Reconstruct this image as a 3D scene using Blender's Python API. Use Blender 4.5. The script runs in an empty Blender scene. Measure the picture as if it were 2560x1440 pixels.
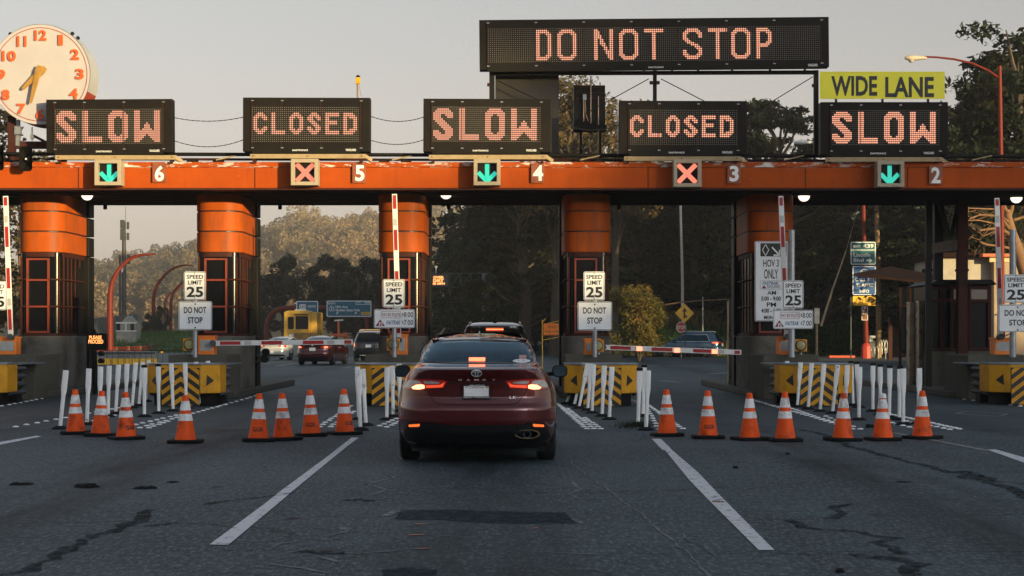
import bpy, bmesh, math, random
import numpy as np
from mathutils import Vector, Matrix
random.seed(7); np.random.seed(7)
sc = bpy.context.scene
COL = sc.collection
R = math.radians
# ---------------------------------------------------------------- camera model
F, CX, HY, CH = 4400.0, 1280.0, 841.0, 1.45
def P(px, py, Y):
    return Vector(((px-CX)/F*Y, Y, CH+(HY-py)/F*Y))
def G(px, py, z=0.0):
    Y = F*(CH-z)/(py-HY)
    return Vector(((px-CX)/F*Y, Y, z))
cam_d = bpy.data.cameras.new('camera'); cam = bpy.data.objects.new('camera', cam_d); COL.objects.link(cam)
cam.location = (0, 0, CH); cam.rotation_euler = (R(90), 0, 0)
cam_d.sensor_width = 36; cam_d.lens = F/2560*36; cam_d.shift_y = (HY-720)/2560
cam_d.clip_start = 0.2; cam_d.clip_end = 6000
sc.camera = cam
# ---------------------------------------------------------------- objects
ORG = {}
def tag(o, label=None, cat=None, group=None, kind=None):
    if label: o['label'] = label
    if cat: o['category'] = cat
    if group: o['group'] = group
    if kind: o['kind'] = kind
    return o
def thing(name, label, cat, loc=(0, 0, 0), group=None, rz=0.0):
    o = bpy.data.objects.new(name, None); COL.objects.link(o)
    o.empty_display_size = 0.2
    o.location = loc; o.rotation_euler = (0, 0, rz)
    ORG[o.name] = Vector(loc)
    return tag(o, label, cat, group)
def kids(o): return [c for c in bpy.data.objects if c.parent == o]
def copy_tree(o, parent=None):
    c = o.copy(); COL.objects.link(c)
    if parent: c.parent = parent
    for ch in list(o.children): copy_tree(ch, c)
    return c
class MB:
    def __init__(s): s.v = []; s.f = []; s.ch = []
    def add(s, vs, fs):
        s.ch.append((list(vs), list(fs))); b = len(s.v); s.v += [tuple(v) for v in vs]; s.f += [tuple(b+i for i in f) for f in fs]; return s
    def box(s, x0, x1, y0, y1, z0, z1):
        vs = [(x, y, z) for z in (z0, z1) for y in (y0, y1) for x in (x0, x1)]
        return s.add(vs, [(0,2,3,1),(4,5,7,6),(0,1,5,4),(2,6,7,3),(0,4,6,2),(1,3,7,5)])
    def prism(s, pts, axis, a, b):
        """closed outline pts (2D) swept from a to b along axis (0 x,1 y,2 z)."""
        n = len(pts)
        def mk(p, t):
            return {0: (t, p[0], p[1]), 1: (p[0], t, p[1]), 2: (p[0], p[1], t)}[axis]
        vs = [mk(p, a) for p in pts]+[mk(p, b) for p in pts]
        fs = [tuple(range(n)), tuple(range(2*n-1, n-1, -1))]
        fs += [(i, i+n, (i+1) % n+n, (i+1) % n) for i in range(n)]
        return s.add(vs, fs)
    def tube(s, path, r, n=8, cap=True):
        path = [Vector(p) for p in path]; m = len(path)
        rs = r if isinstance(r, (list, tuple)) else [r]*m
        up = Vector((0, 0, 1)); vs = []; prev = None
        for i, p in enumerate(path):
            d = (path[min(i+1, m-1)]-path[max(i-1, 0)]).normalized()
            if prev is None:
                a = d.cross(up)
                if a.length < 1e-3: a = d.cross(Vector((0, 1, 0)))
                a.normalize()
            else:
                a = (prev-d*prev.dot(d))
                if a.length < 1e-4: a = d.orthogonal()
                a.normalize()
            prev = a; b = d.cross(a)
            for k in range(n):
                t = 2*math.pi*k/n
                vs.append(p+(a*math.cos(t)+b*math.sin(t))*rs[i])
        fs = [(i*n+k, i*n+(k+1) % n, (i+1)*n+(k+1) % n, (i+1)*n+k) for i in range(m-1) for k in range(n)]
        if cap: fs += [tuple(range(n-1, -1, -1)), tuple((m-1)*n+k for k in range(n))]
        return s.add(vs, fs)
    def bar(s, a, b, w, h):
        """square bar from a to b."""
        a, b = Vector(a), Vector(b); d = (b-a).normalized()
        u = d.cross(Vector((0, 0, 1)))
        if u.length < 1e-3: u = Vector((1, 0, 0))
        u.normalize(); v = d.cross(u)
        vs = [p+u*i*w/2+v*j*h/2 for p in (a, b) for i, j in ((-1,-1),(1,-1),(1,1),(-1,1))]
        return s.add(vs, [(3,2,1,0),(4,5,6,7)]+[(i, (i+1) % 4, (i+1) % 4+4, i+4) for i in range(4)])
    def lathe(s, prof, c=(0, 0, 0), n=16, axis=2):
        c = Vector(c); vs = []
        for r, h in prof:
            for k in range(n):
                t = 2*math.pi*k/n; x, y = r*math.cos(t), r*math.sin(t)
                vs.append(c+Vector({2: (x, y, h), 1: (x, h, y), 0: (h, x, y)}[axis]))
        m = len(prof)
        fs = [(i*n+k, i*n+(k+1) % n, (i+1)*n+(k+1) % n, (i+1)*n+k) for i in range(m-1) for k in range(n)]
        fs += [tuple(range(n-1, -1, -1)), tuple((m-1)*n+k for k in range(n))]
        return s.add(vs, fs)
    def each(s, *a, **k):
        """every piece added becomes a part of its own."""
        for vs, fs in s.ch:
            m = MB(); m.add(vs, fs); m.build(*a, **k)
    def build(s, name, mat, parent=None, smooth=False, bevel=0, kind=None, ang=40):
        me = bpy.data.meshes.new(name)
        o = Vector((0, 0, 0))
        if parent is not None:
            r = parent
            while r.parent: r = r.parent
            o = ORG.get(r.name, o)
        me.from_pydata([tuple(Vector(v)-o) for v in s.v], [], s.f)
        bm = bmesh.new(); bm.from_mesh(me); bmesh.ops.recalc_face_normals(bm, faces=bm.faces); bm.to_mesh(me); bm.free()
        for m in (mat if isinstance(mat, (list, tuple)) else [mat]): me.materials.append(m)
        ob = bpy.data.objects.new(name, me); COL.objects.link(ob)
        if smooth:
            me.shade_smooth()
            me.set_sharp_from_angle(angle=R(ang))
        if bevel:
            b = ob.modifiers.new('bevel', 'BEVEL'); b.width = bevel; b.segments = 2; b.limit_method = 'ANGLE'; b.angle_limit = R(35)
        if parent is not None: ob.parent = parent
        if kind: ob['kind'] = kind
        return ob
# ---------------------------------------------------------------- materials
MATS = {}
def new_mat(name):
    m = bpy.data.materials.new(name); m.use_nodes = True
    nt = m.node_tree; bs = nt.nodes['Principled BSDF']
    return m, nt, bs
def N(nt, t, **kw):
    n = nt.nodes.new(t)
    for k, v in kw.items():
        if k in n.inputs: n.inputs[k].default_value = v
        else: setattr(n, k, v)
    return n
def c4(c): return (c[0], c[1], c[2], 1.0)
def ramp(nt, fac, p0, p1, a=(0,0,0), b=(1,1,1)):
    r = N(nt, 'ShaderNodeValToRGB'); e = r.color_ramp.elements
    e[0].position = p0; e[1].position = p1; e[0].color = c4(a); e[1].color = c4(b)
    nt.links.new(fac, r.inputs[0]); return r.outputs[0]
def mixc(nt, fac, a, b):
    m = N(nt, 'ShaderNodeMix', data_type='RGBA')
    for s, v in ((m.inputs[0], fac), (m.inputs[6], a), (m.inputs[7], b)):
        if isinstance(v, bpy.types.NodeSocket): nt.links.new(v, s)
        elif isinstance(v, (tuple, list)): s.default_value = c4(v)
        else: s.default_value = v
    return m.outputs[2]
def coords(nt, scale=(1, 1, 1)):
    t = N(nt, 'ShaderNodeTexCoord'); mp = N(nt, 'ShaderNodeMapping'); mp.inputs['Scale'].default_value = scale
    oi = N(nt, 'ShaderNodeObjectInfo'); sv = N(nt, 'ShaderNodeVectorMath', operation='SCALE'); cv = N(nt, 'ShaderNodeCombineXYZ'); ad = N(nt, 'ShaderNodeVectorMath', operation='ADD')
    cv.inputs[0].default_value = 0
    nt.links.new(oi.outputs['Random'], cv.inputs[0]); nt.links.new(oi.outputs['Random'], cv.inputs[1]); nt.links.new(cv.outputs[0], sv.inputs[0]); sv.inputs['Scale'].default_value = 41.0   # every object wears differently
    nt.links.new(t.outputs['Object'], ad.inputs[0]); nt.links.new(sv.outputs[0], ad.inputs[1]); nt.links.new(ad.outputs[0], mp.inputs[0]); return mp.outputs[0]
def noise(nt, vec, scale, detail=4, rough=.6):
    n = N(nt, 'ShaderNodeTexNoise'); n.inputs['Scale'].default_value = scale
    n.inputs['Detail'].default_value = detail; n.inputs['Roughness'].default_value = rough
    nt.links.new(vec, n.inputs['Vector']); return n.outputs['Fac']
def pm(name, col, rough=.6, metal=0.0, var=.25, scale=6, dirt=None, damt=.5, dscale=3, streak=False, bump=0, coat=0, spec=.5, lo=.45, hi=.7, rvar=.15):
    """painted / stone / metal surface: colour variation, dirt patches (or run-down streaks), roughness variation, bump."""
    if name in MATS: return MATS[name]
    m, nt, bs = new_mat(name); L = nt.links.new
    v = coords(nt)
    n1 = noise(nt, v, scale, 5)
    dk = tuple(c*(1-var) for c in col); lt = tuple(min(1, c*(1+var*.6)) for c in col)
    c = mixc(nt, ramp(nt, n1, .3, .7), dk, lt)
    if dirt:
        v2 = coords(nt, (1, 1, .12) if streak else (1, 1, 1))
        n2 = noise(nt, v2, dscale*(3 if streak else 1), 6, .7)
        f = N(nt, 'ShaderNodeMath', operation='MULTIPLY'); L(ramp(nt, n2, lo, hi), f.inputs[0]); f.inputs[1].default_value = damt
        c = mixc(nt, f.outputs[0], c, dirt)
    L(c, bs.inputs['Base Color'])
    mr = N(nt, 'ShaderNodeMapRange'); L(n1, mr.inputs[0]); mr.inputs[3].default_value = max(.03, rough-rvar); mr.inputs[4].default_value = min(1, rough+rvar)
    L(mr.outputs[0], bs.inputs['Roughness'])
    bs.inputs['Metallic'].default_value = metal; bs.inputs['Specular IOR Level'].default_value = spec
    bs.inputs['Coat Weight'].default_value = coat; bs.inputs['Coat Roughness'].default_value = .03
    if bump:
        b = N(nt, 'ShaderNodeBump'); b.inputs['Strength'].default_value = bump; b.inputs['Distance'].default_value = .02
        L(noise(nt, v, scale*6, 4), b.inputs['Height']); L(b.outputs[0], bs.inputs['Normal'])
    MATS[name] = m; return m
def em(name, col, st, base=(.02, .02, .02)):
    if name in MATS: return MATS[name]
    m, nt, bs = new_mat(name)
    bs.inputs['Base Color'].default_value = c4(base)
    bs.inputs['Emission Color'].default_value = c4(col); bs.inputs['Emission Strength'].default_value = st
    bs.inputs['Roughness'].default_value = .3
    MATS[name] = m; return m
def leaf_mat(name, a, b, c=None, ps=.35):
    if name in MATS: return MATS[name]
    m, nt, bs = new_mat(name); L = nt.links.new
    g = N(nt, 'ShaderNodeNewGeometry')
    col = mixc(nt, ramp(nt, g.outputs['Random Per Island'], .1, .9), a, b)
    if c: 
        v = coords(nt); col = mixc(nt, ramp(nt, noise(nt, v, ps, 4), .48, .60), col, c)
    L(col, bs.inputs['Base Color']); bs.inputs['Roughness'].default_value = .75; bs.inputs['Specular IOR Level'].default_value = .25
    tr = N(nt, 'ShaderNodeBsdfTranslucent'); L(col, tr.inputs[0])
    mx = N(nt, 'ShaderNodeMixShader'); mx.inputs[0].default_value = .25
    L(bs.outputs[0], mx.inputs[1]); L(tr.outputs[0], mx.inputs[2])
    L(mx.outputs[0], nt.nodes['Material Output'].inputs[0])
    MATS[name] = m; return m

ORANGE = pm('orange_paint', (.39, .066, .005), .6, spec=.12, var=.12, scale=1.6, dirt=(.16, .05, .025), damt=.55, dscale=1.6, streak=True, lo=.5, hi=.75)
ORANGE2 = pm('orange_cladding', (.43, .078, .005), .55, spec=.15, var=.18, scale=1.2, dirt=(.12, .055, .03), damt=.7, dscale=1.5, streak=True, lo=.48, hi=.72)
REDPOLE = pm('red_oxide_paint', (.15, .017, .008), .55, spec=.2, var=.2, scale=4)
DKRED = pm('dark_red_steel', (.055, .013, .008), .65, spec=.2, var=.3, scale=3, dirt=(.03, .02, .015), damt=.7)
FRAME = pm('orange_frame_paint', (.24, .034, .012), .45, var=.2, scale=5, dirt=(.06, .03, .02), damt=.6)
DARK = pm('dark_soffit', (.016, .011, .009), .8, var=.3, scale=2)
BLACK = pm('black_metal', (.008, .007, .006), .55, spec=.2, var=.25, scale=5)
CAB = pm('sign_cabinet_black', (.0085, .0065, .005), .6, spec=.15, var=.15, scale=2.5, dirt=(.02, .013, .009), damt=.35, dscale=2)
RUBBER = pm('black_rubber', (.007, .007, .007), .8, spec=.2, var=.3, scale=20)
CONC = pm('weathered_concrete', (.16, .145, .12), .85, var=.35, scale=2.2, dirt=(.032, .028, .023), damt=.85, dscale=1.1, lo=.42, hi=.62, bump=.3)
CONC2 = pm('barrier_concrete', (.24, .23, .21), .8, var=.2, scale=3, dirt=(.07, .065, .055), damt=.6, dscale=2, streak=True)
CONC3 = pm('mossy_concrete', (.10, .092, .07), .9, var=.35, scale=4, dirt=(.03, .035, .02), damt=.7, dscale=4, bump=.4)
GALV = pm('galvanised_steel', (.36, .38, .40), .45, metal=.7, var=.2, scale=7, dirt=(.15, .14, .13), damt=.4)
GALV2 = pm('rail_steel', (.085, .10, .115), .6, metal=.3, spec=.3, var=.3, scale=5, dirt=(.07, .06, .05), damt=.6)
STEEL = pm('stainless_plate', (.42, .36, .28), .3, metal=.9, var=.2, scale=3)
WOOD = pm('pale_plank', (.36, .26, .14), .7, var=.18, scale=9, dirt=(.25, .16, .08), damt=.5, dscale=5, streak=False)
WOODP = pm('weathered_wood_pole', (.30, .19, .10), .8, var=.35, scale=9, dirt=(.08, .055, .035), damt=.6, streak=True, dscale=4)
WHITE = pm('white_sign_sheet', (.84, .84, .84), .45, var=.05, scale=3, dirt=(.42, .40, .36), damt=.45, dscale=2, lo=.5, hi=.8)
INK = pm('black_ink', (.012, .012, .013), .5, var=.1)
MAROON = pm('maroon_ink', (.22, .02, .04), .5, var=.1)
BLUEINK = pm('blue_ink', (.01, .09, .22), .5, var=.1)
GREY = pm('grey_sheet', (.42, .43, .42), .6, var=.15, scale=10)
YELLOW = pm('yellow_paint', (.68, .32, .016), .55, spec=.25, var=.15, scale=3, dirt=(.20, .10, .03), damt=.6, dscale=2.5, lo=.5, hi=.75)
YSIGN = pm('yellow_sign_sheet', (.85, .47, .03), .45, var=.06)
LIME = pm('fluorescent_yellow_green', (.95, .84, .02), .45, var=.05, scale=2)
GREEN = pm('green_sign_sheet', (.004, .12, .15), .45, var=.1, scale=2)
BLUE = pm('blue_sign_sheet', (.008, .085, .30), .45, var=.1, scale=2)
GSIGN = pm('guide_sign_sheet', (.003, .13, .22), .45, var=.15, scale=2)
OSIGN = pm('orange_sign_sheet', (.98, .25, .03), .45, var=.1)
CONE = pm('cone_orange', (1.0, .105, .010), .5, spec=.2, var=.15, scale=6, dirt=(.07, .022, .014), damt=.9, dscale=4, lo=.53, hi=.72)
CONEW = pm('cone_reflective_white', (.84, .83, .83), .4, var=.1, scale=9, dirt=(.28, .25, .22), damt=.75, dscale=6, lo=.50, hi=.66)
POSTW = pm('scuffed_white_plastic', (.84, .83, .81), .55, var=.06, scale=4, dirt=(.13, .115, .10), damt=.75, dscale=7, lo=.60, hi=.68)
DOTW = pm('white_ceramic_dot', (.85, .85, .85), .35, var=.12, scale=15)
PLASTIC_W = pm('white_plastic', (.7, .7, .68), .4, var=.08)
RED = pm('red_sheet', (.36, .012, .012), .45, var=.15)
GLASSD = pm('dark_window_glass', (.005, .005, .006), .22, var=.2, scale=1, rvar=.05, spec=.3)
BEACON = pm('beacon_lens', (.38, .33, .13), .3, var=.15, scale=20, bump=.4)
WALLH = pm('painted_house_wall', (.42, .36, .29), .8, var=.12, scale=1.5, dirt=(.2, .16, .12), damt=.4, dscale=1.2)
ROOFB = pm('brown_roof', (.022, .010, .007), .85, spec=.06, var=.3, scale=5)
LEDON = em('led_lit', (1.0, .40, .24), .66)
LEDGL = em('led_glow_ring', (1.0, .06, .02), 0.1, (.03, .01, .01))
LEDOFF = pm('led_unlit', (.30, .27, .23), .4, var=.1)
LAMP = em('lamp_glass_lit', (1.0, .82, .62), .95)
TAILON = em('tail_lamp_bulb', (1.0, .30, .12), 2.8, (.4, .02, .02))
BRAKE = em('brake_strip_lit', (1.0, .16, .06), 1.7, (.4, .02, .02))
GREENLED = em('green_arrow_led', (.03, .75, .58), 0.34, (.02, .3, .2))
REDX = em('red_cross_led', (1.0, .26, .16), 0.50, (.3, .05, .03))
AMBERLED = em('amber_message_led', (1.0, .36, .10), 1.1)
# ---------------------------------------------------------------- lettering
_txt = {}
def text_geo(s, bold=0.0):
    k = (s, bold)
    if k not in _txt:
        cu = bpy.data.curves.new('lettering', 'FONT'); cu.body = s; cu.size = 1; cu.offset = bold; cu.resolution_u = 3
        ob = bpy.data.objects.new('lettering', cu); COL.objects.link(ob)
        dg = bpy.context.evaluated_depsgraph_get(); dg.update()
        me = ob.evaluated_get(dg).to_mesh()
        vs = [tuple(v.co) for v in me.vertices]; fs = [tuple(p.vertices) for p in me.polygons]
        ob.evaluated_get(dg).to_mesh_clear()
        bpy.data.objects.remove(ob); bpy.data.curves.remove(cu)
        _txt[k] = (vs, fs)
    return _txt[k]
def text_rect(mb, s, x0, y0, x1, y1, Y, bold=0.0, slant=0.0):
    """lettering filling the rectangle (pixels of the photo's own measure) on the plane at depth Y, facing the road."""
    vs, fs = text_geo(s, bold)
    if not vs: return
    ax = min(v[0] for v in vs); bx = max(v[0] for v in vs); ay = min(v[1] for v in vs); by = max(v[1] for v in vs)
    A, B = P(x0, y1, Y), P(x1, y0, Y)
    out = []
    for v in vs:
        u, w = (v[0]-ax)/(bx-ax), (v[1]-ay)/(by-ay)
        out.append((A.x+(B.x-A.x)*u+slant*w*(B.z-A.z), Y, A.z+(B.z-A.z)*w))
    mb.add(out, fs)
def rrect(x0, z0, x1, z1, r, n=4):
    pts = []
    for cx, cz, a in ((x1-r, z1-r, 0), (x0+r, z1-r, 90), (x0+r, z0+r, 180), (x1-r, z0+r, 270)):
        for k in range(n+1):
            t = R(a+90*k/n); pts.append((cx+r*math.cos(t), cz+r*math.sin(t)))
    return pts
def ring_prism(mb, outer, inner, y0, y1):
    n = len(outer)
    vs = [(p[0], y0, p[1]) for p in outer]+[(p[0], y0, p[1]) for p in inner]+[(p[0], y1, p[1]) for p in outer]+[(p[0], y1, p[1]) for p in inner]
    fs = []
    for i in range(n):
        j = (i+1) % n
        fs += [(i, j, n+j, n+i), (2*n+j, 2*n+i, 3*n+i, 3*n+j), (i, 2*n+i, 2*n+j, j), (n+j, 3*n+j, 3*n+i, n+i)]
    mb.add(vs, fs)
def panel(root, x0, y0, x1, y1, Y, mat, name='panel', rad=.05, border=None, bw=.014, inset=.014, th=.006):
    A, B = P(x0, y1, Y), P(x1, y0, Y)
    m = MB(); m.prism(rrect(A.x, A.z, B.x, B.z, rad), 1, Y, Y+th); o = m.build(name, mat, root)
    if border:
        m = MB(); i = inset; j = inset+bw
        ring_prism(m, rrect(A.x+i, A.z+i, B.x-i, B.z-i, max(.004, rad-i)), rrect(A.x+j, A.z+j, B.x-j, B.z-j, max(.003, rad-j)), Y-.003, Y+.001)
        m.build('border', border, o)
    return o
def letters(root, items, Y, mat, name='lettering'):
    """items: (text, x0,y0,x1,y1[,bold])"""
    m = MB()
    for it in items:
        text_rect(m, it[0], *it[1:5], Y-.004, *(it[5:] or ()))
    return m.build(name, mat, root)
# ================================================================ ground, road, markings
def asphalt(name='asphalt', tint=None):
    m, nt, bs = new_mat(name); L = nt.links.new
    v = coords(nt)
    big = noise(nt, v, .16, 5, .65); mid = noise(nt, v, 1.3, 6, .7); fine = noise(nt, coords(nt, (1, .3, 1)), 26, 5, .85); grit = noise(nt, coords(nt, (1, .5, 1)), 9, 4, .8)
    lane = coords(nt, (1, .06, 1)); wear = noise(nt, lane, .9, 4, .6)
    c = mixc(nt, ramp(nt, big, .40, .60), (.020, .036, .043), (.054, .082, .092))
    c = mixc(nt, ramp(nt, mid, .48, .72), c, (.078, .108, .120))
    f = N(nt, 'ShaderNodeMath', operation='MULTIPLY'); L(ramp(nt, wear, .5, .7), f.inputs[0]); f.inputs[1].default_value = .7
    c = mixc(nt, f.outputs[0], c, (.013, .018, .021))
    f2 = N(nt, 'ShaderNodeMath', operation='MULTIPLY'); L(ramp(nt, fine, .50, .60), f2.inputs[0]); f2.inputs[1].default_value = .7
    c = mixc(nt, f2.outputs[0], c, (.19, .24, .26))
    f3 = N(nt, 'ShaderNodeMath', operation='MULTIPLY'); L(ramp(nt, grit, .55, .64), f3.inputs[0]); f3.inputs[1].default_value = .6
    c = mixc(nt, f3.outputs[0], c, (.010, .010, .010))
    # oil dripped along the middle of each lane, and the paler strip between lanes
    sx = N(nt, 'ShaderNodeSeparateXYZ'); tcx = N(nt, 'ShaderNodeTexCoord'); L(tcx.outputs['Object'], sx.inputs[0])
    ph = N(nt, 'ShaderNodeMath', operation='MULTIPLY_ADD'); L(sx.outputs[0], ph.inputs[0]); ph.inputs[1].default_value = 2*math.pi/3.95; ph.inputs[2].default_value = .35
    cs_ = N(nt, 'ShaderNodeMath', operation='COSINE'); L(ph.outputs[0], cs_.inputs[0])
    f6 = N(nt, 'ShaderNodeMath', operation='MULTIPLY'); L(ramp(nt, cs_.outputs[0], .35, .9), f6.inputs[0]); L(ramp(nt, noise(nt, coords(nt, (1, .12, 1)), 1.6, 6, .7), .38, .66), f6.inputs[1])
    f7 = N(nt, 'ShaderNodeMath', operation='MULTIPLY'); L(f6.outputs[0], f7.inputs[0]); f7.inputs[1].default_value = .95
    c = mixc(nt, f7.outputs[0], c, (.009, .012, .013))
    # oil spots and small dark flecks
    vo = N(nt, 'ShaderNodeTexVoronoi'); vo.inputs['Scale'].default_value = 3.4; L(v, vo.inputs['Vector'])
    spot = ramp(nt, vo.outputs['Distance'], .07, .13, (1, 1, 1), (0, 0, 0))
    gate = ramp(nt, noise(nt, v, .5, 3), .42, .55)
    f4 = N(nt, 'ShaderNodeMath', operation='MULTIPLY'); L(spot, f4.inputs[0]); L(gate, f4.inputs[1])
    c = mixc(nt, f4.outputs[0], c, (.008, .009, .009))
    v3 = N(nt, 'ShaderNodeTexVoronoi'); v3.inputs['Scale'].default_value = 1.25; L(coords(nt, (1, .55, 1)), v3.inputs['Vector'])
    w3 = N(nt, 'ShaderNodeMath', operation='MULTIPLY_ADD'); L(noise(nt, v, 9, 4, .8), w3.inputs[0]); w3.inputs[1].default_value = .16; L(v3.outputs['Distance'], w3.inputs[2])
    f8 = N(nt, 'ShaderNodeMath', operation='MULTIPLY'); L(ramp(nt, w3.outputs[0], .13, .19, (1, 1, 1), (0, 0, 0)), f8.inputs[0]); L(ramp(nt, noise(nt, v, .35, 3), .46, .56), f8.inputs[1])
    c = mixc(nt, f8.outputs[0], c, (.010, .012, .012))
    # hairline cracks
    vc = N(nt, 'ShaderNodeTexVoronoi', feature='DISTANCE_TO_EDGE'); vc.inputs['Scale'].default_value = .28
    w = N(nt, 'ShaderNodeVectorMath', operation='ADD'); nz = N(nt, 'ShaderNodeTexNoise'); nz.inputs['Scale'].default_value = 1.1; nz.inputs['Detail'].default_value = 5
    L(v, nz.inputs['Vector']); L(v, w.inputs[0]); L(nz.outputs['Color'], w.inputs[1]); L(w.outputs[0], vc.inputs['Vector'])
    ck = ramp(nt, vc.outputs['Distance'], .002, .007, (1, 1, 1), (0, 0, 0))
    f5 = N(nt, 'ShaderNodeMath', operation='MULTIPLY'); L(ck, f5.inputs[0]); L(ramp(nt, noise(nt, v, .3, 2), .45, .6), f5.inputs[1])
    c = mixc(nt, f5.outputs[0], c, (.009, .010, .010))
    if tint: c = mixc(nt, .45, c, tint)
    L(c, bs.inputs['Base Color'])
    bs.inputs['Specular IOR Level'].default_value = .16
    mr = N(nt, 'ShaderNodeMapRange'); L(mid, mr.inputs[0]); mr.inputs[3].default_value = .50; mr.inputs[4].default_value = .78; L(mr.outputs[0], bs.inputs['Roughness'])
    b = N(nt, 'ShaderNodeBump'); b.inputs['Strength'].default_value = .5; b.inputs['Distance'].default_value = .012
    L(fine, b.inputs['Height']); L(b.outputs[0], bs.inputs['Normal'])
    return m
ASPH = asphalt()
def decal(name, col, lo, hi, sc=7, rough=.85):
    m, nt, bs = new_mat(name); L = nt.links.new; v = coords(nt)
    L(mixc(nt, noise(nt, v, 3, 3), col, tuple(c*2.2 for c in col)), bs.inputs['Base Color']); bs.inputs['Roughness'].default_value = rough; bs.inputs['Specular IOR Level'].default_value = .08
    L(ramp(nt, noise(nt, v, sc, 6, .8), lo, hi), bs.inputs['Alpha']); return m
SOIL = pm('dry_soil_grass', (.075, .075, .03), .95, var=.5, scale=.8, dirt=(.11, .085, .045), damt=.7, dscale=.4, bump=.5)
GRASSM = pm('grass_ground', (.035, .125, .035), .95, var=.5, scale=2.5, dirt=(.06, .07, .025), damt=.6, dscale=.8, bump=.5)
TAR = decal('tar_seal', (.010, .0145, .0145), .40, .60, 9)
TARP = decal('fresh_patch', (.010, .017, .026), .34, .66, 9)
def paint_mat(name, col, lo, hi):
    m, nt, bs = new_mat(name); L = nt.links.new; v = coords(nt)
    wear = ramp(nt, noise(nt, v, 9, 6, .75), lo, hi)
    L(mixc(nt, wear, col, (.045, .056, .061)), bs.inputs['Base Color']); bs.inputs['Roughness'].default_value = .6
    return m
LINE = paint_mat('road_line_white', (.68, .68, .70), .545, .64)
SPRAY = paint_mat('old_survey_paint', (.18, .20, .20), .42, .55)
SPRAYO = paint_mat('orange_survey_paint', (.50, .15, .08), .5, .66)
WORN = paint_mat('worn_line_white', (.30, .30, .30), .44, .60)
def sheet(name, pts, z, mat, kind='structure'):
    m = MB(); m.add([(p[0], p[1], z) for p in pts], [tuple(range(len(pts)))]); return m.build(name, mat, kind=kind)
sheet('ground', [(-650, -260), (650, -260), (650, 1150), (-650, 1150)], -.02, SOIL)
sheet('toll_plaza_road', [(-70, -60), (70, -60), (70, 62), (26, 120), (26, 150), (8, 420), (-50, 420), (-70, 200)], 0, ASPH)
def strip_px(m, pts, w, z=.008, jag=0.0):
    """ribbon along ground points given as photo pixels; w metres."""
    g = [G(*p) for p in pts]
    if min(q.y for q in g) < 27: z *= .5
    if jag:
        gg = []
        for a, b in zip(g, g[1:]):
            n = max(2, int((b-a).length/.18))
            for i in range(n):
                t = i/n; q = a.lerp(b, t); gg.append(q+Vector((random.uniform(-jag, jag), random.uniform(-jag, jag), 0)))
        gg.append(g[-1]); g = gg
    ws = w if callable(w) else (lambda t: w)
    vs = []
    for i, p in enumerate(g):
        d = (g[min(i+1, len(g)-1)]-g[max(i-1, 0)]); d.z = 0; d.normalize()
        n = Vector((-d.y, d.x, 0)); ww = ws(i/(len(g)-1))*(1+random.uniform(-.45, .45)*(jag > 0))
        vs += [p+n*ww/2+Vector((0, 0, z)), p-n*ww/2+Vector((0, 0, z))]
    m.add(vs, [(2*i, 2*i+2, 2*i+3, 2*i+1) for i in range(len(g)-1)])
def poly_px(m, pts, z=.012):
    if min(p[1] for p in pts) > 1077: z *= .5
    m.add([G(*p)+Vector((0, 0, z)) for p in pts], [tuple(range(len(pts)))])
sheet('apron_road', [(-16, 27.25), (16, 27.25), (16, 60), (-16, 60)], .004, asphalt('apron_asphalt', (.055, .080, .092)))
m = MB()
poly_px(m, [(879, 1095), (897, 1095), (870, 1115), (742, 1220), (700, 1256), (571, 1364), (524, 1363), (660, 1262), (700, 1230), (820, 1141)])
poly_px(m, [(1629, 1098), (1652, 1098), (1672, 1117), (1680, 1126), (1745, 1182), (1805, 1245), (1936, 1377), (1897, 1377), (1775, 1255), (1722, 1200), (1663, 1127), (1656, 1126)])
poly_px(m, [(92, 1090), (104, 1092), (0, 1113), (-60, 1126), (-60, 1118), (0, 1106)])
poly_px(m, [(2468, 1125), (2490, 1125), (2562, 1145), (2700, 1180), (2700, 1194), (2560, 1158)])
m.build('lane_marking', LINE, kind='structure')
m = MB()
strip_px(m, [(2392, 1035), (2414, 1029), (2518, 1036), (2494, 1042), (2392, 1035)], .09)
strip_px(m, [(0, 992), (240, 990)], .10); strip_px(m, [(560, 991), (880, 993)], .10); strip_px(m, [(1580, 992), (1840, 995)], .10)
strip_px(m, [(0, 986), (390, 982)], .08); strip_px(m, [(2150, 998), (2290, 1000)], .10)
strip_px(m, [(1562, 995), (1600, 1008)], .16); strip_px(m, [(2235, 1082), (2470, 1127)], .10)
strip_px(m, [(1650, 952), (1700, 956)], .25); strip_px(m, [(1770, 936), (1830, 932)], .3); strip_px(m, [(690, 915), (735, 909)], .3); strip_px(m, [(860, 920), (880, 917)], .25)
m.build('worn_marking', WORN, kind='structure')
m = MB()
strip_px(m, [(1425, 1150), (1445, 1172), (1490, 1205), (1545, 1245), (1600, 1285), (1660, 1335), (1720, 1385), (1780, 1440), (1800, 1460)], 0.018, jag=.02)
strip_px(m, [(1700, 1335), (1745, 1360), (1790, 1395)], 0.013, jag=.03)
strip_px(m, [(890, 1215), (950, 1203), (985, 1195), (960, 1185), (990, 1180)], 0.031, jag=.02)
strip_px(m, [(915, 1208), (965, 1225), (930, 1238)], 0.037, jag=.02)
strip_px(m, [(1430, 1203), (1450, 1222), (1420, 1235), (1445, 1245), (1405, 1258)], 0.031, jag=.02)
strip_px(m, [(962, 1292), (985, 1279), (1003, 1279)], 0.056, jag=.015); strip_px(m, [(1430, 1298), (1455, 1310)], 0.043, jag=.015)
strip_px(m, [(820, 1340), (868, 1328), (858, 1318)], 0.037, jag=.02); strip_px(m, [(680, 1365), (720, 1356), (800, 1352), (850, 1347)], 0.028, jag=.02)
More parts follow.
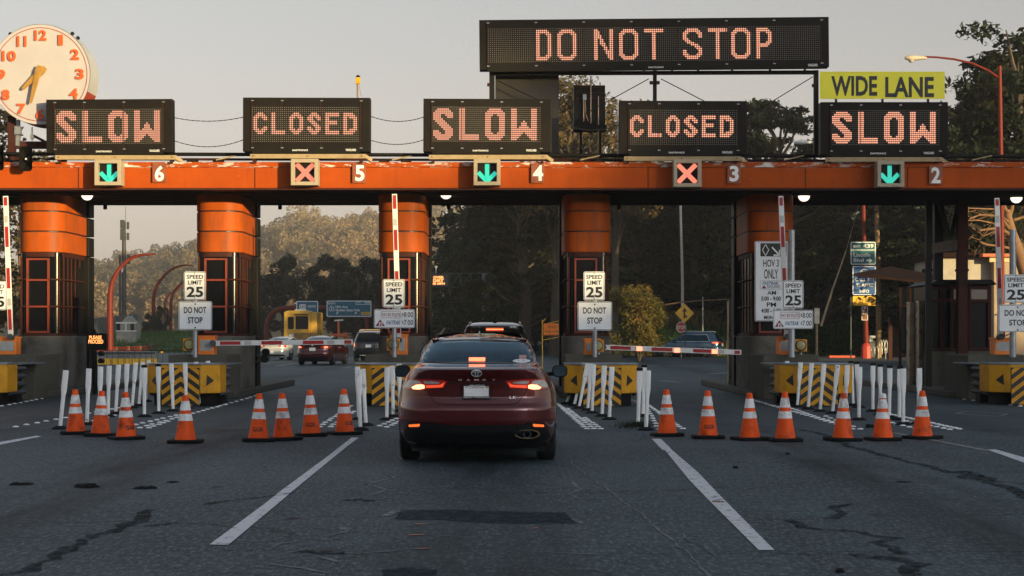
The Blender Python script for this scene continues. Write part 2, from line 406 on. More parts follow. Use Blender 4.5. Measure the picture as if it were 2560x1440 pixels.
strip_px(m, [(720, 1383), (750, 1379), (800, 1382), (900, 1385)], 0.043, jag=.02); strip_px(m, [(790, 1390), (855, 1408)], 0.043, jag=.02)
strip_px(m, [(680, 1410), (760, 1422), (820, 1433)], 0.037, jag=.02)
strip_px(m, [(870, 1385), (960, 1380), (1030, 1373), (1080, 1371)], 0.022, jag=.015); strip_px(m, [(1000, 1316), (1090, 1310)], 0.019, jag=.01)
strip_px(m, [(1310, 1378), (1400, 1383), (1530, 1388)], 0.019, jag=.01); strip_px(m, [(1060, 1336), (1190, 1344)], 0.019, jag=.015)
m.build('survey_paint', SPRAY, kind='structure')
m = MB(); strip_px(m, [(1020, 1339), (1062, 1338)], .055, z=.012); strip_px(m, [(1038, 1311), (1068, 1310)], .045, z=.012); strip_px(m, [(1330, 1322), (1345, 1321)], .04, z=.012); strip_px(m, [(1040, 1374), (1070, 1372)], .035, z=.012)
strip_px(m, [(2452, 1132), (2464, 1131)], .04, z=.012)
m.build('orange_survey_paint', SPRAYO, kind='structure')
m = MB()
poly_px(m, [(1002, 1277), (1120, 1275), (1260, 1279), (1410, 1281), (1425, 1294), (1440, 1309), (1330, 1311), (1190, 1308), (1100, 1301), (985, 1300)])
poly_px(m, [(955, 1425), (1040, 1418), (1095, 1428), (1085, 1450), (960, 1450)])
m.build('asphalt_patch', TARP, kind='structure')
m = MB(); J = .05
for pts, w in (([(2010, 1076), (2050, 1085), (2090, 1100), (2135, 1120), (2200, 1135), (2260, 1152), (2320, 1166), (2368, 1183)], .11),
               ([(2390, 1180), (2440, 1196), (2500, 1212), (2545, 1228), (2600, 1250)], .20), ([(2400, 1178), (2450, 1185), (2500, 1205), (2570, 1212)], .08),
               ([(2135, 1261), (2100, 1266), (2085, 1275), (2100, 1284), (2075, 1298)], .10), ([(1980, 1300), (2008, 1318), (2060, 1325), (2140, 1331), (2230, 1347), (2190, 1357), (2230, 1370), (2262, 1386)], .09),
               ([(2120, 1387), (2200, 1395), (2270, 1405), (2290, 1415), (2265, 1440), (2250, 1460)], .15),
               ([(-20, 1440), (60, 1425), (130, 1398), (170, 1380), (205, 1352), (270, 1330), (315, 1312), (360, 1297), (380, 1275)], .10),
               ([(300, 1312), (360, 1318), (440, 1308)], .08), ([(500, 1262), (600, 1250), (690, 1240), (740, 1232)], .05),
               ([(860, 1252), (905, 1250), (930, 1254)], .12), ([(740, 1382), (860, 1384)], .10)):
    strip_px(m, pts, w, z=.012, jag=J)
for y, x0, x1 in ((1166, 860, 1420), (1168, 1640, 2560), (1164, 0, 860), (1173, 1640, 1990), (1250, 1760, 2560), (1240, 1790, 1990), (1252, 860, 1020), (1300, 1810, 2010), (1380, 1840, 2560), (1378, 560, 860), (1190, 1700, 1940), (1112, 2150, 2330), (1256, 2380, 2560), (1070, 1090, 1600), (1385, 1500, 2300)):
    n = 8; strip_px(m, [(x0+(x1-x0)*i/n, y+random.uniform(-2, 2)+(x0+(x1-x0)*i/n-1280)*.001) for i in range(n+1)], .018, z=.012, jag=.012)
m.build('tar_seam', TAR, kind='structure')
# loose bits lying on the road
def litter(name, label, cat, px, py, L_, W_, H_, mat, rz=0.0, group=None):
    g = G(px, py); m = MB(); n = 10; rnd = random.Random(int(px*7+py))
    for k in range(3):
        cx, cy = rnd.uniform(-.25, .25)*L_, rnd.uniform(-.2, .2)*W_
        pr = [(rnd.uniform(.28, .5)*L_*math.cos(2*math.pi*i/n)+cx, rnd.uniform(.3, .5)*W_*math.sin(2*math.pi*i/n)+cy) for i in range(n)]
        h = H_*rnd.uniform(.5, 1)
        vs = [(g.x+x, g.y+y, .003+.001*k) for x, y in pr]+[(g.x+x*.7+cx*.3, g.y+y*.7, h+rnd.uniform(-.3, .3)*h) for x, y in pr]
        m.add(vs, [(i, (i+1) % n, n+(i+1) % n, n+i) for i in range(n)]+[tuple(range(n, 2*n))])
    return tag(m.build(name, mat), label, cat, group)
litter('tyre_scrap', 'dark flat scrap with a pale fleck on the asphalt at far left', 'road debris', 66, 1211, .27, .22, .025, RUBBER)
litter('tyre_scrap', 'dark curled scrap with a torn pale end lying on the asphalt', 'road debris', 208, 1218, .27, .2, .035, RUBBER)
litter('tyre_scrap', 'thin dark scrap between the curled scrap and the white line', 'road debris', 362, 1221, .26, .2, .025, RUBBER)
litter('tyre_scrap', 'small dark scrap on the asphalt nearest the left lane line', 'road debris', 432, 1206, .13, .12, .012, RUBBER)
litter('stick', 'thin dark stick lying on the asphalt in the right lane', 'road debris', 2268, 1206, .18, .05, .01, RUBBER)
litter('tar_lump', 'black lump on the asphalt at the bottom of the right lane', 'road debris', 2104, 1430, .07, .1, .03, RUBBER)
litter('tar_lump', 'black lump on the asphalt right of the lane line below the cones', 'road debris', 1838, 1171, .08, .1, .025, RUBBER)
litter('tar_lump', 'black lump on the asphalt below the second cone right of the car', 'road debris', 1970, 1136, .07, .1, .025, RUBBER)
litter('dry_leaf', 'brown leaf scrap on the long right lane line', 'leaf', 1797, 1256, .10, .14, .015, WOODP)
litter('rag', 'dark crumpled rag beside the white dots in front of the striped board', 'rag', 2176, 1070, .16, .16, .06, RUBBER)
# ---------------------------------------------------------------- raised white dots
dm = MB(); dm.lathe([(.052, 0), (.050, .006), (.040, .014), (.024, .019), (.006, .021)], n=12)
dot0 = dm.build('pavement_dot', DOTW, smooth=True, ang=60)
used = [False]
def dots(pts, n, where):
    gl = [G(*p) for p in pts]; a, b = gl
    for i in range(n):
        t = (i+.0)/max(1, n-1); p = a.lerp(b, t)
        o = dot0 if not used[0] else dot0.copy()
        if used[0]: COL.objects.link(o)
        used[0] = True
        o.location = (p.x+random.uniform(-.012, .012), p.y+random.uniform(-.03, .03), .005)
        tag(o, 'white raised pavement dot '+where, 'pavement dot', 'white raised dots marking the island noses')
for a, b, n, w in (((40, 1086-18), (345, 1012), 16, 'in the row left of the four left cones'), ((175, 1067), (300, 1036), 8, 'in the row left of the four left cones'),
    ((348, 1071), (562, 1013), 17, 'in the slanting row behind the fourth cone from the left'), ((338, 1063), (470, 1033), 9, 'in the slanting row behind the fourth cone from the left'), ((372, 1071), (420, 1055), 5, 'in the slanting row behind the fourth cone from the left'), ((565, 1012), (648, 988), 8, 'in the single row leading to the second booth kerb'),
    ((798, 1068), (878, 1016), 13, 'in the row beside the striped pole behind the eighth cone'), ((826, 1068), (884, 1030), 9, 'in the row beside the striped pole behind the eighth cone'), ((950, 1066), (992, 1048), 5, 'in the patch left of the red sedan wheel'), ((968, 1069), (996, 1056), 4, 'in the patch left of the red sedan wheel'),
    ((1393, 1010), (1466, 1073), 20, 'in the row right of the red sedan'), ((1418, 1023), (1484, 1073), 13, 'in the row right of the red sedan'), ((1462, 1046), (1500, 1073), 7, 'in the row right of the red sedan'),
    ((1620, 1014), (1706, 1073), 16, 'in the row behind the first cone right of the sedan'), ((1620, 1026), (1647, 1074), 9, 'in the row behind the first cone right of the sedan'),
    ((1880, 1000), (2092, 1062), 22, 'in the long row in front of the right striped board'), ((1972, 1020), (2130, 1074), 16, 'in the long row in front of the right striped board'), ((2064, 1042), (2150, 1074), 7, 'in the long row in front of the right striped board'),
    ((2228, 1037), (2400, 1074), 18, 'in the row behind the rightmost cone'), ((2228, 1046), (2375, 1075), 11, 'in the row behind the rightmost cone'), ((2228, 1058), (2290, 1073), 5, 'in the row behind the rightmost cone'),
    ((2410, 999), (2580, 1020), 8, 'in the sparse row at the far right kerb'), ((-10, 1019), (128, 993), 11, 'in the row along the leftmost booth kerb')):
    dots((a, b), n, w)
# ================================================================ traffic cones
def make_cone():
    r = thing('traffic_cone', 'x', 'traffic cone')
    rad = lambda z: .146-(z-.04)/.62*.108
    def fr(z0, z1, e=0):
        m = MB(); m.lathe([(rad(z0)+e, z0), (rad(z1)+e, z1)], n=28); return m
    b = MB(); b.lathe([(rad(.04), .03), (rad(.64), .64), (.040, .66), (.030, .665)], n=28); b.build('body', CONE, r, smooth=True)
    for z0, z1 in ((.31, .405), (.455, .585)): fr(z0, z1, .0025).build('reflective_collar', CONEW, r, smooth=True)
    b = MB(); b.prism(rrect(-.225, -.225, .225, .225, .06), 2, 0, .045); b.build('base', RUBBER, r, bevel=.012)
    return r
cone0 = make_cone()
def stencil(root, txt, a0, z0, h, w):
    vs, fs = text_geo(txt, .02); mx = max(v[0] for v in vs); my = max(v[1] for v in vs); o = []
    for v in vs:
        z = z0+v[1]/my*h; rr = .146-(z-.04)/.62*.108+.003; t = -math.pi/2+a0+(v[0]/mx-.5)*w/rr
        o.append((rr*math.cos(t), rr*math.sin(t), z))
    m = MB(); m.add(o, fs); q = m.build('stencil', INK); q.parent = root
cones = [(190, 1085, 'leftmost traffic cone beside the leaning white post', .3), (251, 1090, 'second traffic cone from the left, soot smudge near its base', .1), (316, 1098, 'third traffic cone from the left with a stencilled side', .5),
 (464, 1107, 'lone traffic cone in front of the left striped board', 0), (646, 1103, 'traffic cone with black stencilled letters just left of its grubby neighbour', .2), (708, 1100, 'pale grubby traffic cone between the stencilled one and the far lane', .6), (778, 1090, 'traffic cone second left of the sedan, faint dark stencil', .2), (862, 1086, 'traffic cone nearest the red sedan on its left side', .4),
 (1668, 1090, 'traffic cone nearest the red sedan on its right side', .1), (1770, 1096, 'stencilled traffic cone second right of the sedan', 0), (1875, 1100, 'traffic cone with dirty streaked white bands', .3), (1963, 1103, 'traffic cone just left of the right striped board', 0), (2107, 1102, 'traffic cone just right of the right striped board', .2), (2207, 1101, 'traffic cone with a torn white tip', .1), (2306, 1097, 'rightmost traffic cone with a dark smear low down', .7)]
WTIP = []
for i, (px, py, lab, rz) in enumerate(cones):
    o = cone0 if i == 0 else copy_tree(cone0)
    g = G(px, py); o.location = (g.x, g.y, .001); o.rotation_euler = (0, 0, rz); o['label'] = lab; o['group'] = 'traffic cones across the closed lanes'
    if i in (4, 6, 9): stencil(o, 'GGB', -rz, .14, .055, .15)
    if i in (2, 7): stencil(o, 'GGB', -rz+.75, .14, .055, .15)
    if i == 13:
        m = MB(); m.lathe([(.060, .60), (.050, .655), (.03, .67)], n=14); q = m.build('tape', CONEW); q.parent = o
    o.rotation_euler = (random.uniform(-.025, .025), random.uniform(-.03, .03), rz); o.scale = (1, 1, random.uniform(.97, 1.03))
# ================================================================ flexible delineator posts
def make_post():
    r = thing('delineator_post', 'x', 'marker post')
    m = MB(); prof = [(0, .030, .030), (.50, .032, .030), (.60, .045, .016), (.68, .047, .013), (.91, .046, .012), (.92, .044, .010)]
    n = 14; vs = []
    for z, a, b in prof:
        for k in range(n):
            t = 2*math.pi*k/n; vs.append((a*math.copysign(abs(math.cos(t))**.8, math.cos(t)), b*math.copysign(abs(math.sin(t))**.8, math.sin(t)), z))
    m.add(vs, [(i*n+k, i*n+(k+1) % n, (i+1)*n+(k+1) % n, (i+1)*n+k) for i in range(len(prof)-1) for k in range(n)]+[tuple(range(n-1, -1, -1)), tuple((len(prof)-1)*n+k for k in range(n))])
    p = m.build('post', POSTW, r, smooth=True)
    b = MB(); b.lathe([(.135, 0), (.13, .015), (.075, .045), (.06, .05)], n=18); b.build('base', RUBBER, r, smooth=True)
    return r, p
post0, pp0 = make_post()
posts = [(165,927,150,1073,0,'leftmost white marker post leaning right beside the first cone'),(222,924,217,1063,0,'scuffed white marker post between the first two cones'),(251,919,248,1050,0,'white marker post behind the second cone from the left'),(273,915,270,1043,0,'white marker post just right of the second cone'),(296,912,289,1036,0,'white marker post just left of the third cone'),(318,910,314,1030,0,'white marker post behind the third cone'),(339,906,330,1021,0,'white marker post leaning right, just right of the third cone'),(357,905,347,1016,0,'far white marker post leaning right behind the black capped one'),(361,913,361,1043,1,'black capped marker post left of the yellow cushion'),(371,901,366,1005,0,'farthest white marker post at the left edge of the yellow cushion'),(396,911,397,1035,1,'black capped marker post at the left edge of the chevron board'),(428,907,433,1029,0,'white marker post in front of the left half of the chevron board'),(463,909,466,1022,0,'white marker post behind the lone cone and chevron board'),(490,906,498,1016,0,'white marker post with a dark scuffed top right of the chevron board'),(519,900,528,1010,0,'white marker post leaning left at the right end of the yellow cushion'),
(895,900,901,1076,0,'nearest white marker post left of the red sedan'),(905,903,915,1065,0,'white marker post leaning against its neighbour left of the sedan'),(893,905,897,1050,0,'white marker post half hidden behind two others left of the sedan'),(968,923,967,1051,0,'white marker post under the left door mirror of the sedan'),(981,926,983,1043,0,'white marker post right of the one under the door mirror'),(998,925,1000,1030,0,'white marker post mostly hidden behind the sedan'),
(1452,940,1414,1011,0,'white marker post bent far over beside the sedan'),(1461,911,1435,1016,0,'leaning white marker post second from the sedan on its right'),(1469,911,1447,1022,0,'leaning white marker post third from the sedan on its right'),(1478,908,1469,1027,0,'scuffed white marker post leaning slightly before the middle cushion'),(1484,911,1480,1034,0,'white marker post touching its leaning neighbour before the cushion'),(1511,915,1505,1042,0,'white marker post left of the middle chevron board edge'),(1530,918,1523,1050,0,'white marker post right of the middle chevron board'),(1600,904,1595,1063,1,'grimy black capped marker post in grass right of the cushion'),(1611,911,1607,1042,1,'far black capped marker post right of the middle cushion'),(1620,928,1615,1076,0,'nearest clean white marker post left of the first right cone'),
(1968,903,1964,1012,0,'bright white marker post behind the fourth right cone'),(2002,905,1993,1019,0,'leaning white marker post left of the right chevron board'),(2029,907,2020,1024,0,'leaning white marker post at the left of the right chevron board'),(2060,909,2050,1030,0,'leaning white marker post at the right of the right chevron board'),(2094,911,2081,1035,0,'leaning white marker post right of the right chevron board'),(2118,915,2112,1038,0,'white marker post behind the fifth right cone'),(2128,903,2133,1015,1,'slim black capped marker post leaning left beyond the cushion'),(2142,904,2147,1020,1,'black capped marker post half hidden behind a white one'),(2150,918,2147,1051,0,'white marker post between the fifth and sixth right cones'),(2182,909,2182,1030,1,'upright black capped marker post left of the torn tipped cone'),(2200,911,2201,1038,1,'black capped marker post behind the torn tipped cone'),(2225,913,2223,1046,1,'black capped marker post just right of the torn tipped cone'),(2250,918,2248,1051,1,'black capped marker post behind the scuffed white one'),(2258,923,2258,1063,0,'scuffed white marker post nearest in the right hand cluster'),(2298,931,2296,1060,0,'white marker post behind the rightmost cone')]
for i, (tx, ty, bx, by, cap, lab) in enumerate(posts):
    o = post0 if i == 0 else copy_tree(post0)
    g = G(bx, by); o.location = g+Vector((0, 0, .005)); o['label'] = lab; o['group'] = 'white flexible marker posts round the island noses'
    p = [c for c in o.children if c.name.startswith('post')][0]
    p.rotation_euler = (random.uniform(-.03, .03), math.atan2((tx-bx), (by-ty)), 0)
    if cap:
        m = MB(); m.box(-.052, .052, -.018, .018, .885, .935); q = m.build('cap', BLACK); q.parent = p
# ================================================================ crash cushions
def clip_z(poly, z, keep_above):
    out = []
    for a, b in zip(poly, poly[1:]+poly[:1]):
        ia, ib = ((a[1] >= z) == keep_above), ((b[1] >= z) == keep_above)
        if ia: out.append(a)
        if ia != ib:
            t = (z-a[1])/(b[1]-a[1]); out.append((a[0]+(b[0]-a[0])*t, z))
    return out
TOPPL = pm('blue_grey_plate', (.22, .30, .38), .35, metal=.4, var=.25, scale=4, dirt=(.10, .10, .10), damt=.5)
def cushion(X, Y, lab, lean=0.0, tlen=1.0):
    r = thing('crash_cushion', lab, 'crash cushion', (X, Y, 0), 'yellow crash cushions before the toll islands')
    w1, w2, d = .42, .76, .34
    out = [(X-w1, Y), (X+w1, Y), (X+w2, Y+d), (X+w2, Y+1.1), (X-w2, Y+1.1), (X-w2, Y+d)]
    m = MB(); m.prism(out, 2, .27, .86); m.build('nose_box', YELLOW, r, bevel=.02)
    m = MB(); m.prism([(x+(x-X)*.02, y-.02*(y < Y+.1)) for x, y in out], 2, .865, .89); m.build('top_plate', TOPPL, r)
    m = MB(); m.box(X-.70, X+.70, Y+1.12, Y+3.6, .835, .862); m.build('top_cover', TOPPL, r)
    m = MB(); m.box(X-.62, X+.62, Y+.35, Y+.9, .02, .268); m.build('skid_base', BLACK, r)
    m = MB(); m.box(X-.39, X+.39, Y-.03, Y-.006, .02, .80); bd = m.build('chevron_board', INK, r)
    m = MB(); zz = -.5
    while zz < 1.2:
        for s in (-1, 1):
            po = [(0, zz), (s*.385, zz-.29), (s*.385, zz-.29+.10), (0, zz+.10)]
            po = clip_z(clip_z(po, .025, True), .795, False)
            if len(po) >= 3: m.add([(X+x, Y-.034, z) for x, z in po], [tuple(range(len(po)))])
        zz += .205
    m.build('chevron_stripes', YELLOW, bd)
    m = MB()
    for s in (-1, 1):
        e = Vector((w2-w1, d, 0)).normalized()
        for tri in ([(.12, .42), (.32, .53), (.14, .66)],):
            n = Vector((s*e.y, -e.x, 0))*.004
            m.add([Vector((X+s*w1, Y, 0))+Vector((s*e.x*u, e.y*u, z))+n for u, z in tri], [(0, 1, 2)])
    m.each('lifting_slot', INK, r)
    for s in (-1, 1):   # corrugated side rails running back to the island
        m = MB(); pr = []
        for k in range(25):
            z = .20+.60*k/24; pr.append((s*(.70+.055*math.sin(k/24*2*math.pi*3.5)), z))
        pr2 = pr+[(x-s*.02, z) for x, z in reversed(pr)]
        for seg in range(1):
            y0 = Y+.55; m.prism([(X+x+0, z) for x, z in pr2], 1, y0, y0+1.3)
        m.build('side_rail', GALV2, r, smooth=True)
    m = MB(); m.box(X-.66, X+.66, Y+1.4, Y+1.8, .02, .83); m.build('diaphragm', BLACK, r)
    return r
ISL = [-11.55, -7.2, -2.72, 1.85, 6.36, 11.05]
cushion(-11.35, 36.6, 'yellow crash cushion cut off by the left picture edge')
cushion(-6.83, 36.3, 'yellow crash cushion with chevron board before the lane 6 speed sign')
cushion(-2.5, 36.3, 'yellow crash cushion with chevron board just left of the red sedan')
cushion(1.86, 36.3, 'yellow crash cushion behind the leaning white posts right of the sedan')
cushion(6.33, 36.3, 'yellow crash cushion with chevron board before the carpool sign')
cushion(10.85, 36.9, 'stained yellow crash cushion cut off by the right picture edge')
for i, X in enumerate(ISL):
    m = MB(); m.prism(rrect(X-.72, 41.0, X+.72, 53.0, .5), 2, 0, .17); m.build('island_kerb', CONC3, kind='structure', bevel=.03)
# ================================================================ toll canopy
def beam_paint():
    m, nt, bs = new_mat('beam_orange_peeling'); L = nt.links.new
    v = coords(nt); n1 = noise(nt, v, 1.4, 5); c = mixc(nt, ramp(nt, n1, .3, .7), (.33, .052, .003), (.41, .068, .004))
    vs = coords(nt, (1, 1, .15)); st = N(nt, 'ShaderNodeMath', operation='MULTIPLY'); L(ramp(nt, noise(nt, vs, 5, 6, .7), .52, .75), st.inputs[0]); st.inputs[1].default_value = .45
    c = mixc(nt, st.outputs[0], c, (.20, .032, .012))
    sx = N(nt, 'ShaderNodeSeparateXYZ'); L(v, sx.inputs[0])
    up = N(nt, 'ShaderNodeMapRange'); L(sx.outputs[2], up.inputs[0]); up.inputs[1].default_value = 5.405; up.inputs[2].default_value = 5.43; up.clamp = True
    pe = N(nt, 'ShaderNodeMath', operation='MULTIPLY'); L(up.outputs[0], pe.inputs[0]); L(ramp(nt, noise(nt, coords(nt, (1, 1, 4)), 2.2, 7, .75), .535, .565), pe.inputs[1])
    g = N(nt, 'ShaderNodeMath', operation='MULTIPLY'); L(pe.outputs[0], g.inputs[0]); L(ramp(nt, noise(nt, v, .23, 2), .40, .52), g.inputs[1])
    c = mixc(nt, g.outputs[0], c, (.62, .56, .50))
    fl = ramp(nt, noise(nt, v, 7, 4, .7), .72, .74); c = mixc(nt, fl, c, (.55, .48, .40))
    L(c, bs.inputs['Base Color']); bs.inputs['Roughness'].default_value = .6; bs.inputs['Specular IOR Level'].default_value = .12
    return m
BEAM = beam_paint()
cz0, cz1 = 4.94, 5.55
can = thing('toll_canopy', 'long orange beam canopy spanning all the toll booths', 'toll canopy', (0, 41.4, 0))
m = MB(); m.box(-22, 22, 41.40, 41.66, cz0, 5.425); m.build('fascia_beam', BEAM, can, bevel=.01)
m = MB(); m.box(-22, 22, 41.37, 41.66, 5.428, cz1); m.build('top_flange', BEAM, can, bevel=.008)
m = MB(); m.box(-22, 22, 41.38, 41.66, cz0-.045, cz0-.003)
m.build('bottom_flange', DKRED, can)
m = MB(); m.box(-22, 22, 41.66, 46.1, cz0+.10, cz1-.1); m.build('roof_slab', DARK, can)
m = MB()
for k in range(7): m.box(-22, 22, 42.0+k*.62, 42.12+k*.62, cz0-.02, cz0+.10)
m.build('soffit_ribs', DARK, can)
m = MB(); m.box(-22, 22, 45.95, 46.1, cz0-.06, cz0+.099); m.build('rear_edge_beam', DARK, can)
m = MB()
for x in (-6.05, -.35, 3.2, 9.3, -10.2, 6.9): m.box(x, x+.012, 41.385, 41.40, cz0, 5.42)
m.build('splice_seams', DKRED, can)
# ================================================================ toll booths
def booth(X, lab, plain=False):
    Y = 43.0; r = thing('toll_booth', lab, 'toll booth', (X, Y, 0), 'orange topped toll booths under the canopy')
    def outline(hw, y0, y1, rad):
        pts = []
        for k in range(7):
            t = R(180+90*k/6); pts.append((X-hw+rad+rad*math.cos(t), y0+rad+rad*math.sin(t)))
        for k in range(7):
            t = R(270+90*k/6); pts.append((X+hw-rad+rad*math.cos(t), y0+rad+rad*math.sin(t)))
        return pts+[(X+hw, y1), (X-hw, y1)]
    m = MB(); m.prism(outline(.58, Y-.02, Y+2.4, .42), 2, .17, 1.46); m.build('concrete_base', CONC, r, smooth=True, bevel=.02)
    m = MB(); m.prism(outline(.50, Y+.08, Y+2.35, .16), 2, 1.462, 3.5); m.build('glazing', GLASSD, r, smooth=True)
    m = MB(); m.prism(outline(.535, Y+.035, Y+2.38, .36), 2, 3.40, 3.512); m.prism(outline(.54, Y+.03, Y+2.38, .3), 2, 1.463, 1.53)
    m.build('head_rail', DKRED, r, smooth=True)
    for i, (a, b) in enumerate(((3.515, 4.005), (4.035, 4.50), (4.53, 4.935))):
        m = MB(); m.prism(outline(.575, Y, Y+2.4, .46), 2, a, b); m.build('cladding_band', ORANGE2, r, smooth=True, bevel=.012)
    m = MB(); m.prism(outline(.55, Y+.03, Y+2.39, .44), 2, 4.006, 4.034); m.prism(outline(.55, Y+.03, Y+2.39, .44), 2, 4.501, 4.529); m.build('groove', INK, r)
    # orange front window frame
    f0, f1 = X-.30, X+.21; m = MB(); y = Y+.02
    for x in (f0, f1): m.box(x-.022, x+.022, y, y+.06, 1.54, 3.36)
    for z in (1.56, 2.18, 2.83, 3.34): m.box(f0+.023, f1-.023, y+.002, y+.058, z-.022, z+.022)
    m.build('window_frame', FRAME, r)
    m = MB()
    for x, yy in ((-.46, .10), (.46, .10), (.505, .35), (.505, .75), (.505, 1.1), (.505, 1.5), (.505, 1.95), (-.505, .35), (-.505, .9), (-.505, 1.5), (-.505, 2.0)):
        m.box(X+x-.022, X+x+.022, Y+yy-.025, Y+yy+.025, 1.532, 3.398)
    m.build('mullion', DKRED, r)
    for z in (2.18, 2.84):
        m = MB(); m.tube([(X-.56, Y+2.2, z), (X-.56, Y+.35, z), (X-.47, Y+.06, z), (X-.32, Y+.02, z)], .022)
        m.tube([(X+.23, Y+.02, z), (X+.47, Y+.06, z), (X+.56, Y+.35, z), (X+.56, Y+2.2, z)], .022); m.build('guard_rail', DKRED, r, smooth=True)
    # deeper rear pier with stepped plates, canopy shade put into its black colour
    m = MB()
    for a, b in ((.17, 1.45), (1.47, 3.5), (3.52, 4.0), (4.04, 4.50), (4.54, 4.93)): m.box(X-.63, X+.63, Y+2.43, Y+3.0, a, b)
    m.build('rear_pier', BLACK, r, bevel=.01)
    m = MB(); m.box(X+.535, X+.56, Y+1.55, Y+2.1, 1.0, 3.2); m.build('side_door', BLACK, r)
    return r
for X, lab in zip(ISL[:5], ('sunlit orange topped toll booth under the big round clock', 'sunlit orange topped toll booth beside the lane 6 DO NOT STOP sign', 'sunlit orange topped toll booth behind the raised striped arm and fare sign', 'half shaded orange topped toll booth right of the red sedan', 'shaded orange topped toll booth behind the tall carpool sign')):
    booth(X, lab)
# plinths on the island noses
for i, X in enumerate(ISL):
    lab = ['low mossy concrete plinth at the left picture edge', 'low mossy concrete plinth under the first full speed sign', 'low mossy concrete plinth left of the red sedan', 'low mossy concrete plinth right of the red sedan', 'low mossy concrete plinth under the carpool lane speed sign', 'low mossy concrete plinth under the rightmost speed sign'][i]
    m = MB(); m.box(X-.64, X+.66, 40.2, 42.4, .0, 1.03); tag(m.build('concrete_plinth', CONC3, bevel=.03), lab, 'plinth', 'concrete plinths on the island noses')
# ================================================================ LED message signs
FONT = {
 'S': "..XXXXXX..|.XXXXXXXX.|XXXXXXXXXX|XXXX..XXXX|XXXX...XXX|XXXXX.....|.XXXXX....|..XXXXX...|...XXXXX..|....XXXXX.|.....XXXXX|XXX...XXXX|XXXX..XXXX|XXXXXXXXXX|.XXXXXXXX.|..XXXXXX..",
 'L': "|".join(["XXX......."]*13+["XXXXXXXXXX"]*3),
 'O': "|".join(["..XXXXXX..", ".XXXXXXXX.", "XXXXXXXXXX", "XXXX..XXXX"]+["XXX....XXX"]*8+["XXXX..XXXX", "XXXXXXXXXX", ".XXXXXXXX.", "..XXXXXX.."]),
 'W': "|".join(["XXX.......XXX"]*6+["XXX...X...XXX", "XXX..XXX..XXX", "XXX..XXX..XXX", "XXX.XXXXX.XXX"]+["XXXXXXXXXXXXX"]*2+["XXXXXX.XXXXXX", "XXXXX...XXXXX", "XXXX.....XXXX", "XXX.......XXX"]),
 'c': "..XXX..|.XXXXX.|XXX.XXX|XX...XX|XX.....|XX.....|XX.....|XX...XX|XXX.XXX|.XXXXX.|..XXX..",
 'l': "|".join(["XX....."]*9+["XXXXXXX"]*2),
 'o': "..XXX..|.XXXXX.|XXX.XXX|XX...XX|XX...XX|XX...XX|XX...XX|XX...XX|XXX.XXX|.XXXXX.|..XXX..",
 's': "..XXX..|.XXXXX.|XXX.XXX|XXX..XX|.XXX...|..XXX..|...XXX.|XX..XXX|XXX.XXX|.XXXXX.|..XXX..",
 'e': "XXXXXXX|XXXXXXX|XX.....|XX.....|XXXXXX.|XXXXXX.|XX.....|XX.....|XX.....|XXXXXXX|XXXXXXX",
 'd': "XXXXX..|XXXXXX.|XX.XXXX|XX...XX|XX...XX|XX...XX|XX...XX|XX...XX|XX.XXXX|XXXXXX.|XXXXX..",
}
def thin(rows): return "|".join(rows)
BIG = {
 'D': thin(["XXXXXX..", "XXXXXXX.", "XX...XXX"]+["XX....XX"]*10+["XX...XXX", "XXXXXXX.", "XXXXXX.."]),
 'O': thin(["..XXXXXX..", ".XXXXXXXX.", "XXX....XXX"]+["XX......XX"]*10+["XXX....XXX", ".XXXXXXXX.", "..XXXXXX.."]),
 'N': thin(["XX......XX", "XXX.....XX", "XXX.....XX", "XXXX....XX", "XXXX....XX", "XX.XX...XX", "XX.XX...XX", "XX.XXX..XX", "XX..XX..XX", "XX...XX.XX", "XX...XX.XX", "XX....XXXX", "XX....XXXX", "XX.....XXX", "XX.....XXX", "XX......XX"]),
 'T': thin(["XXXXXXXXXX"]*2+["....XX...."]*14),
 'S': thin(["..XXXXXX..", ".XXXXXXXX.", "XXX....XXX", "XX......XX", "XX......XX", "XXX.......", ".XXX......", "..XXXX....", "....XXXX..", "......XXX.", ".......XXX", "XX......XX", "XX......XX", "XXX....XXX", ".XXXXXXXX.", "..XXXXXX.."]),
 'P': thin(["XXXXXX..", "XXXXXXX.", "XX...XXX"]+["XX....XX"]*4+["XX...XXX", "XXXXXXX.", "XXXXXX.."]+["XX......"]*6),
}
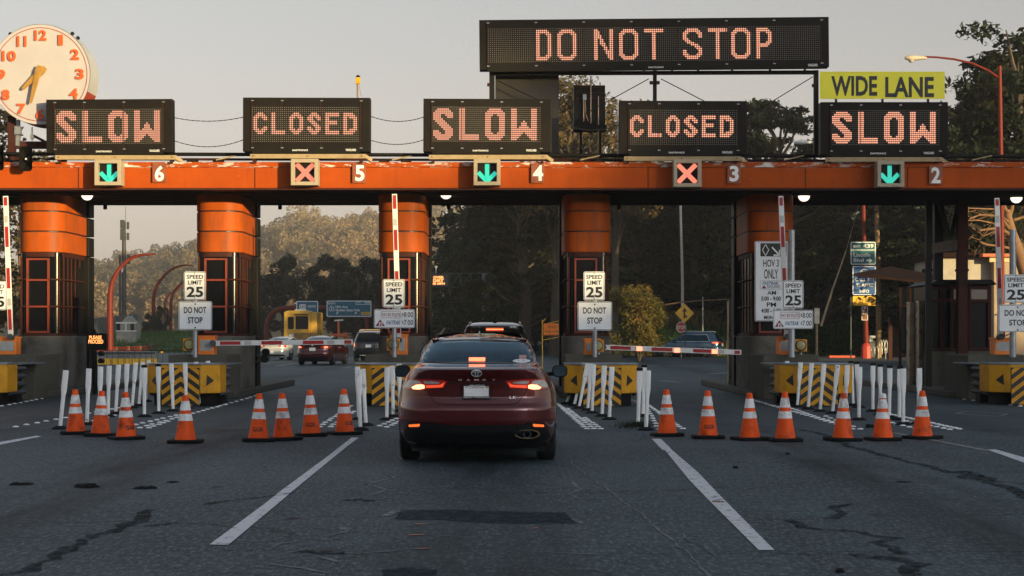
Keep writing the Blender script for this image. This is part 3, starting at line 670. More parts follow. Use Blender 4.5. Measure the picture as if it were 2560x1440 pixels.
def led_sign(name, lab, rect, c0, r0, pitch, cols, rows, glyphs, seams, Y, rot=0.0, ax=(124, 130), tx=((124.6, 128.6), (163, 126.4)), body=None):
    """rect = cabinet in photo pixels; glyphs = [(bitmap, col, row)]"""
    x0, y0, x1, y1 = rect; C = P((x0+x1)/2, y1, Y)
    r = thing(name, lab, 'message sign', tuple(C), 'black LED message signs above the lanes')
    A, B = P(x0, y1, Y), P(x1, y0, Y)
    m = MB(); m.box(A.x, B.x, Y, Y+.34, A.z+.03, B.z); m.build('cabinet', CAB, r, bevel=.008)
    s = Y/F; gx0, gx1 = seams[0], seams[-1]
    a, b = P(gx0, y1-2, Y), P(gx1, y0+6, Y)
    m = MB(); m.box(a.x, b.x, Y-.018, Y+.02, A.z-.02, b.z); face = m.build('display_face', CAB, r)
    lit = {}
    for gi, (bm_, c, w) in enumerate(glyphs):
        for j, row in enumerate(bm_.split('|')):
            for i, ch in enumerate(row):
                if ch == 'X': lit[(c+i, w+j)] = gi
    on, off = [MB() for _ in glyphs], MB(); yf = Y-.021
    for i in range(cols):
        for j in range(rows):
            p = P(c0+i*pitch, r0+j*pitch, Y)
            if (i, j) in lit:
                q = pitch*s*.41; vs = [(p.x+q*math.cos(R(22.5+45*k)), yf, p.z+q*math.sin(R(22.5+45*k))) for k in range(8)]; on[lit[(i, j)]].add(vs, [tuple(range(8))])
            else:
                q = pitch*s*.15; off.add([(p.x-q, yf, p.z-q), (p.x+q, yf, p.z-q), (p.x+q, yf, p.z+q), (p.x-q, yf, p.z+q)], [(0, 1, 2, 3)])
    for mb in on: mb.build('lit_letter', LEDON, face)
    off.build('unlit_dots', LEDOFF, face)
    m = MB()
    for x in seams:
        p, q = P(x, y1-10, Y), P(x, y0+9, Y); m.box(p.x-.006, p.x+.006, Y-.03, Y-.0185, p.z, q.z)
    m.each('door_seam', DKRED, r)
    m = MB()
    for x in seams:
        for yy in (y0+8, y1-12): p = P(x, yy, Y); m.box(p.x-.012, p.x+.05, Y-.034, Y-.019, p.z-.01, p.z+.01)
    m.each('latch', GALV, r)
    letters(r, tx, Y-.02, PLASTIC_W, 'maker_lettering')
    if rot: r.rotation_euler.y = rot
    return r
slow = [(FONT['S'], 1, 1), (FONT['L'], 14, 1), (FONT['O'], 27, 1), (FONT['W'], 40, 1)]
closed = [(FONT[k], c, 3) for k, c in zip('closed', (1, 10, 19, 28, 37, 46))]
def tx(x0, y1): return [('DAKTRONICS', x0+124, y1-8.6, x0+163, y1-4.4, .03), ('VANGUARD', x0+257, y1-10.5, x0+283, y1-4.6, .03)]
def sm(x0): return [x0+20.4, x0+94.5, x0+193, x0+292]
YS = 41.25
led_sign('message_sign', 'SLOW message sign beside the big round clock', (116, 248, 431, 385), 139.4, 274.0, 4.976, 55, 18, slow, sm(116), YS, rot=-.006, tx=tx(116, 385))
led_sign('message_sign', 'CLOSED message sign with a small yellow sensor pole on top', (607, 244, 925, 382), 631, 269, 4.99, 55, 18, closed, sm(609), YS, tx=tx(607, 382), rot=.003)
led_sign('message_sign', 'SLOW message sign below the left end of the long DO NOT STOP sign', (1058, 247, 1377, 383), 1080, 268.5, 4.99, 55, 18, slow, sm(1059), YS, tx=tx(1058, 383), rot=.004)
led_sign('message_sign', 'CLOSED message sign below the middle of the long DO NOT STOP sign', (1548, 252, 1867, 388), 1571.7, 276, 4.99, 55, 18, closed, sm(1551), YS, tx=tx(1548, 388), rot=.003)
led_sign('message_sign', 'SLOW message sign under the yellow green WIDE LANE board', (2052, 255, 2370, 390), 2077, 277, 4.99, 55, 18, slow, sm(2056), YS, tx=tx(2052, 390))
big = [(BIG[k], c, 1) for k, c in zip('DONOTSTOP', (25, 36, 55, 68, 81, 101, 114, 126, 139))]
led_sign('message_sign', 'long DO NOT STOP message sign raised above all the others', (1199, 46, 2073, 174), 1222, 69.5, 4.83, 172, 18, big, [1219, 1339, 1458, 1577, 1696, 1815, 1934, 2053], 42.4, rot=-.0092,
         tx=[('DAKTRONICS', 1621, 166, 1659, 170, .03), ('VANGUARD', 2020, 163, 2044, 169.5, .03)])
# steel frame carrying the long sign
fr = thing('sign_gantry_frame', 'dark steel frame and guy cables holding up the long DO NOT STOP sign', 'sign frame', tuple(P(1635, 385, 42.7)))
YG = 42.72
def pxbar(m, a, b, Y, w, d=None, Y2=None): m.bar(P(*a, Y), P(*b, Y2 or Y), w, d or w)
m = MB(); pxbar(m, (1224, 184), (2045, 181), YG, .09); m.build('bottom_chord', BLACK, fr)
for x, w in ((1230, .13), (1637, .09), (2040, .11)):
    m = MB(); pxbar(m, (x, 176), (x, 392), YG+.1, w); m.build('upright', BLACK, fr)
m = MB()
for x in (1400, 1440, 1520, 1610, 1680, 1745, 1830, 1925, 2012): pxbar(m, (x, 172), (x, 184), YG-.02, .05)
m.each('hanger', BLACK, fr)
m = MB()
for a, b in (((1622, 197), (1462, 285)), ((1652, 197), (1765, 255)), ((2032, 192), (1870, 290)), ((1245, 202), (1345, 250))): m.tube([P(*a, YG+.05), P(*b, YG+.05)], .012, 6)
m.each('guy_cable', BLACK, fr)
m = MB()
for x, y in ((1222, 212), (1628, 207), (1645, 207), (2034, 214)): p = P(x, y, YG); m.box(p.x-.04, p.x+.04, p.y-.03, p.y+.02, p.z-.04, p.z+.04)
m.each('cable_bracket', DKRED, fr)
bp = thing('equipment_screen', 'dark flat steel panel behind the left end of the long sign', 'steel screen', tuple(P(1318, 390, 43.1)))
m = MB(); A, B = P(1238, 392, 43.1), P(1397, 186, 43.1); m.box(A.x, B.x, 43.1, 43.16, A.z, B.z); m.build('sheet', pm('brown_black_sheet', (.025, .018, .014), .6, var=.3, scale=3), bp)
m = MB(); pxbar(m, (1338, 172), (1338, 200), 43.0, .03); pxbar(m, (1388, 172), (1388, 200), 43.0, .03); m.each('strap', DKRED, bp)
ec = thing('equipment_cabinet', 'dark electrical cabinet on legs with lit conduits between the signs', 'cabinet', tuple(P(1474, 390, 43.3)))
A, B = P(1435, 324, 43.3), P(1513, 213, 43.3); m = MB(); m.box(A.x, B.x, 43.3, 43.7, A.z+.12, B.z); m.build('housing', BLACK, ec, bevel=.01)
m = MB(); m.box(A.x-.02, B.x+.02, 43.15, 43.75, A.z-.02, A.z+.10); m.build('shelf', BLACK, ec)
for x in (1452, 1500):
    m = MB(); pxbar(m, (x, 322), (x, 395), 43.4, .07); m.build('leg', BLACK, ec)
m = MB()
for x, y0, y1 in ((1477, 190, 308), (1496, 240, 390), (1459, 250, 304)): m.tube([P(x, y0, 43.22), P(x, y1, 43.22)], .014, 8)
m.tube([P(1463, 252, 43.22), P(1464, 285, 43.22), P(1471, 303, 43.22)], .01, 6)
m.each('conduit', pm('dull_conduit', (.35, .24, .18), .45, metal=.4), ec, smooth=True)
m = MB(); A, B = P(1457, 250, 43.22), P(1466, 236, 43.22); m.box(A.x, B.x, 43.18, 43.24, A.z, B.z); m.build('junction_box', GALV, ec)
m = MB()
for y in (218, 232, 245): A, B = P(1440, y+1, 43.28), P(1510, y-1, 43.28); m.box(A.x, B.x, 43.27, 43.3, A.z, B.z)
m.each('strut', DKRED, ec)
m = MB(); m.tube([P(1545, 252, 42.9), P(1546, 392, 42.9)], .022, 8); tag(m.build('white_pipe', PLASTIC_W, smooth=True), 'slim white pipe standing left of the CLOSED sign under the long sign', 'pipe')
# planks and pipes under the signs
for x0, x1, y, lab in ((138, 438, 388, 'pale timber plank under the SLOW sign beside the clock'), (625, 912, 385, 'pale timber plank under the left CLOSED sign'), (1072, 1365, 387, 'pale timber plank under the SLOW sign left of centre'), (1560, 1850, 391, 'pale timber plank under the right CLOSED sign'), (2064, 2352, 393, 'shaded timber plank under the SLOW sign at right')):
    r = thing('walkway_plank', lab, 'plank', tuple(P((x0+x1)/2, y+11, 41.2)), 'timber planks under the message signs')
    A, B = P(x0, y+11, 41.2), P(x1, y, 41.2); m = MB(); m.box(A.x, B.x, 41.2, 41.26, A.z, B.z); m.build('board', WOOD, r, bevel=.004)
    m = MB()
    for x in (x0+8, (x0+x1)/2, x1-8): p = P(x, y+5, 41.19); m.lathe([(.014, -.006), (.014, .008)], p, 8, axis=1)
    m.each('bolt', BLACK, r)
    for x in (x0+10, x1-10):
        m = MB(); p, q = P(x, y+10, 41.3), P(x, 410, 41.45); m.box(p.x-.035, p.x+.035, 41.28, 41.5, q.z, p.z); m.build('bracket', DKRED, r)
    m = MB(); m.bar(P(x1-2, y+4, 41.27), P(x1+16, y+16, 41.5), .05, .09); m.build('end_brace', WOOD, r)
r = thing('conduit_run', 'long dark service pipe running along the top of the canopy', 'pipe', tuple(P(1280, 398, 41.9)))
m = MB(); m.tube([P(-200, 384, 41.9), P(2800, 392, 41.9)], .045, 10); m.build('pipe', BLACK, r, smooth=True)
m = MB(); m.tube([P(-200, 397, 42.1), P(2800, 403, 42.1)], .03, 8); m.build('lower_pipe', DKRED, r, smooth=True)
for x in (15, 480, 545, 960, 1015, 1450, 1500, 1930, 1990, 2440, 2500):
    m = MB(); a, b = P(x, 385, 42.0), P(x, 410, 42.0); m.box(a.x-.12, a.x+.12, 41.95, 42.2, b.z-.05, a.z-.12); m.each('stand', BLACK, r)
m = MB()
for x in (100, 540, 980, 1450, 1960, 2430): m.bar(P(x, 400, 41.8), P(x+50, 389, 41.8), .03, .03)
m.each('brace_bar', WOOD, r)
# chains
def chain(a, b, sag, lab):
    m = MB(); n = 26; pa, pb = P(*a, 41.35), P(*b, 41.35); pts = []
    for i in range(n+1):
        t = i/n; p = pa.lerp(pb, t); p.z -= sag/106.3*4*t*(1-t); pts.append(p)
    for i in range(n):
        d = (pts[i+1]-pts[i]); q = pts[i]; w = .011 if i % 2 else .018
        m.bar(q, q+d*1.12, w, .026-w+.004)
    tag(m.build('safety_chain', BLACK), lab, 'chain', 'chains strung between the message signs')
for (a, b, s, l) in (((431, 293), (607, 293), 10, 'upper chain between the clock side SLOW sign and left CLOSED sign'), ((431, 350), (607, 350), 17, 'lower chain between the clock side SLOW sign and left CLOSED sign'), ((925, 290), (1058, 293), 12, 'upper chain between the left CLOSED sign and middle SLOW sign'), ((925, 350), (1058, 350), 11, 'lower chain between the left CLOSED sign and middle SLOW sign'), ((1377, 292), (1548, 312), 22, 'upper chain in front of the electrical cabinet'), ((1377, 350), (1548, 352), 18, 'lower chain in front of the electrical cabinet')):
    chain(a, b, s, l)
r = thing('sensor_pole', 'small yellow sensor box on a pole above the left CLOSED sign', 'sensor', tuple(P(894, 244, 41.5)))
m = MB(); m.tube([P(894, 244, 41.5), P(894, 205, 41.5)], .022, 8); m.tube([P(898, 215, 41.5), P(903, 240, 41.5)], .006, 6); m.build('pole', WOODP, r)
A, B = P(889, 209, 41.45), P(900, 193, 41.45); m = MB(); m.box(A.x, B.x, 41.45, 41.55, A.z, B.z); m.build('housing', YELLOW, r, bevel=.008)
m = MB(); m.lathe([(.055, 0), (.045, .03), (.01, .055)], P(895, 193, 41.5), 10); m.build('cap', BLACK, r)
# WIDE LANE board
r = thing('wide_lane_sign', 'fluorescent yellow green WIDE LANE board above the right SLOW sign', 'sign board', tuple(P(2206, 249, 41.3)))
A, B = P(2050, 247, 41.3), P(2362, 179, 41.3); m = MB(); m.box(A.x, B.x, 41.3, 41.33, A.z, B.z); m.build('panel', LIME, r)
letters(r, [('WIDE', 2078, 190, 2193, 240, .03), ('LANE', 2213, 192, 2335, 243, .03)], 41.3, INK)
m = MB()
for x in (2090, 2206, 2320): pxbar(m, (x, 235), (x, 262), 41.38, .05)
m.build('bracket', BLACK, r)
# lane use signals
def signal(rect, kind, lab):
    x0, y0, x1, y1 = rect; Y = 40.95
    r = thing('lane_signal', lab, 'lane signal', tuple(P((x0+x1)/2, y1, Y)), 'square lane use signals on the orange beam')
    A, B = P(x0, y1, Y), P(x1, y0, Y); b = .085
    m = MB(); o = [(A.x, A.z), (B.x, A.z), (B.x, B.z), (A.x, B.z)]; i = [(A.x+b, A.z+b), (B.x-b, A.z+b), (B.x-b, B.z-b), (A.x+b, B.z-b)]
    ring_prism(m, o, i, Y, Y+.4); m.build('frame', pm('cream_signal_frame', (.40, .33, .24), .6, var=.15, scale=5, dirt=(.28, .18, .09), damt=.6, dscale=5), r, bevel=.006)
    m = MB(); m.box(A.x+.01, B.x-.01, Y+.16, Y+.39, A.z+.01, B.z-.01); m.build('back', BLACK, r)
    cx, cz = (A.x+B.x)/2, (A.z+B.z)/2; h = (B.z-A.z)/2-b; m = MB(); y = Y+.15
    def stroke(a, c, w=.05):
        a, c = Vector((a[0], 0, a[1])), Vector((c[0], 0, c[1])); d = (c-a).normalized(); n = Vector((-d.z, 0, d.x))*w
        m.add([Vector((cx, y, cz))+q for q in (a+n, a-n, c-n, c+n)], [(0, 1, 2, 3)])
    if kind == 'arrow':
        stroke((0, h*.95), (0, -h*.78)); stroke((-h*.95, h*.05), (.0, -h*.93)); y -= .002; stroke((h*.95, h*.05), (.0, -h*.93))
        m.build('green_arrow', GREENLED, r)
    else:
        stroke((-h*.9, h*.9), (h*.9, -h*.9), .055); y -= .002; stroke((h*.9, h*.9), (-h*.9, -h*.9), .055); m.build('red_cross', REDX, r)
signal((236, 399, 302, 463), 'arrow', 'green arrow lane signal left of the white 6'); signal((727, 397, 795, 463), 'cross', 'red cross lane signal left of the white 5')
signal((1184, 398, 1251, 463), 'arrow', 'green arrow lane signal left of the white 4'); signal((1684, 398, 1754, 467), 'cross', 'red cross lane signal left of the white 3')
signal((2194, 402, 2261, 467), 'arrow', 'green arrow lane signal left of the white 2')
PLATE = pm('rust_brown_plate', (.30, .075, .025), .6, var=.3, scale=4, dirt=(.10, .04, .02), damt=.6)
for d, pr, dr in (('6', (381, 407, 415, 456), (387, 414, 410, 453)), ('5', (881, 408, 915, 457), (888, 413, 911, 453)), ('4', (1328, 408, 1361, 457), (1332, 413, 1358, 452)), ('3', (1819, 409, 1852, 458), (1824, 414, 1847, 454)), ('2', (2323, 413, 2357, 461), (2328, 418, 2351, 458))):
    Y = 41.33; r = thing('lane_number_plate', 'white numeral %s on a square plate on the orange beam' % d, 'lane number', tuple(P((pr[0]+pr[2])/2, pr[3], Y)), 'lane numbers on the orange beam')
    panel(r, *pr, Y, PLATE, 'plate', .01, th=.03); letters(r, [(d, *dr, .03)], Y, WHITE, 'numeral')
for x, y, lab in ((218, 487, 'lit half round ceiling lamp nearest the clock'), (1115, 484, 'lit half round ceiling lamp under the lane 4 arrow'), (2010, 490, 'lit half round ceiling lamp above the carpool sign'), (2541, 494, 'lit half round ceiling lamp at the right picture edge')):
    Yl = 43.6; p = P(x, y, Yl); r = thing('canopy_lamp', lab, 'lamp', tuple(p), 'half round lamps under the canopy')
    m = MB(); m.lathe([(.145, 0), (.135, -.05), (.10, -.10), (.05, -.13), (.01, -.135)], p, 20); m.build('globe', LAMP, r, smooth=True)
    m = MB(); m.lathe([(.16, 0.001), (.16, .05), (.05, .06), (.05, cz0-p.z+.12)], p, 16); m.build('fitting', BLACK, r, smooth=True)
for x, lab in ((263, 'dark canister camera hanging under the canopy in lane 6'), (700, 'dark canister camera hanging under the canopy in lane 5'), (1122, 'dark canister camera hanging under the canopy in lane 4'), (1547, 'dark canister camera hanging in the shade in lane 3')):
    p = P(x, 509, 45.8); r = thing('canopy_camera', lab, 'camera', tuple(p), 'canister cameras under the canopy')
    m = MB(); m.lathe([(.05, 0), (.052, -.14), (.03, -.155)], p, 12); m.build('housing', BLACK, r, smooth=True)
    m = MB(); m.tube([p+Vector((0, 0, -.01)), p+Vector((0, 0, .2))], .02); m.tube([p+Vector((-.09, 0, .1)), p+Vector((-.08, 0, -.03)), p+Vector((-.04, 0, -.04))], .008); m.build('bracket', BLACK, r)
# ================================================================ clock
YC = 41.66; cc = P(101, 186, YC); cr = 125/F*YC
r = thing('round_clock', 'big round cream clock with orange numerals at the left', 'clock', tuple(cc))
CREAM = pm('cream_clock_face', (.44, .405, .41), .5, var=.05, scale=1.5, dirt=(.38, .33, .27), damt=.4, dscale=1.3, lo=.5, hi=.75)
m = MB(); m.lathe([(cr, 0), (cr, .02), (.01, .02)], cc, 72, axis=1); m.build('face', CREAM, r, smooth=True)
n = 72
for nm, a0, a1, mt in (('drum_upper', -20, 200, pm('grey_drum', (.42, .41, .42), .6, var=.1)), ('drum_lower', 200, 340, pm('red_drum', (.34, .045, .02), .5, var=.15))):
    m = MB(); k = 40; vs = []
    for i in range(k+1):
        t = R(a0+(a1-a0)*i/k)
        for q, y in ((cr*1.004, -.02), (cr*1.004, .84), (cr*.97, .84)): vs.append(cc+Vector((q*math.cos(t), y, q*math.sin(t))))
    m.add(vs, [(i*3+j, i*3+j+1, i*3+j+4, i*3+j+3) for i in range(k) for j in (0, 1)]); m.build(nm, mt, r, smooth=True)
m = MB(); m.lathe([(cr*.985, .80), (.01, .80)], cc, 60, axis=1); m.build('drum_back', BLACK, r)
ORN = pm('orange_numeral', (.68, .09, .02), .45, var=.1); YOUT = pm('cream_outline', (.50, .36, .20), .5, var=.1)
m = MB(); k = 96
vs = [cc+Vector((q*math.cos(2*math.pi*i/k), -.004, q*math.sin(2*math.pi*i/k))) for q in (cr*.925, cr*.94) for i in range(k)]
m.add(vs, [(i, (i+1) % k, k+(i+1) % k, k+i) for i in range(k)]); m.build('minute_ring', pm('dark_red_ring', (.30, .03, .02), .5), r)
for s, x, y, w in (('12', 101, 88, 30), ('1', 151, 100, 12), ('2', 187, 136, 21), ('3', 199, 185, 21), ('4', 184, 234, 21), ('5', 151, 271, 20), ('6', 100, 286, 21), ('7', 53, 272, 22), ('8', 14, 237, 20), ('9', 3, 187, 20), ('10', 22, 140, 35), ('11', 54, 103, 24)):
    m = MB(); text_rect(m, s, x-w/2, y-13, x+w/2, y+13, YC-.045, .035); o = m.build('numeral', ORN, r)
    m = MB(); text_rect(m, s, x-w/2-1, y-14, x+w/2+1, y+14, YC-.012, .06); m.build('outline', YOUT, o)
HAND = pm('brass_hand', (.45, .24, .05), .4, metal=.3, var=.2, scale=8)
def hand(a, b, w0, w1, y, nm):
    pa, pb = P(*a, YC), P(*b, YC); d = (pb-pa).normalized(); nn = Vector((-d.z, 0, d.x)); m = MB()
    pts = [pa+nn*w0*.6-d*0, pa-nn*w0*.6, pa+d*.12-nn*w0, pb-nn*w1, pb+d*.03, pb+nn*w1, pa+d*.12+nn*w0]
    m.prism([(p.x, p.z) for p in (pts[0], pts[1], pts[2], pts[3], pts[4], pts[5], pts[6])], 1, YC+y-.025, YC+y); m.build(nm, HAND, r)
hand((116, 170), (60, 223), .09, .035, -.09, 'hour_hand'); hand((103, 166), (81, 258), .075, .03, -.13, 'minute_hand')
m = MB(); m.lathe([(.035, -.17), (.035, 0)], P(99, 186, YC), 12, axis=1); m.build('hub', HAND, r)
m = MB()
for x, y in ((26, 85), (181, 84), (195, 95)): p = P(x, y, YC+.3); m.lathe([(.03, -.015), (.045, -.015), (.045, .015), (.03, .015)], p, 10, axis=1)
m.each('lifting_eye', BLACK, r)
cs = thing('clock_support', 'dark red steel frame under the round clock', 'steel frame', tuple(P(40, 405, YC+.4)))
m = MB(); pxbar(m, (30, 290), (30, 405), YC+.4, .17, .15); pxbar(m, (160, 300), (160, 405), YC+.4, .12, .12); m.each('post', DKRED, cs)
m = MB(); pxbar(m, (28, 363), (170, 363), YC+.5, .15, .17); m.build('cross_beam', DKRED, cs)
m = MB(); pxbar(m, (85, 340), (116, 356), YC+.4, .05, .06); pxbar(m, (-40, 300), (-40, 405), YC+.4, .15); m.each('brace', DKRED, cs)
m = MB(); A, B = P(36, 336, YC+.3), P(52, 316, YC+.3); m.box(A.x, B.x, YC+.28, YC+.4, A.z, B.z); pxbar(m, (45, 300), (45, 365), YC+.42, .09); m.build('junction_box', GALV, cs)
m = MB(); pxbar(m, (80, 318), (80, 352), YC+.2, .03); A, B = P(76, 347, YC+.15), P(84, 336, YC+.15); m.box(A.x, B.x, YC+.13, YC+.2, A.z, B.z); m.build('sensor', GALV, cs)
def horn(px, py, w, h, lab, turn):
    Y = 41.0; p = P(px, py, Y); s = Y/F; r = thing('horn_speaker', lab, 'loudspeaker', tuple(p), 'black horn loudspeakers at the left end of the beam')
    a, b = w*s/2, h*s/2; m = MB(); rings = []
    for (q, y) in ((1, 0), (1.0, .02), (.75, .10), (.45, .22), (.22, .36), (.2, .5)):
        rings.append([(p.x+x*q, p.y+y, p.z+z*q) for x, z in rrect(-a, -b, a, b, min(a, b)*.5, 4)])
    k = len(rings[0]); vs = [v for rg in rings for v in rg]
    m.add(vs, [(i*k+j, i*k+(j+1) % k, (i+1)*k+(j+1) % k, (i+1)*k+j) for i in range(5) for j in range(k)]+[tuple(5*k+j for j in range(k))]); m.build('flare', BLACK, r, smooth=True)
    m = MB(); m.lathe([(.001, .03), (.03, .035), (.035, .06), (.1, .2)], p, 12, axis=1); m.build('throat', BLACK, r, smooth=True)
    m = MB(); m.lathe([(.001, .018), (.022, .02), (.024, .03)], p+Vector((0, 0, .0)), 10, axis=1); m.build('driver_tip', PLASTIC_W, r)
    m = MB(); m.bar(p+Vector((-.05, .45, 0)), p+Vector((-.5, .5, -.02)), .06, .06); m.bar(p+Vector((0, .5, 0)), p+Vector((0, .5, -.35)), .05, .05); m.build('bracket', BLACK, r)
horn(64, 397, 33, 62, 'black horn loudspeaker just left of the lowest clock bracket', 0); horn(-6, 395, 30, 62, 'black horn loudspeaker cut off by the left picture edge', 0)
# ================================================================ gates, beacons, road signs on the islands
def gate(cab, a, b, lab, lights=(), flip=1):
    Y = 40.5; s = Y/F; x0, y0, x1, y1 = cab
    r = thing('barrier_gate', lab, 'barrier gate', tuple(P((x0+x1)/2, y1, Y)), 'orange barrier gates with striped arms')
    A, B = P(x0, y1, Y), P(x1, y0, Y); zb = 1.03
    m = MB(); m.box(A.x, B.x, Y, Y+.42, zb, B.z); m.build('cabinet', OSIGN, r, bevel=.012)
    m = MB(); m.box(A.x+.05, B.x-.05, Y-.006, Y+.001, zb+.09, B.z-.09); m.build('inspection_panel', GREY, r)
    m = MB(); m.box(A.x-.015, B.x+.015, Y-.012, Y+.43, B.z-.025, B.z+.012); m.build('lid', OSIGN, r)
    pa, pb = P(*a, Y-.12), P(*b, Y-.12); d = pb-pa; L_ = d.length; d.normalize(); n = Vector((-d.z, 0, d.x)); w = .058
    def seg(m, t0, t1, ww, dy):
        q0, q1 = pa+d*t0, pa+d*t1
        vs = [q+n*i*ww+Vector((0, j, 0)) for q in (q0, q1) for i, j in ((-1, -dy), (1, -dy), (1, dy), (-1, dy))]
        m.add(vs, [(3, 2, 1, 0), (4, 5, 6, 7)]+[(i, (i+1) % 4, (i+1) % 4+4, i+4) for i in range(4)])
    m = MB(); seg(m, 0, L_, w, .022); arm = m.build('arm', PLASTIC_W, r, bevel=.006)
    m = MB(); t = .16
    while t < L_-.1: seg(m, t, min(t+.47, L_-.03), w*.68, .025); t += .95
    m.each('red_stripe', RED, arm)
    m = MB(); t = .72
    while t < L_-.3: seg(m, t, t+.16, w*.7, .024); t += 1.9
    m.each('grey_tape', GREY, arm)
    for lx, ly in lights:
        p = P(lx, ly, Y-.12); m = MB(); m.box(p.x-.065, p.x+.065, p.y-.045, p.y-.026, p.z-.05, p.z+.05); m.build('arm_lamp', em('gate_lamp_lit', (1.0, .22, .12), 1.6), arm, bevel=.01)
    m = MB(); m.lathe([(.07, -.19), (.07, .02)], pa+Vector((0, .12, 0)), 14, axis=1); m.build('pivot', GALV2, r, smooth=True)
gate((-30, 843, 40, 890), (27, 842), (14, 490), 'barrier gate with raised arm at the left picture edge'); gate((495, 840, 535, 886), (533, 858), (882, 855), 'barrier gate with lowered arm across lane 5')
gate((976, 836, 1018, 884), (997, 850), (986, 485), 'barrier gate with raised arm before the third booth'); gate((1461, 847, 1500, 888), (1508, 868), (1853, 881), 'barrier gate with lowered arm and lit red lamps', ((1598, 872), (1692, 876), (1786, 879)))
gate((1946, 842, 1976, 888), (1967, 842), (1952, 490), 'barrier gate with raised arm beside the carpool sign'); gate((2486, 845, 2530, 890), (2502, 842), (2492, 495), 'barrier gate with raised arm near the right picture edge')
for x0, y0, lab in ((457, 846, 'amber warning beacon in a yellow box under the first DO NOT STOP sign'), (967, 846, 'amber warning beacon in a yellow box left of the sedan roof'), (1478, 849, 'amber warning beacon in a yellow box right of the sedan'), (1986, 848, 'amber warning beacon in a yellow box under the carpool lane fares')):
    Y = 40.1; r = thing('warning_beacon', lab, 'beacon', tuple(P(x0+16, y0+31, Y)), 'yellow boxed amber beacons on the island noses')
    A, B = P(x0, y0+31, Y), P(x0+32, y0, Y); m = MB(); m.box(A.x, B.x, Y, Y+.16, A.z, B.z); m.build('box', pm('orange_yellow_box', (.68, .27, .02), .5, var=.15, scale=6), r, bevel=.012)
    c = (A+B)/2; c.y = Y; m = MB(); m.lathe([(.125, .0), (.125, -.03), (.112, -.035), (.11, -.005)], c, 24, axis=1); m.build('lens_ring', INK, r, smooth=True)
    m = MB(); m.lathe([(.111, -.01), (.10, -.03), (.06, -.045), (.005, -.05)], c, 24, axis=1); m.build('lens', BEACON, r, smooth=True)
    m = MB(); m.tube([(c.x+.03, Y+.2, 1.0), (c.x+.03, Y+.2, c.z)], .03); m.build('stem', GALV, r)
SY = 39.9
def frac(rect, fx0, fy0, fx1, fy1): x0, y0, x1, y1 = rect; return (x0+(x1-x0)*fx0, y0+(y1-y0)*fy0, x0+(x1-x0)*fx1, y0+(y1-y0)*fy1)
def speed(rect, lab, Y=SY):
    r = thing('speed_limit_sign', lab, 'speed sign', tuple(P((rect[0]+rect[2])/2, rect[3], Y)), 'white SPEED LIMIT 25 signs')
    pl = panel(r, *rect, Y, WHITE, 'plate', .045, INK, .012, .010)
    letters(r, [('SPEED', *frac(rect, .12, .11, .89, .255), .024), ('LIMIT', *frac(rect, .18, .31, .83, .455), .024), ('25', *frac(rect, .12, .53, .89, .90), .03)], Y, INK)
    m = MB(); 
    for f in (.06, .93): p = P((rect[0]+rect[2])/2, rect[1]+(rect[3]-rect[1])*f, Y-.004); m.lathe([(.012, -.006), (.012, .004)], p, 8, axis=1)
    m.each('bolt', INK, r)
def dns(rect, lab, Y=SY-.01):
    r = thing('do_not_stop_sign', lab, 'road sign', tuple(P((rect[0]+rect[2])/2, rect[3], Y)), 'white DO NOT STOP signs')
    panel(r, *rect, Y, WHITE, 'plate', .045, INK, .012, .010)
    letters(r, [('DO NOT', *frac(rect, .16, .20, .83, .42), .024), ('STOP', *frac(rect, .28, .55, .72, .77), .024)], Y, INK)
    m = MB()
    for f in (.10, .92): p = P((rect[0]+rect[2])/2, rect[1]+(rect[3]-rect[1])*f, Y-.004); m.lathe([(.02, -.006), (.02, .004)], p, 8, axis=1)
    m.each('bolt', GALV2, r)
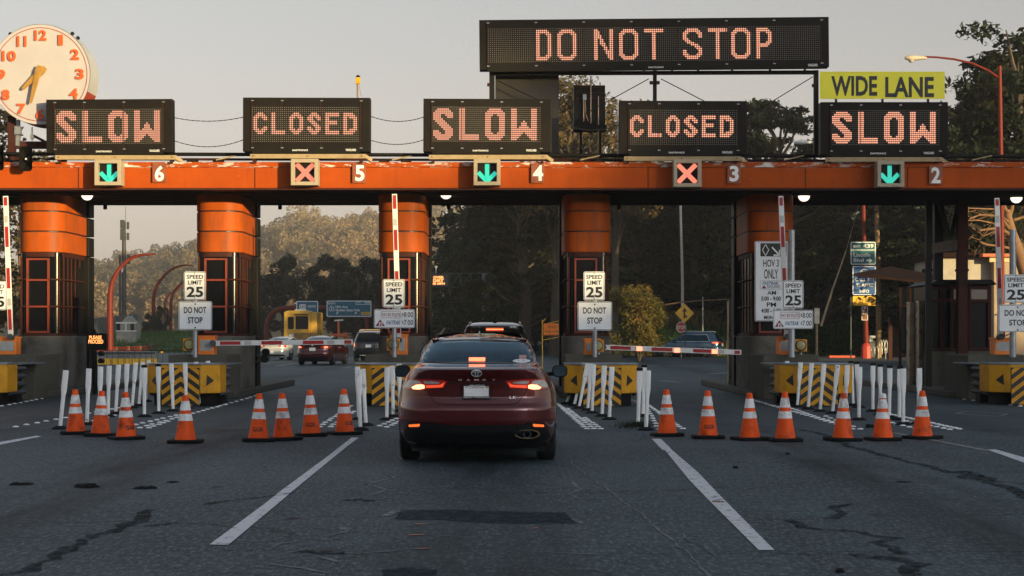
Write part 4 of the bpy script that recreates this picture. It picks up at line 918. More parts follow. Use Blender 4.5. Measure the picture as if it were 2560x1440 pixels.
def fare(rect, lab, Y=SY-.01):
    r = thing('fare_sign', lab, 'fare sign', tuple(P((rect[0]+rect[2])/2, rect[3], Y)), 'white toll fare signs')
    panel(r, *rect, Y, WHITE, 'plate', .045, INK, .010, .010); q = lambda *a: frac(rect, *a)
    letters(r, [('$', *q(.685, .20, .725, .38)), ('8', *q(.735, .15, .795, .42), .01), ('.', *q(.805, .38, .815, .42)), ('00', *q(.825, .15, .96, .42), .01), ('$', *q(.685, .62, .725, .80)), ('7', *q(.735, .57, .795, .84), .01), ('.', *q(.805, .80, .815, .84)), ('00', *q(.825, .57, .96, .84), .01)], Y, INK, 'prices')
    letters(r, [('PAY-BY-PLATE', *q(.20, .20, .645, .39), .01)], Y, MAROON, 'plate_lettering')
    m = MB(); A, B = P(q(.175, 0, 1, 1)[0], q(0, 0, 1, .47)[3], Y), P(q(0, 0, .665, 1)[2], q(0, .11, 1, 1)[1], Y)
    ring_prism(m, rrect(A.x, A.z, B.x, B.z, .03), rrect(A.x+.007, A.z+.007, B.x-.007, B.z-.007, .024), Y-.004, Y+.001); m.build('outline_box', MAROON, r)
    m = MB(); text_rect(m, 'FASTRAK', *q(.29, .60, .635, .82), Y-.004, .02, .25); m.build('blue_lettering', BLUEINK, r)
    m = MB(); t = q(.035, .54, .27, .90); pts = [P(t[0], t[3], Y), P(t[2], t[3], Y), P((t[0]+t[2])/2, t[1], Y)]; m.add([p+Vector((0, -.004, 0)) for p in pts], [(0, 1, 2)]); tr = m.build('triangle_emblem', MAROON, r)
    m = MB(); cx = (t[0]+t[2])/2; h = t[3]-t[1]
    for a, b, c, d in ((cx-3, .42, cx+5, .50), (cx-3, .42, cx-1, 1.0), (cx-1, .62, cx+4, .70), (cx+3, .62, cx+5, 1.0)):
        p, q2 = P(a, t[1]+h*d, Y), P(c, t[1]+h*b, Y); m.add([(p.x, Y-.007, p.z), (q2.x, Y-.007, p.z), (q2.x, Y-.007, q2.z), (p.x, Y-.007, q2.z)], [(0, 1, 2, 3)])
    m.build('emblem_strokes', WHITE, tr)
def pole(px, y0, y1, rad, lab, Y=SY+.08, mat=None, name='sign_post'):
    m = MB(); m.tube([P(px, y0, Y), P(px, y1, Y)], rad, 14); return tag(m.build(name, mat or GALV, smooth=True), lab, 'post')
speed((460, 679, 514, 750), 'SPEED LIMIT 25 sign above the left DO NOT STOP sign'); dns((446, 753, 530, 825), 'DO NOT STOP sign left of the yellow truck'); pole(488, 682, 893, .055, 'grey post holding the speed and DO NOT STOP signs at left')
speed((957, 698, 1012, 769), 'SPEED LIMIT 25 sign above the fare sign left of the sedan'); fare((935, 773, 1037, 820), 'fare sign $8.00 and $7.00 left of the sedan roof'); pole(986, 702, 893, .055, 'grey post holding the speed and fare signs left of the sedan')
speed((1459, 679, 1512, 751), 'SPEED LIMIT 25 sign above the DO NOT STOP sign right of the sedan'); dns((1444, 754, 1530, 826), 'DO NOT STOP sign right of the sedan roof'); pole(1487, 682, 893, .055, 'grey post holding the speed and DO NOT STOP signs right of the sedan')
speed((1957, 701, 2009, 771), 'SPEED LIMIT 25 sign overlapping the tall carpool sign'); fare((1933, 775, 2033, 822), 'fare sign $8.00 and $7.00 overlapping the tall carpool sign'); pole(1979, 575, 893, .075, 'tall blue grey post beside the carpool sign')
speed((2510, 686, 2569, 757), 'SPEED LIMIT 25 sign cut off by the right picture edge'); dns((2496, 761, 2592, 830), 'DO NOT STOP sign cut off by the right picture edge'); pole(2532, 574, 893, .075, 'tall blue grey post near the right picture edge')
speed((-37, 703, 17, 775), 'SPEED LIMIT 25 sign cut off by the left picture edge'); pole(-10, 706, 893, .055, 'grey post at the left picture edge')
# carpool sign on the fifth booth
HY2 = 42.86; rect = (1887, 603, 1970, 803)
r = thing('carpool_sign', 'tall white HOV 3 ONLY sign with diamond and hours', 'road sign', tuple(P(1928, 803, HY2)))
panel(r, *rect, HY2, WHITE, 'plate', .03, INK, .012, .012)
m = MB(); A, B = P(1901, 641, HY2), P(1966, 608, HY2); m.add([(A.x, HY2-.004, A.z), (B.x, HY2-.004, A.z), (B.x, HY2-.004, B.z), (A.x, HY2-.004, B.z)], [(0, 1, 2, 3)]); hd = m.build('black_header', INK, r)
m = MB()
def stk(m, a, b, w, Y):
    a, b = P(*a, Y), P(*b, Y); d = (b-a).normalized(); n = Vector((-d.z, 0, d.x))*w; m.add([a+n, a-n, b-n, b+n], [(0, 1, 2, 3)])
for a, b in (((1914, 611), (1922, 625)), ((1922, 625), (1914, 639)), ((1914, 639), (1906, 625)), ((1906, 625), (1914, 611))): stk(m, a, b, .008, HY2-.007)
for a, b in (((1930, 618), (1948, 637)), ((1949, 624), (1949, 639)), ((1934, 638), (1950, 638))): stk(m, a, b, .018, HY2-.008)
m.build('diamond_and_arrow', WHITE, hd)
letters(r, [('HOV 3', 1908, 649, 1947, 667, .015), ('ONLY', 1910, 673, 1945, 697, .015), ('REQUIRED', 1918, 713, 1951, 721), ('AM', 1918, 727, 1940, 737, .02), ('5:00 - 9:00', 1903, 741, 1952, 752, .03), ('PM', 1917, 756, 1940, 767, .02), ('4:00 - 6:00', 1903, 771, 1952, 782, .03), ('MON - FRI', 1910, 789, 1952, 798, .03)], HY2, INK)
m = MB(); text_rect(m, 'FASTRAK', 1906, 704, 1946, 712, HY2-.004, .02, .2); m.build('blue_lettering', BLUEINK, r)
m = MB(); pts = [P(1904, 721, HY2), P(1916, 721, HY2), P(1910, 713, HY2)]; m.add([p+Vector((0, -.004, 0)) for p in pts], [(0, 1, 2)]); m.build('triangle_emblem', MAROON, r)
m = MB(); A, B = P(1900, 723, HY2), P(1956, 702, HY2); ring_prism(m, rrect(A.x, A.z, B.x, B.z, .01), rrect(A.x+.006, A.z+.006, B.x-.006, B.z-.006, .008), HY2-.004, HY2+.001); m.build('outline_box', INK, r)
# PLEASE PROCEED indicator
PY = 43.9; r = thing('fare_indicator', 'small black PLEASE PROCEED display on a pole in lane 6', 'display', (P(236, 900, PY).x, PY, 0))
A, B = P(216, 875, PY), P(265, 833, PY); m = MB(); m.prism(rrect(A.x, A.z, B.x, B.z, .03), 1, PY, PY+.2); m.build('housing', BLACK, r, bevel=.008)
letters(r, [('PLEASE', 223, 839, 254, 848, .03), ('PROCEED', 221, 849, 258, 859, .03)], PY, AMBERLED, 'lit_lettering')
m = MB(); m.tube([P(236, 876, PY+.1), (P(236, 900, PY).x, PY+.1, 0)], .06, 12); m.build('pole', BLACK, r, smooth=True)
m = MB(); p = P(236, 833, PY+.1); m.lathe([(.05, 0), (.05, .05), (.03, .06), (.03, .1), (.01, .11)], p, 12); m.build('top_sensor', BLACK, r, smooth=True)
for y in (884, 902):
    p = P(253, y, PY-.1); m = MB(); m.lathe([(.055, -.1), (.065, -.1), (.065, .12), (.02, .14)], p, 14, axis=1); m.build('camera_head', BLACK, r, smooth=True)
    m = MB(); m.bar(P(243, y+4, PY), P(255, y+4, PY), .05, .04); m.build('bracket', GALV, r)
r = thing('traffic_camera', 'grey camera pair bracketed to the second booth beside the silver car', 'camera', tuple(P(655, 900, 45.2)))
p = P(664, 880, 45.0); m = MB(); m.lathe([(.085, -.1), (.095, -.1), (.095, .15), (.03, .18)], p, 14, axis=1); m.build('camera_head', BLACK, r, smooth=True)
p = P(662, 897, 45.0); m = MB(); m.lathe([(.10, -.08), (.10, .15)], p, 14, axis=1); m.build('lower_head', BLACK, r, smooth=True)
m = MB(); m.bar(P(640, 888, 45.3), P(664, 889, 45.1), .05, .05); m.bar(P(640, 905, 45.3), P(664, 903, 45.1), .05, .05); m.build('bracket', GALV, r)
# steel guard panels beside booths
for px, Y, y0, y1, w, lab in ((209, 47.0, 775, 962, 13, 'brown steel guard post right of the leftmost booth'), (1828, 47.0, 752, 950, 13, 'shiny steel guard post left of the carpool sign booth'), (1841, 47.6, 753, 945, 8, 'narrow shiny steel guard post touching the carpool sign booth'), (2281, 46.5, 755, 960, 15, 'shiny steel guard post left of the dark kiosk'), (2304, 46.0, 752, 900, 15, 'shiny steel guard post right next to the dark kiosk')):
    A, B = P(px-w/2, y1, Y), P(px+w/2, y0, Y); m = MB(); m.box(A.x, B.x, Y, Y+.35, 0, B.z); r = tag(m.build('guard_post', STEEL if px > 300 else pm('brown_steel', (.20, .15, .11), .5, metal=.4), bevel=.01), lab, 'guard post', 'tall steel guard posts beside the booths')
# ================================================================ vehicles
def carpaint(name, col, metal=.35, flake=.1):
    m = pm(name, col, .24, metal=metal, var=flake, scale=1.5, coat=1.0, rvar=.06, dirt=tuple(c*.5+.01 for c in col), damt=.25, dscale=1.5); return m
CARGLASS = pm('car_glass', (.010, .040, .058), .10, var=.2, scale=1.2, rvar=.03, spec=.3)
CARGLASS.node_tree.nodes['Principled BSDF'].inputs['Specular Tint'].default_value = (.42, .72, 1.0, 1)
LENSR = pm('red_lens', (.42, .02, .012), .12, var=.15, scale=12, coat=1)
LENSC = pm('clear_lens', (.42, .40, .39), .15, var=.25, scale=25, coat=1)
TRIM = pm('black_bumper_trim', (.005, .0065, .007), .6, spec=.2, var=.2, scale=6)
CHROME = pm('chrome', (.80, .80, .80), .3, metal=.35, var=.05)
GAP = pm('panel_gap', (.004, .003, .003), .8, var=.1)
TYRE = pm('tyre_rubber', (.006, .006, .006), .8, var=.3, scale=15)
RIM = pm('alloy_rim', (.34, .34, .35), .3, metal=.8, var=.1)
SEDAN = dict(L=4.88, T=[(.18,.80,.25,4.6,.8),(.24,.86,.12,4.75,.8),(.36,.90,.03,4.85,.85),(.50,.918,.0,4.88,.85),(.62,.92,.0,4.88,.85),(.655,.92,.006,4.87,.85),(.69,.918,.04,4.86,.85),(.76,.912,.065,4.8,.82),(.86,.895,.065,4.5,.8),(.95,.858,.055,4.0,.75),(1.0,.822,.03,3.75,.7),(1.05,.775,.005,3.65,.62),(1.075,.75,.0,3.62,.58),(1.092,.735,.035,3.6,.52),(1.105,.722,.25,3.56,.45),(1.125,.71,.60,3.5,.42),(1.15,.70,.76,3.42,.4),(1.20,.688,.89,3.3,.4),(1.28,.66,1.13,3.1,.4),(1.36,.622,1.42,2.95,.4),(1.40,.598,1.58,2.85,.4),(1.43,.572,1.75,2.76,.42),(1.455,.53,1.95,2.7,.45),(1.475,.46,2.12,2.65,.45),(1.486,.36,2.25,2.62,.3),(1.491,.18,2.35,2.6,.1)], nx=4.2, ny=2.3, ax=(1.05, 3.87), wr=.335, tr=.80, mir=(3.1, 1.0))
SUV = dict(L=4.95, T=[(.24,.84,.14,4.7,.7),(.36,.92,.05,4.85,.7),(.55,.95,.0,4.95,.7),(.74,.95,.0,4.95,.7),(.79,.948,.05,4.93,.7),(.95,.935,.06,4.75,.65),(1.02,.92,.065,4.3,.6),(1.08,.90,.08,3.75,.5),(1.10,.888,.09,3.68,.45),(1.3,.83,.20,3.38,.4),(1.5,.765,.34,3.05,.4),(1.60,.725,.43,2.9,.4),(1.63,.715,.38,2.85,.4),(1.67,.69,.38,2.78,.4),(1.70,.66,.46,2.72,.4),(1.74,.58,.75,2.6,.4),(1.765,.46,1.1,2.5,.3),(1.775,.25,1.4,2.4,.2)], nx=4.5, ny=2.2, ax=(1.0, 3.85), wr=.37, tr=.82, mir=(3.15, 1.12))
def clear_glass(name, tint):
    m, nt, bs = new_mat(name); nt.nodes.remove(bs); L = nt.links.new
    t = N(nt, 'ShaderNodeBsdfTransparent'); t.inputs[0].default_value = tint; g = N(nt, 'ShaderNodeBsdfGlossy'); g.inputs['Roughness'].default_value = .04; g.inputs['Color'].default_value = (.62, .85, 1, 1)
    f = N(nt, 'ShaderNodeFresnel'); f.inputs['IOR'].default_value = 1.32; mx = N(nt, 'ShaderNodeMixShader'); L(f.outputs[0], mx.inputs[0]); L(t.outputs[0], mx.inputs[1]); L(g.outputs[0], mx.inputs[2]); L(mx.outputs[0], nt.nodes['Material Output'].inputs[0]); return m
CLEARG = clear_glass('tinted_clear_glass', (.50, .68, .76, 1)); SCREENG = clear_glass('windscreen_glass', (.85, .9, .9, 1))
SEATF = pm('seat_cloth', (.014, .015, .016), .85, spec=.2)
class Veh:
    def __init__(s, spec, name, lab, cat, X, Y, yaw, paint, sx=1.0, sz=1.0, group=None, fine=False):
        s.fine = fine
        s.sp = spec; s.T = [(z*sz, w*sx, p, f, l) for z, w, p, f, l in spec['T']]; s.nx, s.ny = spec['nx'], spec['ny']; s.sx, s.sz = sx, sz
        s.r = thing(name, lab, cat, (0, 0, 0), group); s.X, s.Y, s.yaw = X, Y, yaw; s.paint = paint
        s.body()
    def at(s, z):
        T = s.T; z = min(max(z, T[0][0]), T[-1][0])
        for a, b in zip(T, T[1:]):
            if z <= b[0]:
                t = (z-a[0])/(b[0]-a[0]); return [a[i]+(b[i]-a[i])*t for i in range(1, 5)]
    def rear(s, x, z):
        w, p, f, l = s.at(z); q = min(abs(x)/w, 1.0); return p+l*(1-(1-q**s.nx)**(1/s.ny))
    def side(s, y, z):
        w, p, f, l = s.at(z); d = max(0.0, min(1.0, (y-p)/l)); e = max(0, min(1, (f-y)/.6))
        return w*(1-(1-d)**s.ny)**(1/s.nx)*(1-(1-e)**2.5)**.3
    def body(s):
        zs = [];
        for a, b in zip(s.T, s.T[1:]):
            k = max(1, int((b[0]-a[0])/(.016 if s.fine else .05))); zs += [a[0]+(b[0]-a[0])*i/k for i in range(k)]
        zs.append(s.T[-1][0]); n = 90 if s.fine else 22; vs = []
        for z in zs:
            w, p, f, l = s.at(z)
            for i in range(n+1):
                t = -math.pi/2+math.pi*i/n; sn, cs = math.sin(t), math.cos(t)
                vs.append((w*math.copysign(abs(sn)**(2/s.nx), sn), p+l*(1-abs(cs)**(2/s.ny)), z))
            for i in range(n+1):
                t = math.pi/2-math.pi*i/n; sn, cs = math.sin(t), math.cos(t)
                vs.append((w*math.copysign(abs(sn)**(2/s.nx), sn), f-min(.6, l+.2)*(1-abs(cs)**(2/2.5)), z))
        k = 2*(n+1); m = MB()
        qs = [(i*k+j, i*k+(j+1) % k, (i+1)*k+(j+1) % k, (i+1)*k+j) for i in range(len(zs)-1) for j in range(k)]
        if s.fine:      # real openings for the rear window and the windscreen
            hole, screen, keep = [], [], []
            for q in qs:
                c = [sum(vs[t][d] for t in q)/4 for d in range(3)]; w = s.at(c[2])[0]; r_ = q[0] % k < n
                e = w*.90-.02-.05*max(0, (c[2]-1.34)/.06)**2
                if 1.168 < c[2] < 1.388 and abs(c[0]) < e: (hole if r_ else screen).append(q)
                else: keep.append(q)
            ms = MB(); ms.add(vs, screen); o_ = ms.build('windscreen', SCREENG, s.r, smooth=True); qs = keep
        m.add(vs, qs+[tuple(range(k-1, -1, -1)), tuple((len(zs)-1)*k+j for j in range(k))])
        s.bodyob = m.build('body', s.paint, s.r, smooth=True, ang=38)
    def patch(s, pts, name, mat, off=.004, th=.02, parent=None, side=0, sub=.05):
        """outline in (x,z) (or (y,z) on a side) laid on the body surface."""
        bm = bmesh.new(); bm.faces.new([bm.verts.new((p[0], 0, p[1])) for p in pts])
        bmesh.ops.triangulate(bm, faces=bm.faces[:])
        for _ in range(5):
            es = [e for e in bm.edges if e.calc_length() > sub]
            if not es: break
            bmesh.ops.subdivide_edges(bm, edges=es, cuts=1); bmesh.ops.triangulate(bm, faces=[f for f in bm.faces if len(f.verts) > 3])
        for v in bm.verts:
            if side: v.co = (side*(s.side(v.co.x, v.co.z)+off), v.co.x, v.co.z)
            else: v.co.y = s.rear(v.co.x, v.co.z)-off
        be = [e for e in bm.edges if e.is_boundary]
        ex = bmesh.ops.extrude_edge_only(bm, edges=be)
        for g in ex['geom']:
            if isinstance(g, bmesh.types.BMVert):
                if side: g.co.x -= side*(th+off)
                else: g.co.y += th+off
        bmesh.ops.recalc_face_normals(bm, faces=bm.faces)
        me = bpy.data.meshes.new(name); bm.to_mesh(me); bm.free(); me.materials.append(mat); me.shade_smooth(); me.set_sharp_from_angle(angle=R(45))
        o = bpy.data.objects.new(name, me); COL.objects.link(o); o.parent = parent or s.r; return o
    def ribbon(s, pts, w, name, mat, off=.003, parent=None):
        m = MB(); g = []
        for a, b in zip(pts, pts[1:]):
            k = max(2, int(math.hypot(b[0]-a[0], b[1]-a[1])/.04)); g += [(a[0]+(b[0]-a[0])*i/k, a[1]+(b[1]-a[1])*i/k) for i in range(k)]
        g.append(pts[-1]); vs = []
        for i, p in enumerate(g):
            a, b = g[max(0, i-1)], g[min(len(g)-1, i+1)]; d = math.hypot(b[0]-a[0], b[1]-a[1]) or 1; nx, nz = -(b[1]-a[1])/d*w/2, (b[0]-a[0])/d*w/2
            for q in (1, -1): x, z = p[0]+nx*q, p[1]+nz*q; vs.append((x, s.rear(x, z)-off, z))
        m.add(vs, [(2*i, 2*i+1, 2*i+3, 2*i+2) for i in range(len(g)-1)]); o = m.build(name, mat); o.parent = parent or s.r; return o
    def text(s, txt, x0, z0, x1, z1, name, mat, off=.006, bold=.02, parent=None):
        vs, fs = text_geo(txt, bold); ax = min(v[0] for v in vs); bx = max(v[0] for v in vs); ay = min(v[1] for v in vs); by = max(v[1] for v in vs); o = []
        for v in vs:
            x, z = x0+(v[0]-ax)/(bx-ax)*(x1-x0), z0+(v[1]-ay)/(by-ay)*(z1-z0); o.append((x, s.rear(x, z)-off, z))
        m = MB(); m.add(o, fs); q = m.build(name, mat); q.parent = parent or s.r; return q
    def wheels(s):
        for sd in (-1, 1):
            for y in s.sp['ax']:
                r, x = s.sp['wr'], sd*s.sp['tr']*s.sx; c = Vector((x, y, r)); m = MB(); w = .11
                m.lathe([(r*.62, -w), (r*.9, -w), (r*.985, -w*.8), (r, -w*.5), (r, w*.5), (r*.985, w*.8), (r*.9, w), (r*.62, w)], c, 30, axis=0); t = m.build('wheel', TYRE, smooth=True); t.parent = s.r
                m = MB(); m.lathe([(r*.63, sd*w*.85), (r*.6, sd*w*.95), (r*.2, sd*w*.75), (.01, sd*w*.8)], c, 24, axis=0)
                for k in range(5):
                    a = 2*math.pi*k/5; d = Vector((0, math.cos(a), math.sin(a))); m.bar(c+d*.05+Vector((sd*w*.93, 0, 0)), c+d*r*.6+Vector((sd*w*.93, 0, 0)), .05, .03)
                q = m.build('rim', RIM, smooth=True); q.parent = t
                m = MB(); k = 18; R_ = r+.055; xs = s.side(y, r+.1)+.004; vs = []
                for i in range(k+1):
                    a = math.pi*i/k
                    for q in (R_, .03): vs.append((sd*(s.side(y+q*math.cos(a), r+q*math.sin(a))+.004), y+q*math.cos(a), r+q*math.sin(a)))
                m.add(vs, [(2*i, 2*i+2, 2*i+3, 2*i+1) for i in range(k)]); q = m.build('wheel_arch', GAP); q.parent = s.r
    def mirrors(s, w=.2, h=.155):
        y, z = s.sp['mir']; z *= s.sz
        for sd in (-1, 1):
            x = sd*(1.02*s.sx); out = rrect(x-w/2, z-h/2, x+w/2, z+h/2, .06, 5); k = len(out); m = MB(); vs = []
            for q, yy in ((.9, y), (1.0, y+.02), (.95, y+.10), (.6, y+.17)): vs += [(x+(px-x)*q, yy, z+(pz-z)*q) for px, pz in out]
            m.add(vs, [(i*k+j, i*k+(j+1) % k, (i+1)*k+(j+1) % k, (i+1)*k+j) for i in range(3) for j in range(k)]+[tuple(range(k)), tuple(3*k+j for j in range(k))])
            m.bar((x-sd*.05, y+.08, z-.03), (sd*.74*s.sx, y+.12, z-.06), .06, .05); o = m.build('door_mirror', TRIM, smooth=True); o.parent = s.r
            m = MB(); m.add([(x+(px-x)*.84, y-.003, z+(pz-z)*.82) for px, pz in out], [tuple(range(k))]); q = m.build('mirror_glass', pm('mirror_glass', (.10, .14, .16), .06, metal=.6, var=.1, rvar=.03)); q.parent = o
    def place(s):
        s.r.location = (s.X, s.Y, 0); s.r.rotation_euler = (0, 0, s.yaw)
    def px(s, px, py):
        Y = s.Y+.1
        for _ in range(10):
            x = (px-CX)/F*Y-s.X; z = CH+(HY-py)/F*Y; Y = s.Y+s.rear(x, z)
        return (x, z)
    def pxs(s, pts): return [s.px(*p) for p in pts]
def mirror_px(pts, c): return [(2*c-x, y) for x, y in pts][::-1]
# ---------------------------------------------------------------- the red sedan in front
MRED = carpaint('maroon_metallic', (.10, .005, .005), .4)
v = Veh(SEDAN, 'red_sedan', 'dark red sedan seen from behind, nearest car on the road', 'car', -.40, 19.72, 0, MRED, fine=True); C0 = 1191.0
glass = v.patch(v.pxs([(1052, 904), (1053, 886), (1057, 873), (1063, 863), (1070, 858), (1078, 855.5), (1110, 853), (1150, 851.5), (1191, 851), (1232, 851.5), (1272, 853), (1304, 855.5), (1312, 858), (1319, 863), (1325, 873), (1330, 886), (1331, 904), (1260, 906), (1191, 906.5), (1120, 906)]), 'rear_window', CLEARG, .004, .004)
v.ribbon(v.pxs([(1050, 905), (1051, 886), (1055, 872), (1062, 861), (1070, 856), (1078, 853.7), (1150, 849.8), (1191, 849.4), (1232, 849.8), (1304, 853.7), (1312, 856), (1320, 861), (1327, 872), (1332, 886), (1333, 905), (1260, 908), (1191, 908.5), (1120, 908), (1050, 905)]), .012, 'window_seal', GAP, .005, glass)
x0, z0 = v.px(1172, 902.5); x1, z1 = v.px(1213, 893.5)
v.patch([(x0, z0), (x1, z0), (x1, z1), (x0, z1)], 'high_brake_lamp', BRAKE, .012, .004, glass)
st = v.patch([(a*.105+v.px(1304, 902)[0], b*.022+v.px(1304, 902)[1]) for a, b in [(math.cos(R(t)), math.sin(R(t))) for t in range(0, 360, 24)]], 'window_sticker', WHITE, .007, .003, glass)
x0, z0 = v.px(1296, 904.2); x1, z1 = v.px(1312, 899.5); v.text('lyft', x0, z0, x1, z1, 'sticker_lettering', MAROON, .009, .01, st)
x0, z0 = v.px(1298, 898); x1, z1 = v.px(1316, 887); v.patch([(x0, z0), (x1, z0), (x1, z1), (x0, z1)], 'window_card', pm('red_white_card', (.5, .25, .22), .5, var=.5, scale=30), .007, .003, glass)
# cabin seen through the rear window
m = MB(); m.box(-.66, .66, .98, 1.62, 1.09, 1.125); q = m.build('parcel_shelf', SEATF); q.parent = v.r
m = MB(); m.box(-.62, .62, 1.62, 1.78, .5, 1.13); q = m.build('rear_seat', SEATF, bevel=.04); q.parent = v.r
for x in (-.42, .42):
    m = MB(); m.box(x-.13, x+.13, 1.60, 1.68, 1.12, 1.20); q = m.build('rear_headrest', SEATF, bevel=.03); q.parent = v.r
    m = MB(); m.box(x*.92-.24, x*.92+.24, 2.62, 2.78, .5, 1.16); q = m.build('front_seat', SEATF, bevel=.06); q.parent = v.r
    m = MB(); m.box(x*.92-.135, x*.92+.135, 2.60, 2.70, 1.18, 1.36); o = m.build('headrest', SEATF, bevel=.05); o.parent = q
m = MB(); m.box(-.66, .66, 3.05, 3.5, .7, 1.10); q = m.build('dashboard', SEATF, bevel=.04); q.parent = v.r
m = MB(); m.box(-.11, .11, 2.95, 2.97, 1.30, 1.36); q = m.build('interior_mirror', SEATF); q.parent = v.r
m = MB(); m.box(-.58, .58, 1.7, 2.75, 1.408, 1.414); m.box(-.70, .70, 1.0, 3.4, .45, .5); q = m.build('headliner', SEATF); q.parent = v.r
# tail lamps
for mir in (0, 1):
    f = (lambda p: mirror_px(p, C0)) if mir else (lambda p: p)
    lens = v.patch(v.pxs(f([(1012, 966), (1014, 955), (1021, 947), (1050, 947.5), (1085, 949), (1112, 951.5), (1119, 954), (1107, 970), (1085, 971), (1063, 971.5), (1040, 973), (1020, 973)])), 'tail_lamp', LENSR, .010, .03, sub=.03)
    v.patch(v.pxs(f([(1058, 952.5), (1080, 953.2), (1098, 955.5), (1101, 958), (1085, 960), (1063, 959.8)])), 'clear_strip', LENSC, .016, .006, lens, sub=.03)
    v.patch(v.pxs(f([(1011, 967), (1016, 955), (1022, 950.5), (1043, 950.5), (1052, 954), (1054, 959), (1036, 961), (1026, 968)])), 'clear_corner', LENSC, .015, .006, lens, sub=.03)
    v.patch(v.pxs(f([(1029, 968), (1040, 962), (1054, 961), (1061, 963), (1061, 971), (1048, 973.5), (1033, 972.5)])), 'lit_bulb', TAILON, .020, .006, lens, sub=.03)
    v.patch(v.pxs(f([(1065, 963), (1100, 962), (1112, 955), (1107, 968), (1066, 970)])), 'lit_guide', em('tail_guide_lit', (1.0, .10, .03), 0.41, (.4, .02, .02)), .015, .006, lens, sub=.03)
    v.patch(v.pxs(f([(1022, 1061.5), (1049, 1059.5), (1050, 1064), (1046, 1066.5), (1022, 1067)])), 'low_reflector', em('low_reflector_glow', (1.0, .17, .03), 0.61, (.5, .06, .02)), .022, .01, sub=.04)  # passive reflector, its brightness is put in as emission
    v.ribbon(v.pxs(f([(1063, 972), (1072, 986), (1084, 1002), (1092, 1009), (1130, 1011.5), (C0, 1012)])), .007, 'boot_gap', GAP)
    v.ribbon(v.pxs(f([(1041, 921), (1038, 926), (1047, 938), (1052, 947)])), .006, 'quarter_gap', GAP)
    v.ribbon(v.pxs(f([(1003, 975), (1012, 972), (1024, 974), (1064, 972.5)])), .005, 'bumper_gap', GAP)
v.patch(v.pxs([(1000, 1112), (1002, 1098), (1008, 1082), (1014, 1066), (1020, 1058), (1040, 1056), (1064, 1056), (1074, 1061.5), (1130, 1062.5), (C0, 1063), (1252, 1062.5), (1309, 1061.5), (1319, 1056), (1342, 1056), (1362, 1058), (1368, 1066), (1374, 1082), (1380, 1098), (1383, 1112), (1370, 1122), (C0, 1122), (1012, 1122)]), 'lower_bumper', TRIM, .012, .02, sub=.06)
v.ribbon(v.pxs([(1090, 1086), (1150, 1083), (C0, 1082.5), (1240, 1083), (1290, 1086)]), .03, 'diffuser_edge', TRIM, .022)
for pts, w in (([(1108, 971), (1116, 980), (1128, 991), (1140, 997), (1155, 999), (C0, 999.5), (1227, 999), (1242, 997), (1254, 991), (1266, 980), (1274, 971)], .010),): v.ribbon(v.pxs(pts), w, 'plate_recess_edge', carpaint('maroon_edge', (.05, .006, .006)), .006)
v.ribbon(v.pxs([(1118, 955), (1150, 956.5), (C0, 957), (1232, 956.5), (1264, 955)]), .012, 'handle_shadow_gap', GAP, .004)
# licence plate with frame and lettering
x0, z0 = v.px(1156, 996); x1, z1 = v.px(1226, 961); yp = v.rear(0, .8)-.02
m = MB(); m.prism(rrect(x0, z0, x1, z1, .012), 1, yp-.012, yp+.03); pf = m.build('plate_frame', TRIM); pf.parent = v.r
a0, b0 = v.px(1160, 990.5); a1, b1 = v.px(1222, 965.5)
m = MB(); m.prism(rrect(a0, b0, a1, b1, .008), 1, yp-.016, yp-.010); q = m.build('licence_plate', WHITE); q.parent = pf
def ptext(t, p0, p1, mat, name, y, par, bold=.02):
    vs, fs = text_geo(t, bold); ax = min(w[0] for w in vs); bx = max(w[0] for w in vs); ay = min(w[1] for w in vs); by = max(w[1] for w in vs); (xa, za), (xb, zb) = v.px(*p0), v.px(*p1)
    m = MB(); m.add([(xa+(w[0]-ax)/(bx-ax)*(xb-xa), y, za+(w[1]-ay)/(by-ay)*(zb-za)) for w in vs], fs); o = m.build(name, mat); o.parent = par
ptext('California', (1173, 970.5), (1210, 966), MAROON, 'state_lettering', yp-.018, pf, .01)
ptext('MILPITAS', (1174, 965), (1212, 961.8), PLASTIC_W, 'frame_lettering', yp-.014, pf); ptext('PIERCEY TOYOTA.COM', (1159, 995), (1224, 991.3), PLASTIC_W, 'frame_lettering', yp-.014, pf)
(xa, za), (xb, zb) = v.px(1163, 970), v.px(1169, 966.5); m = MB(); m.add([(xa, yp-.018, za), (xb, yp-.018, za), (xb, yp-.018, zb), (xa, yp-.018, zb)], [(0, 1, 2, 3)]); o = m.build('month_sticker', GREY); o.parent = pf
(xa, za), (xb, zb) = v.px(1214, 970), v.px(1221, 966); m = MB(); m.add([(xa, yp-.018, za), (xb, yp-.018, za), (xb, yp-.018, zb), (xa, yp-.018, zb)], [(0, 1, 2, 3)]); o = m.build('year_sticker', YELLOW); o.parent = pf
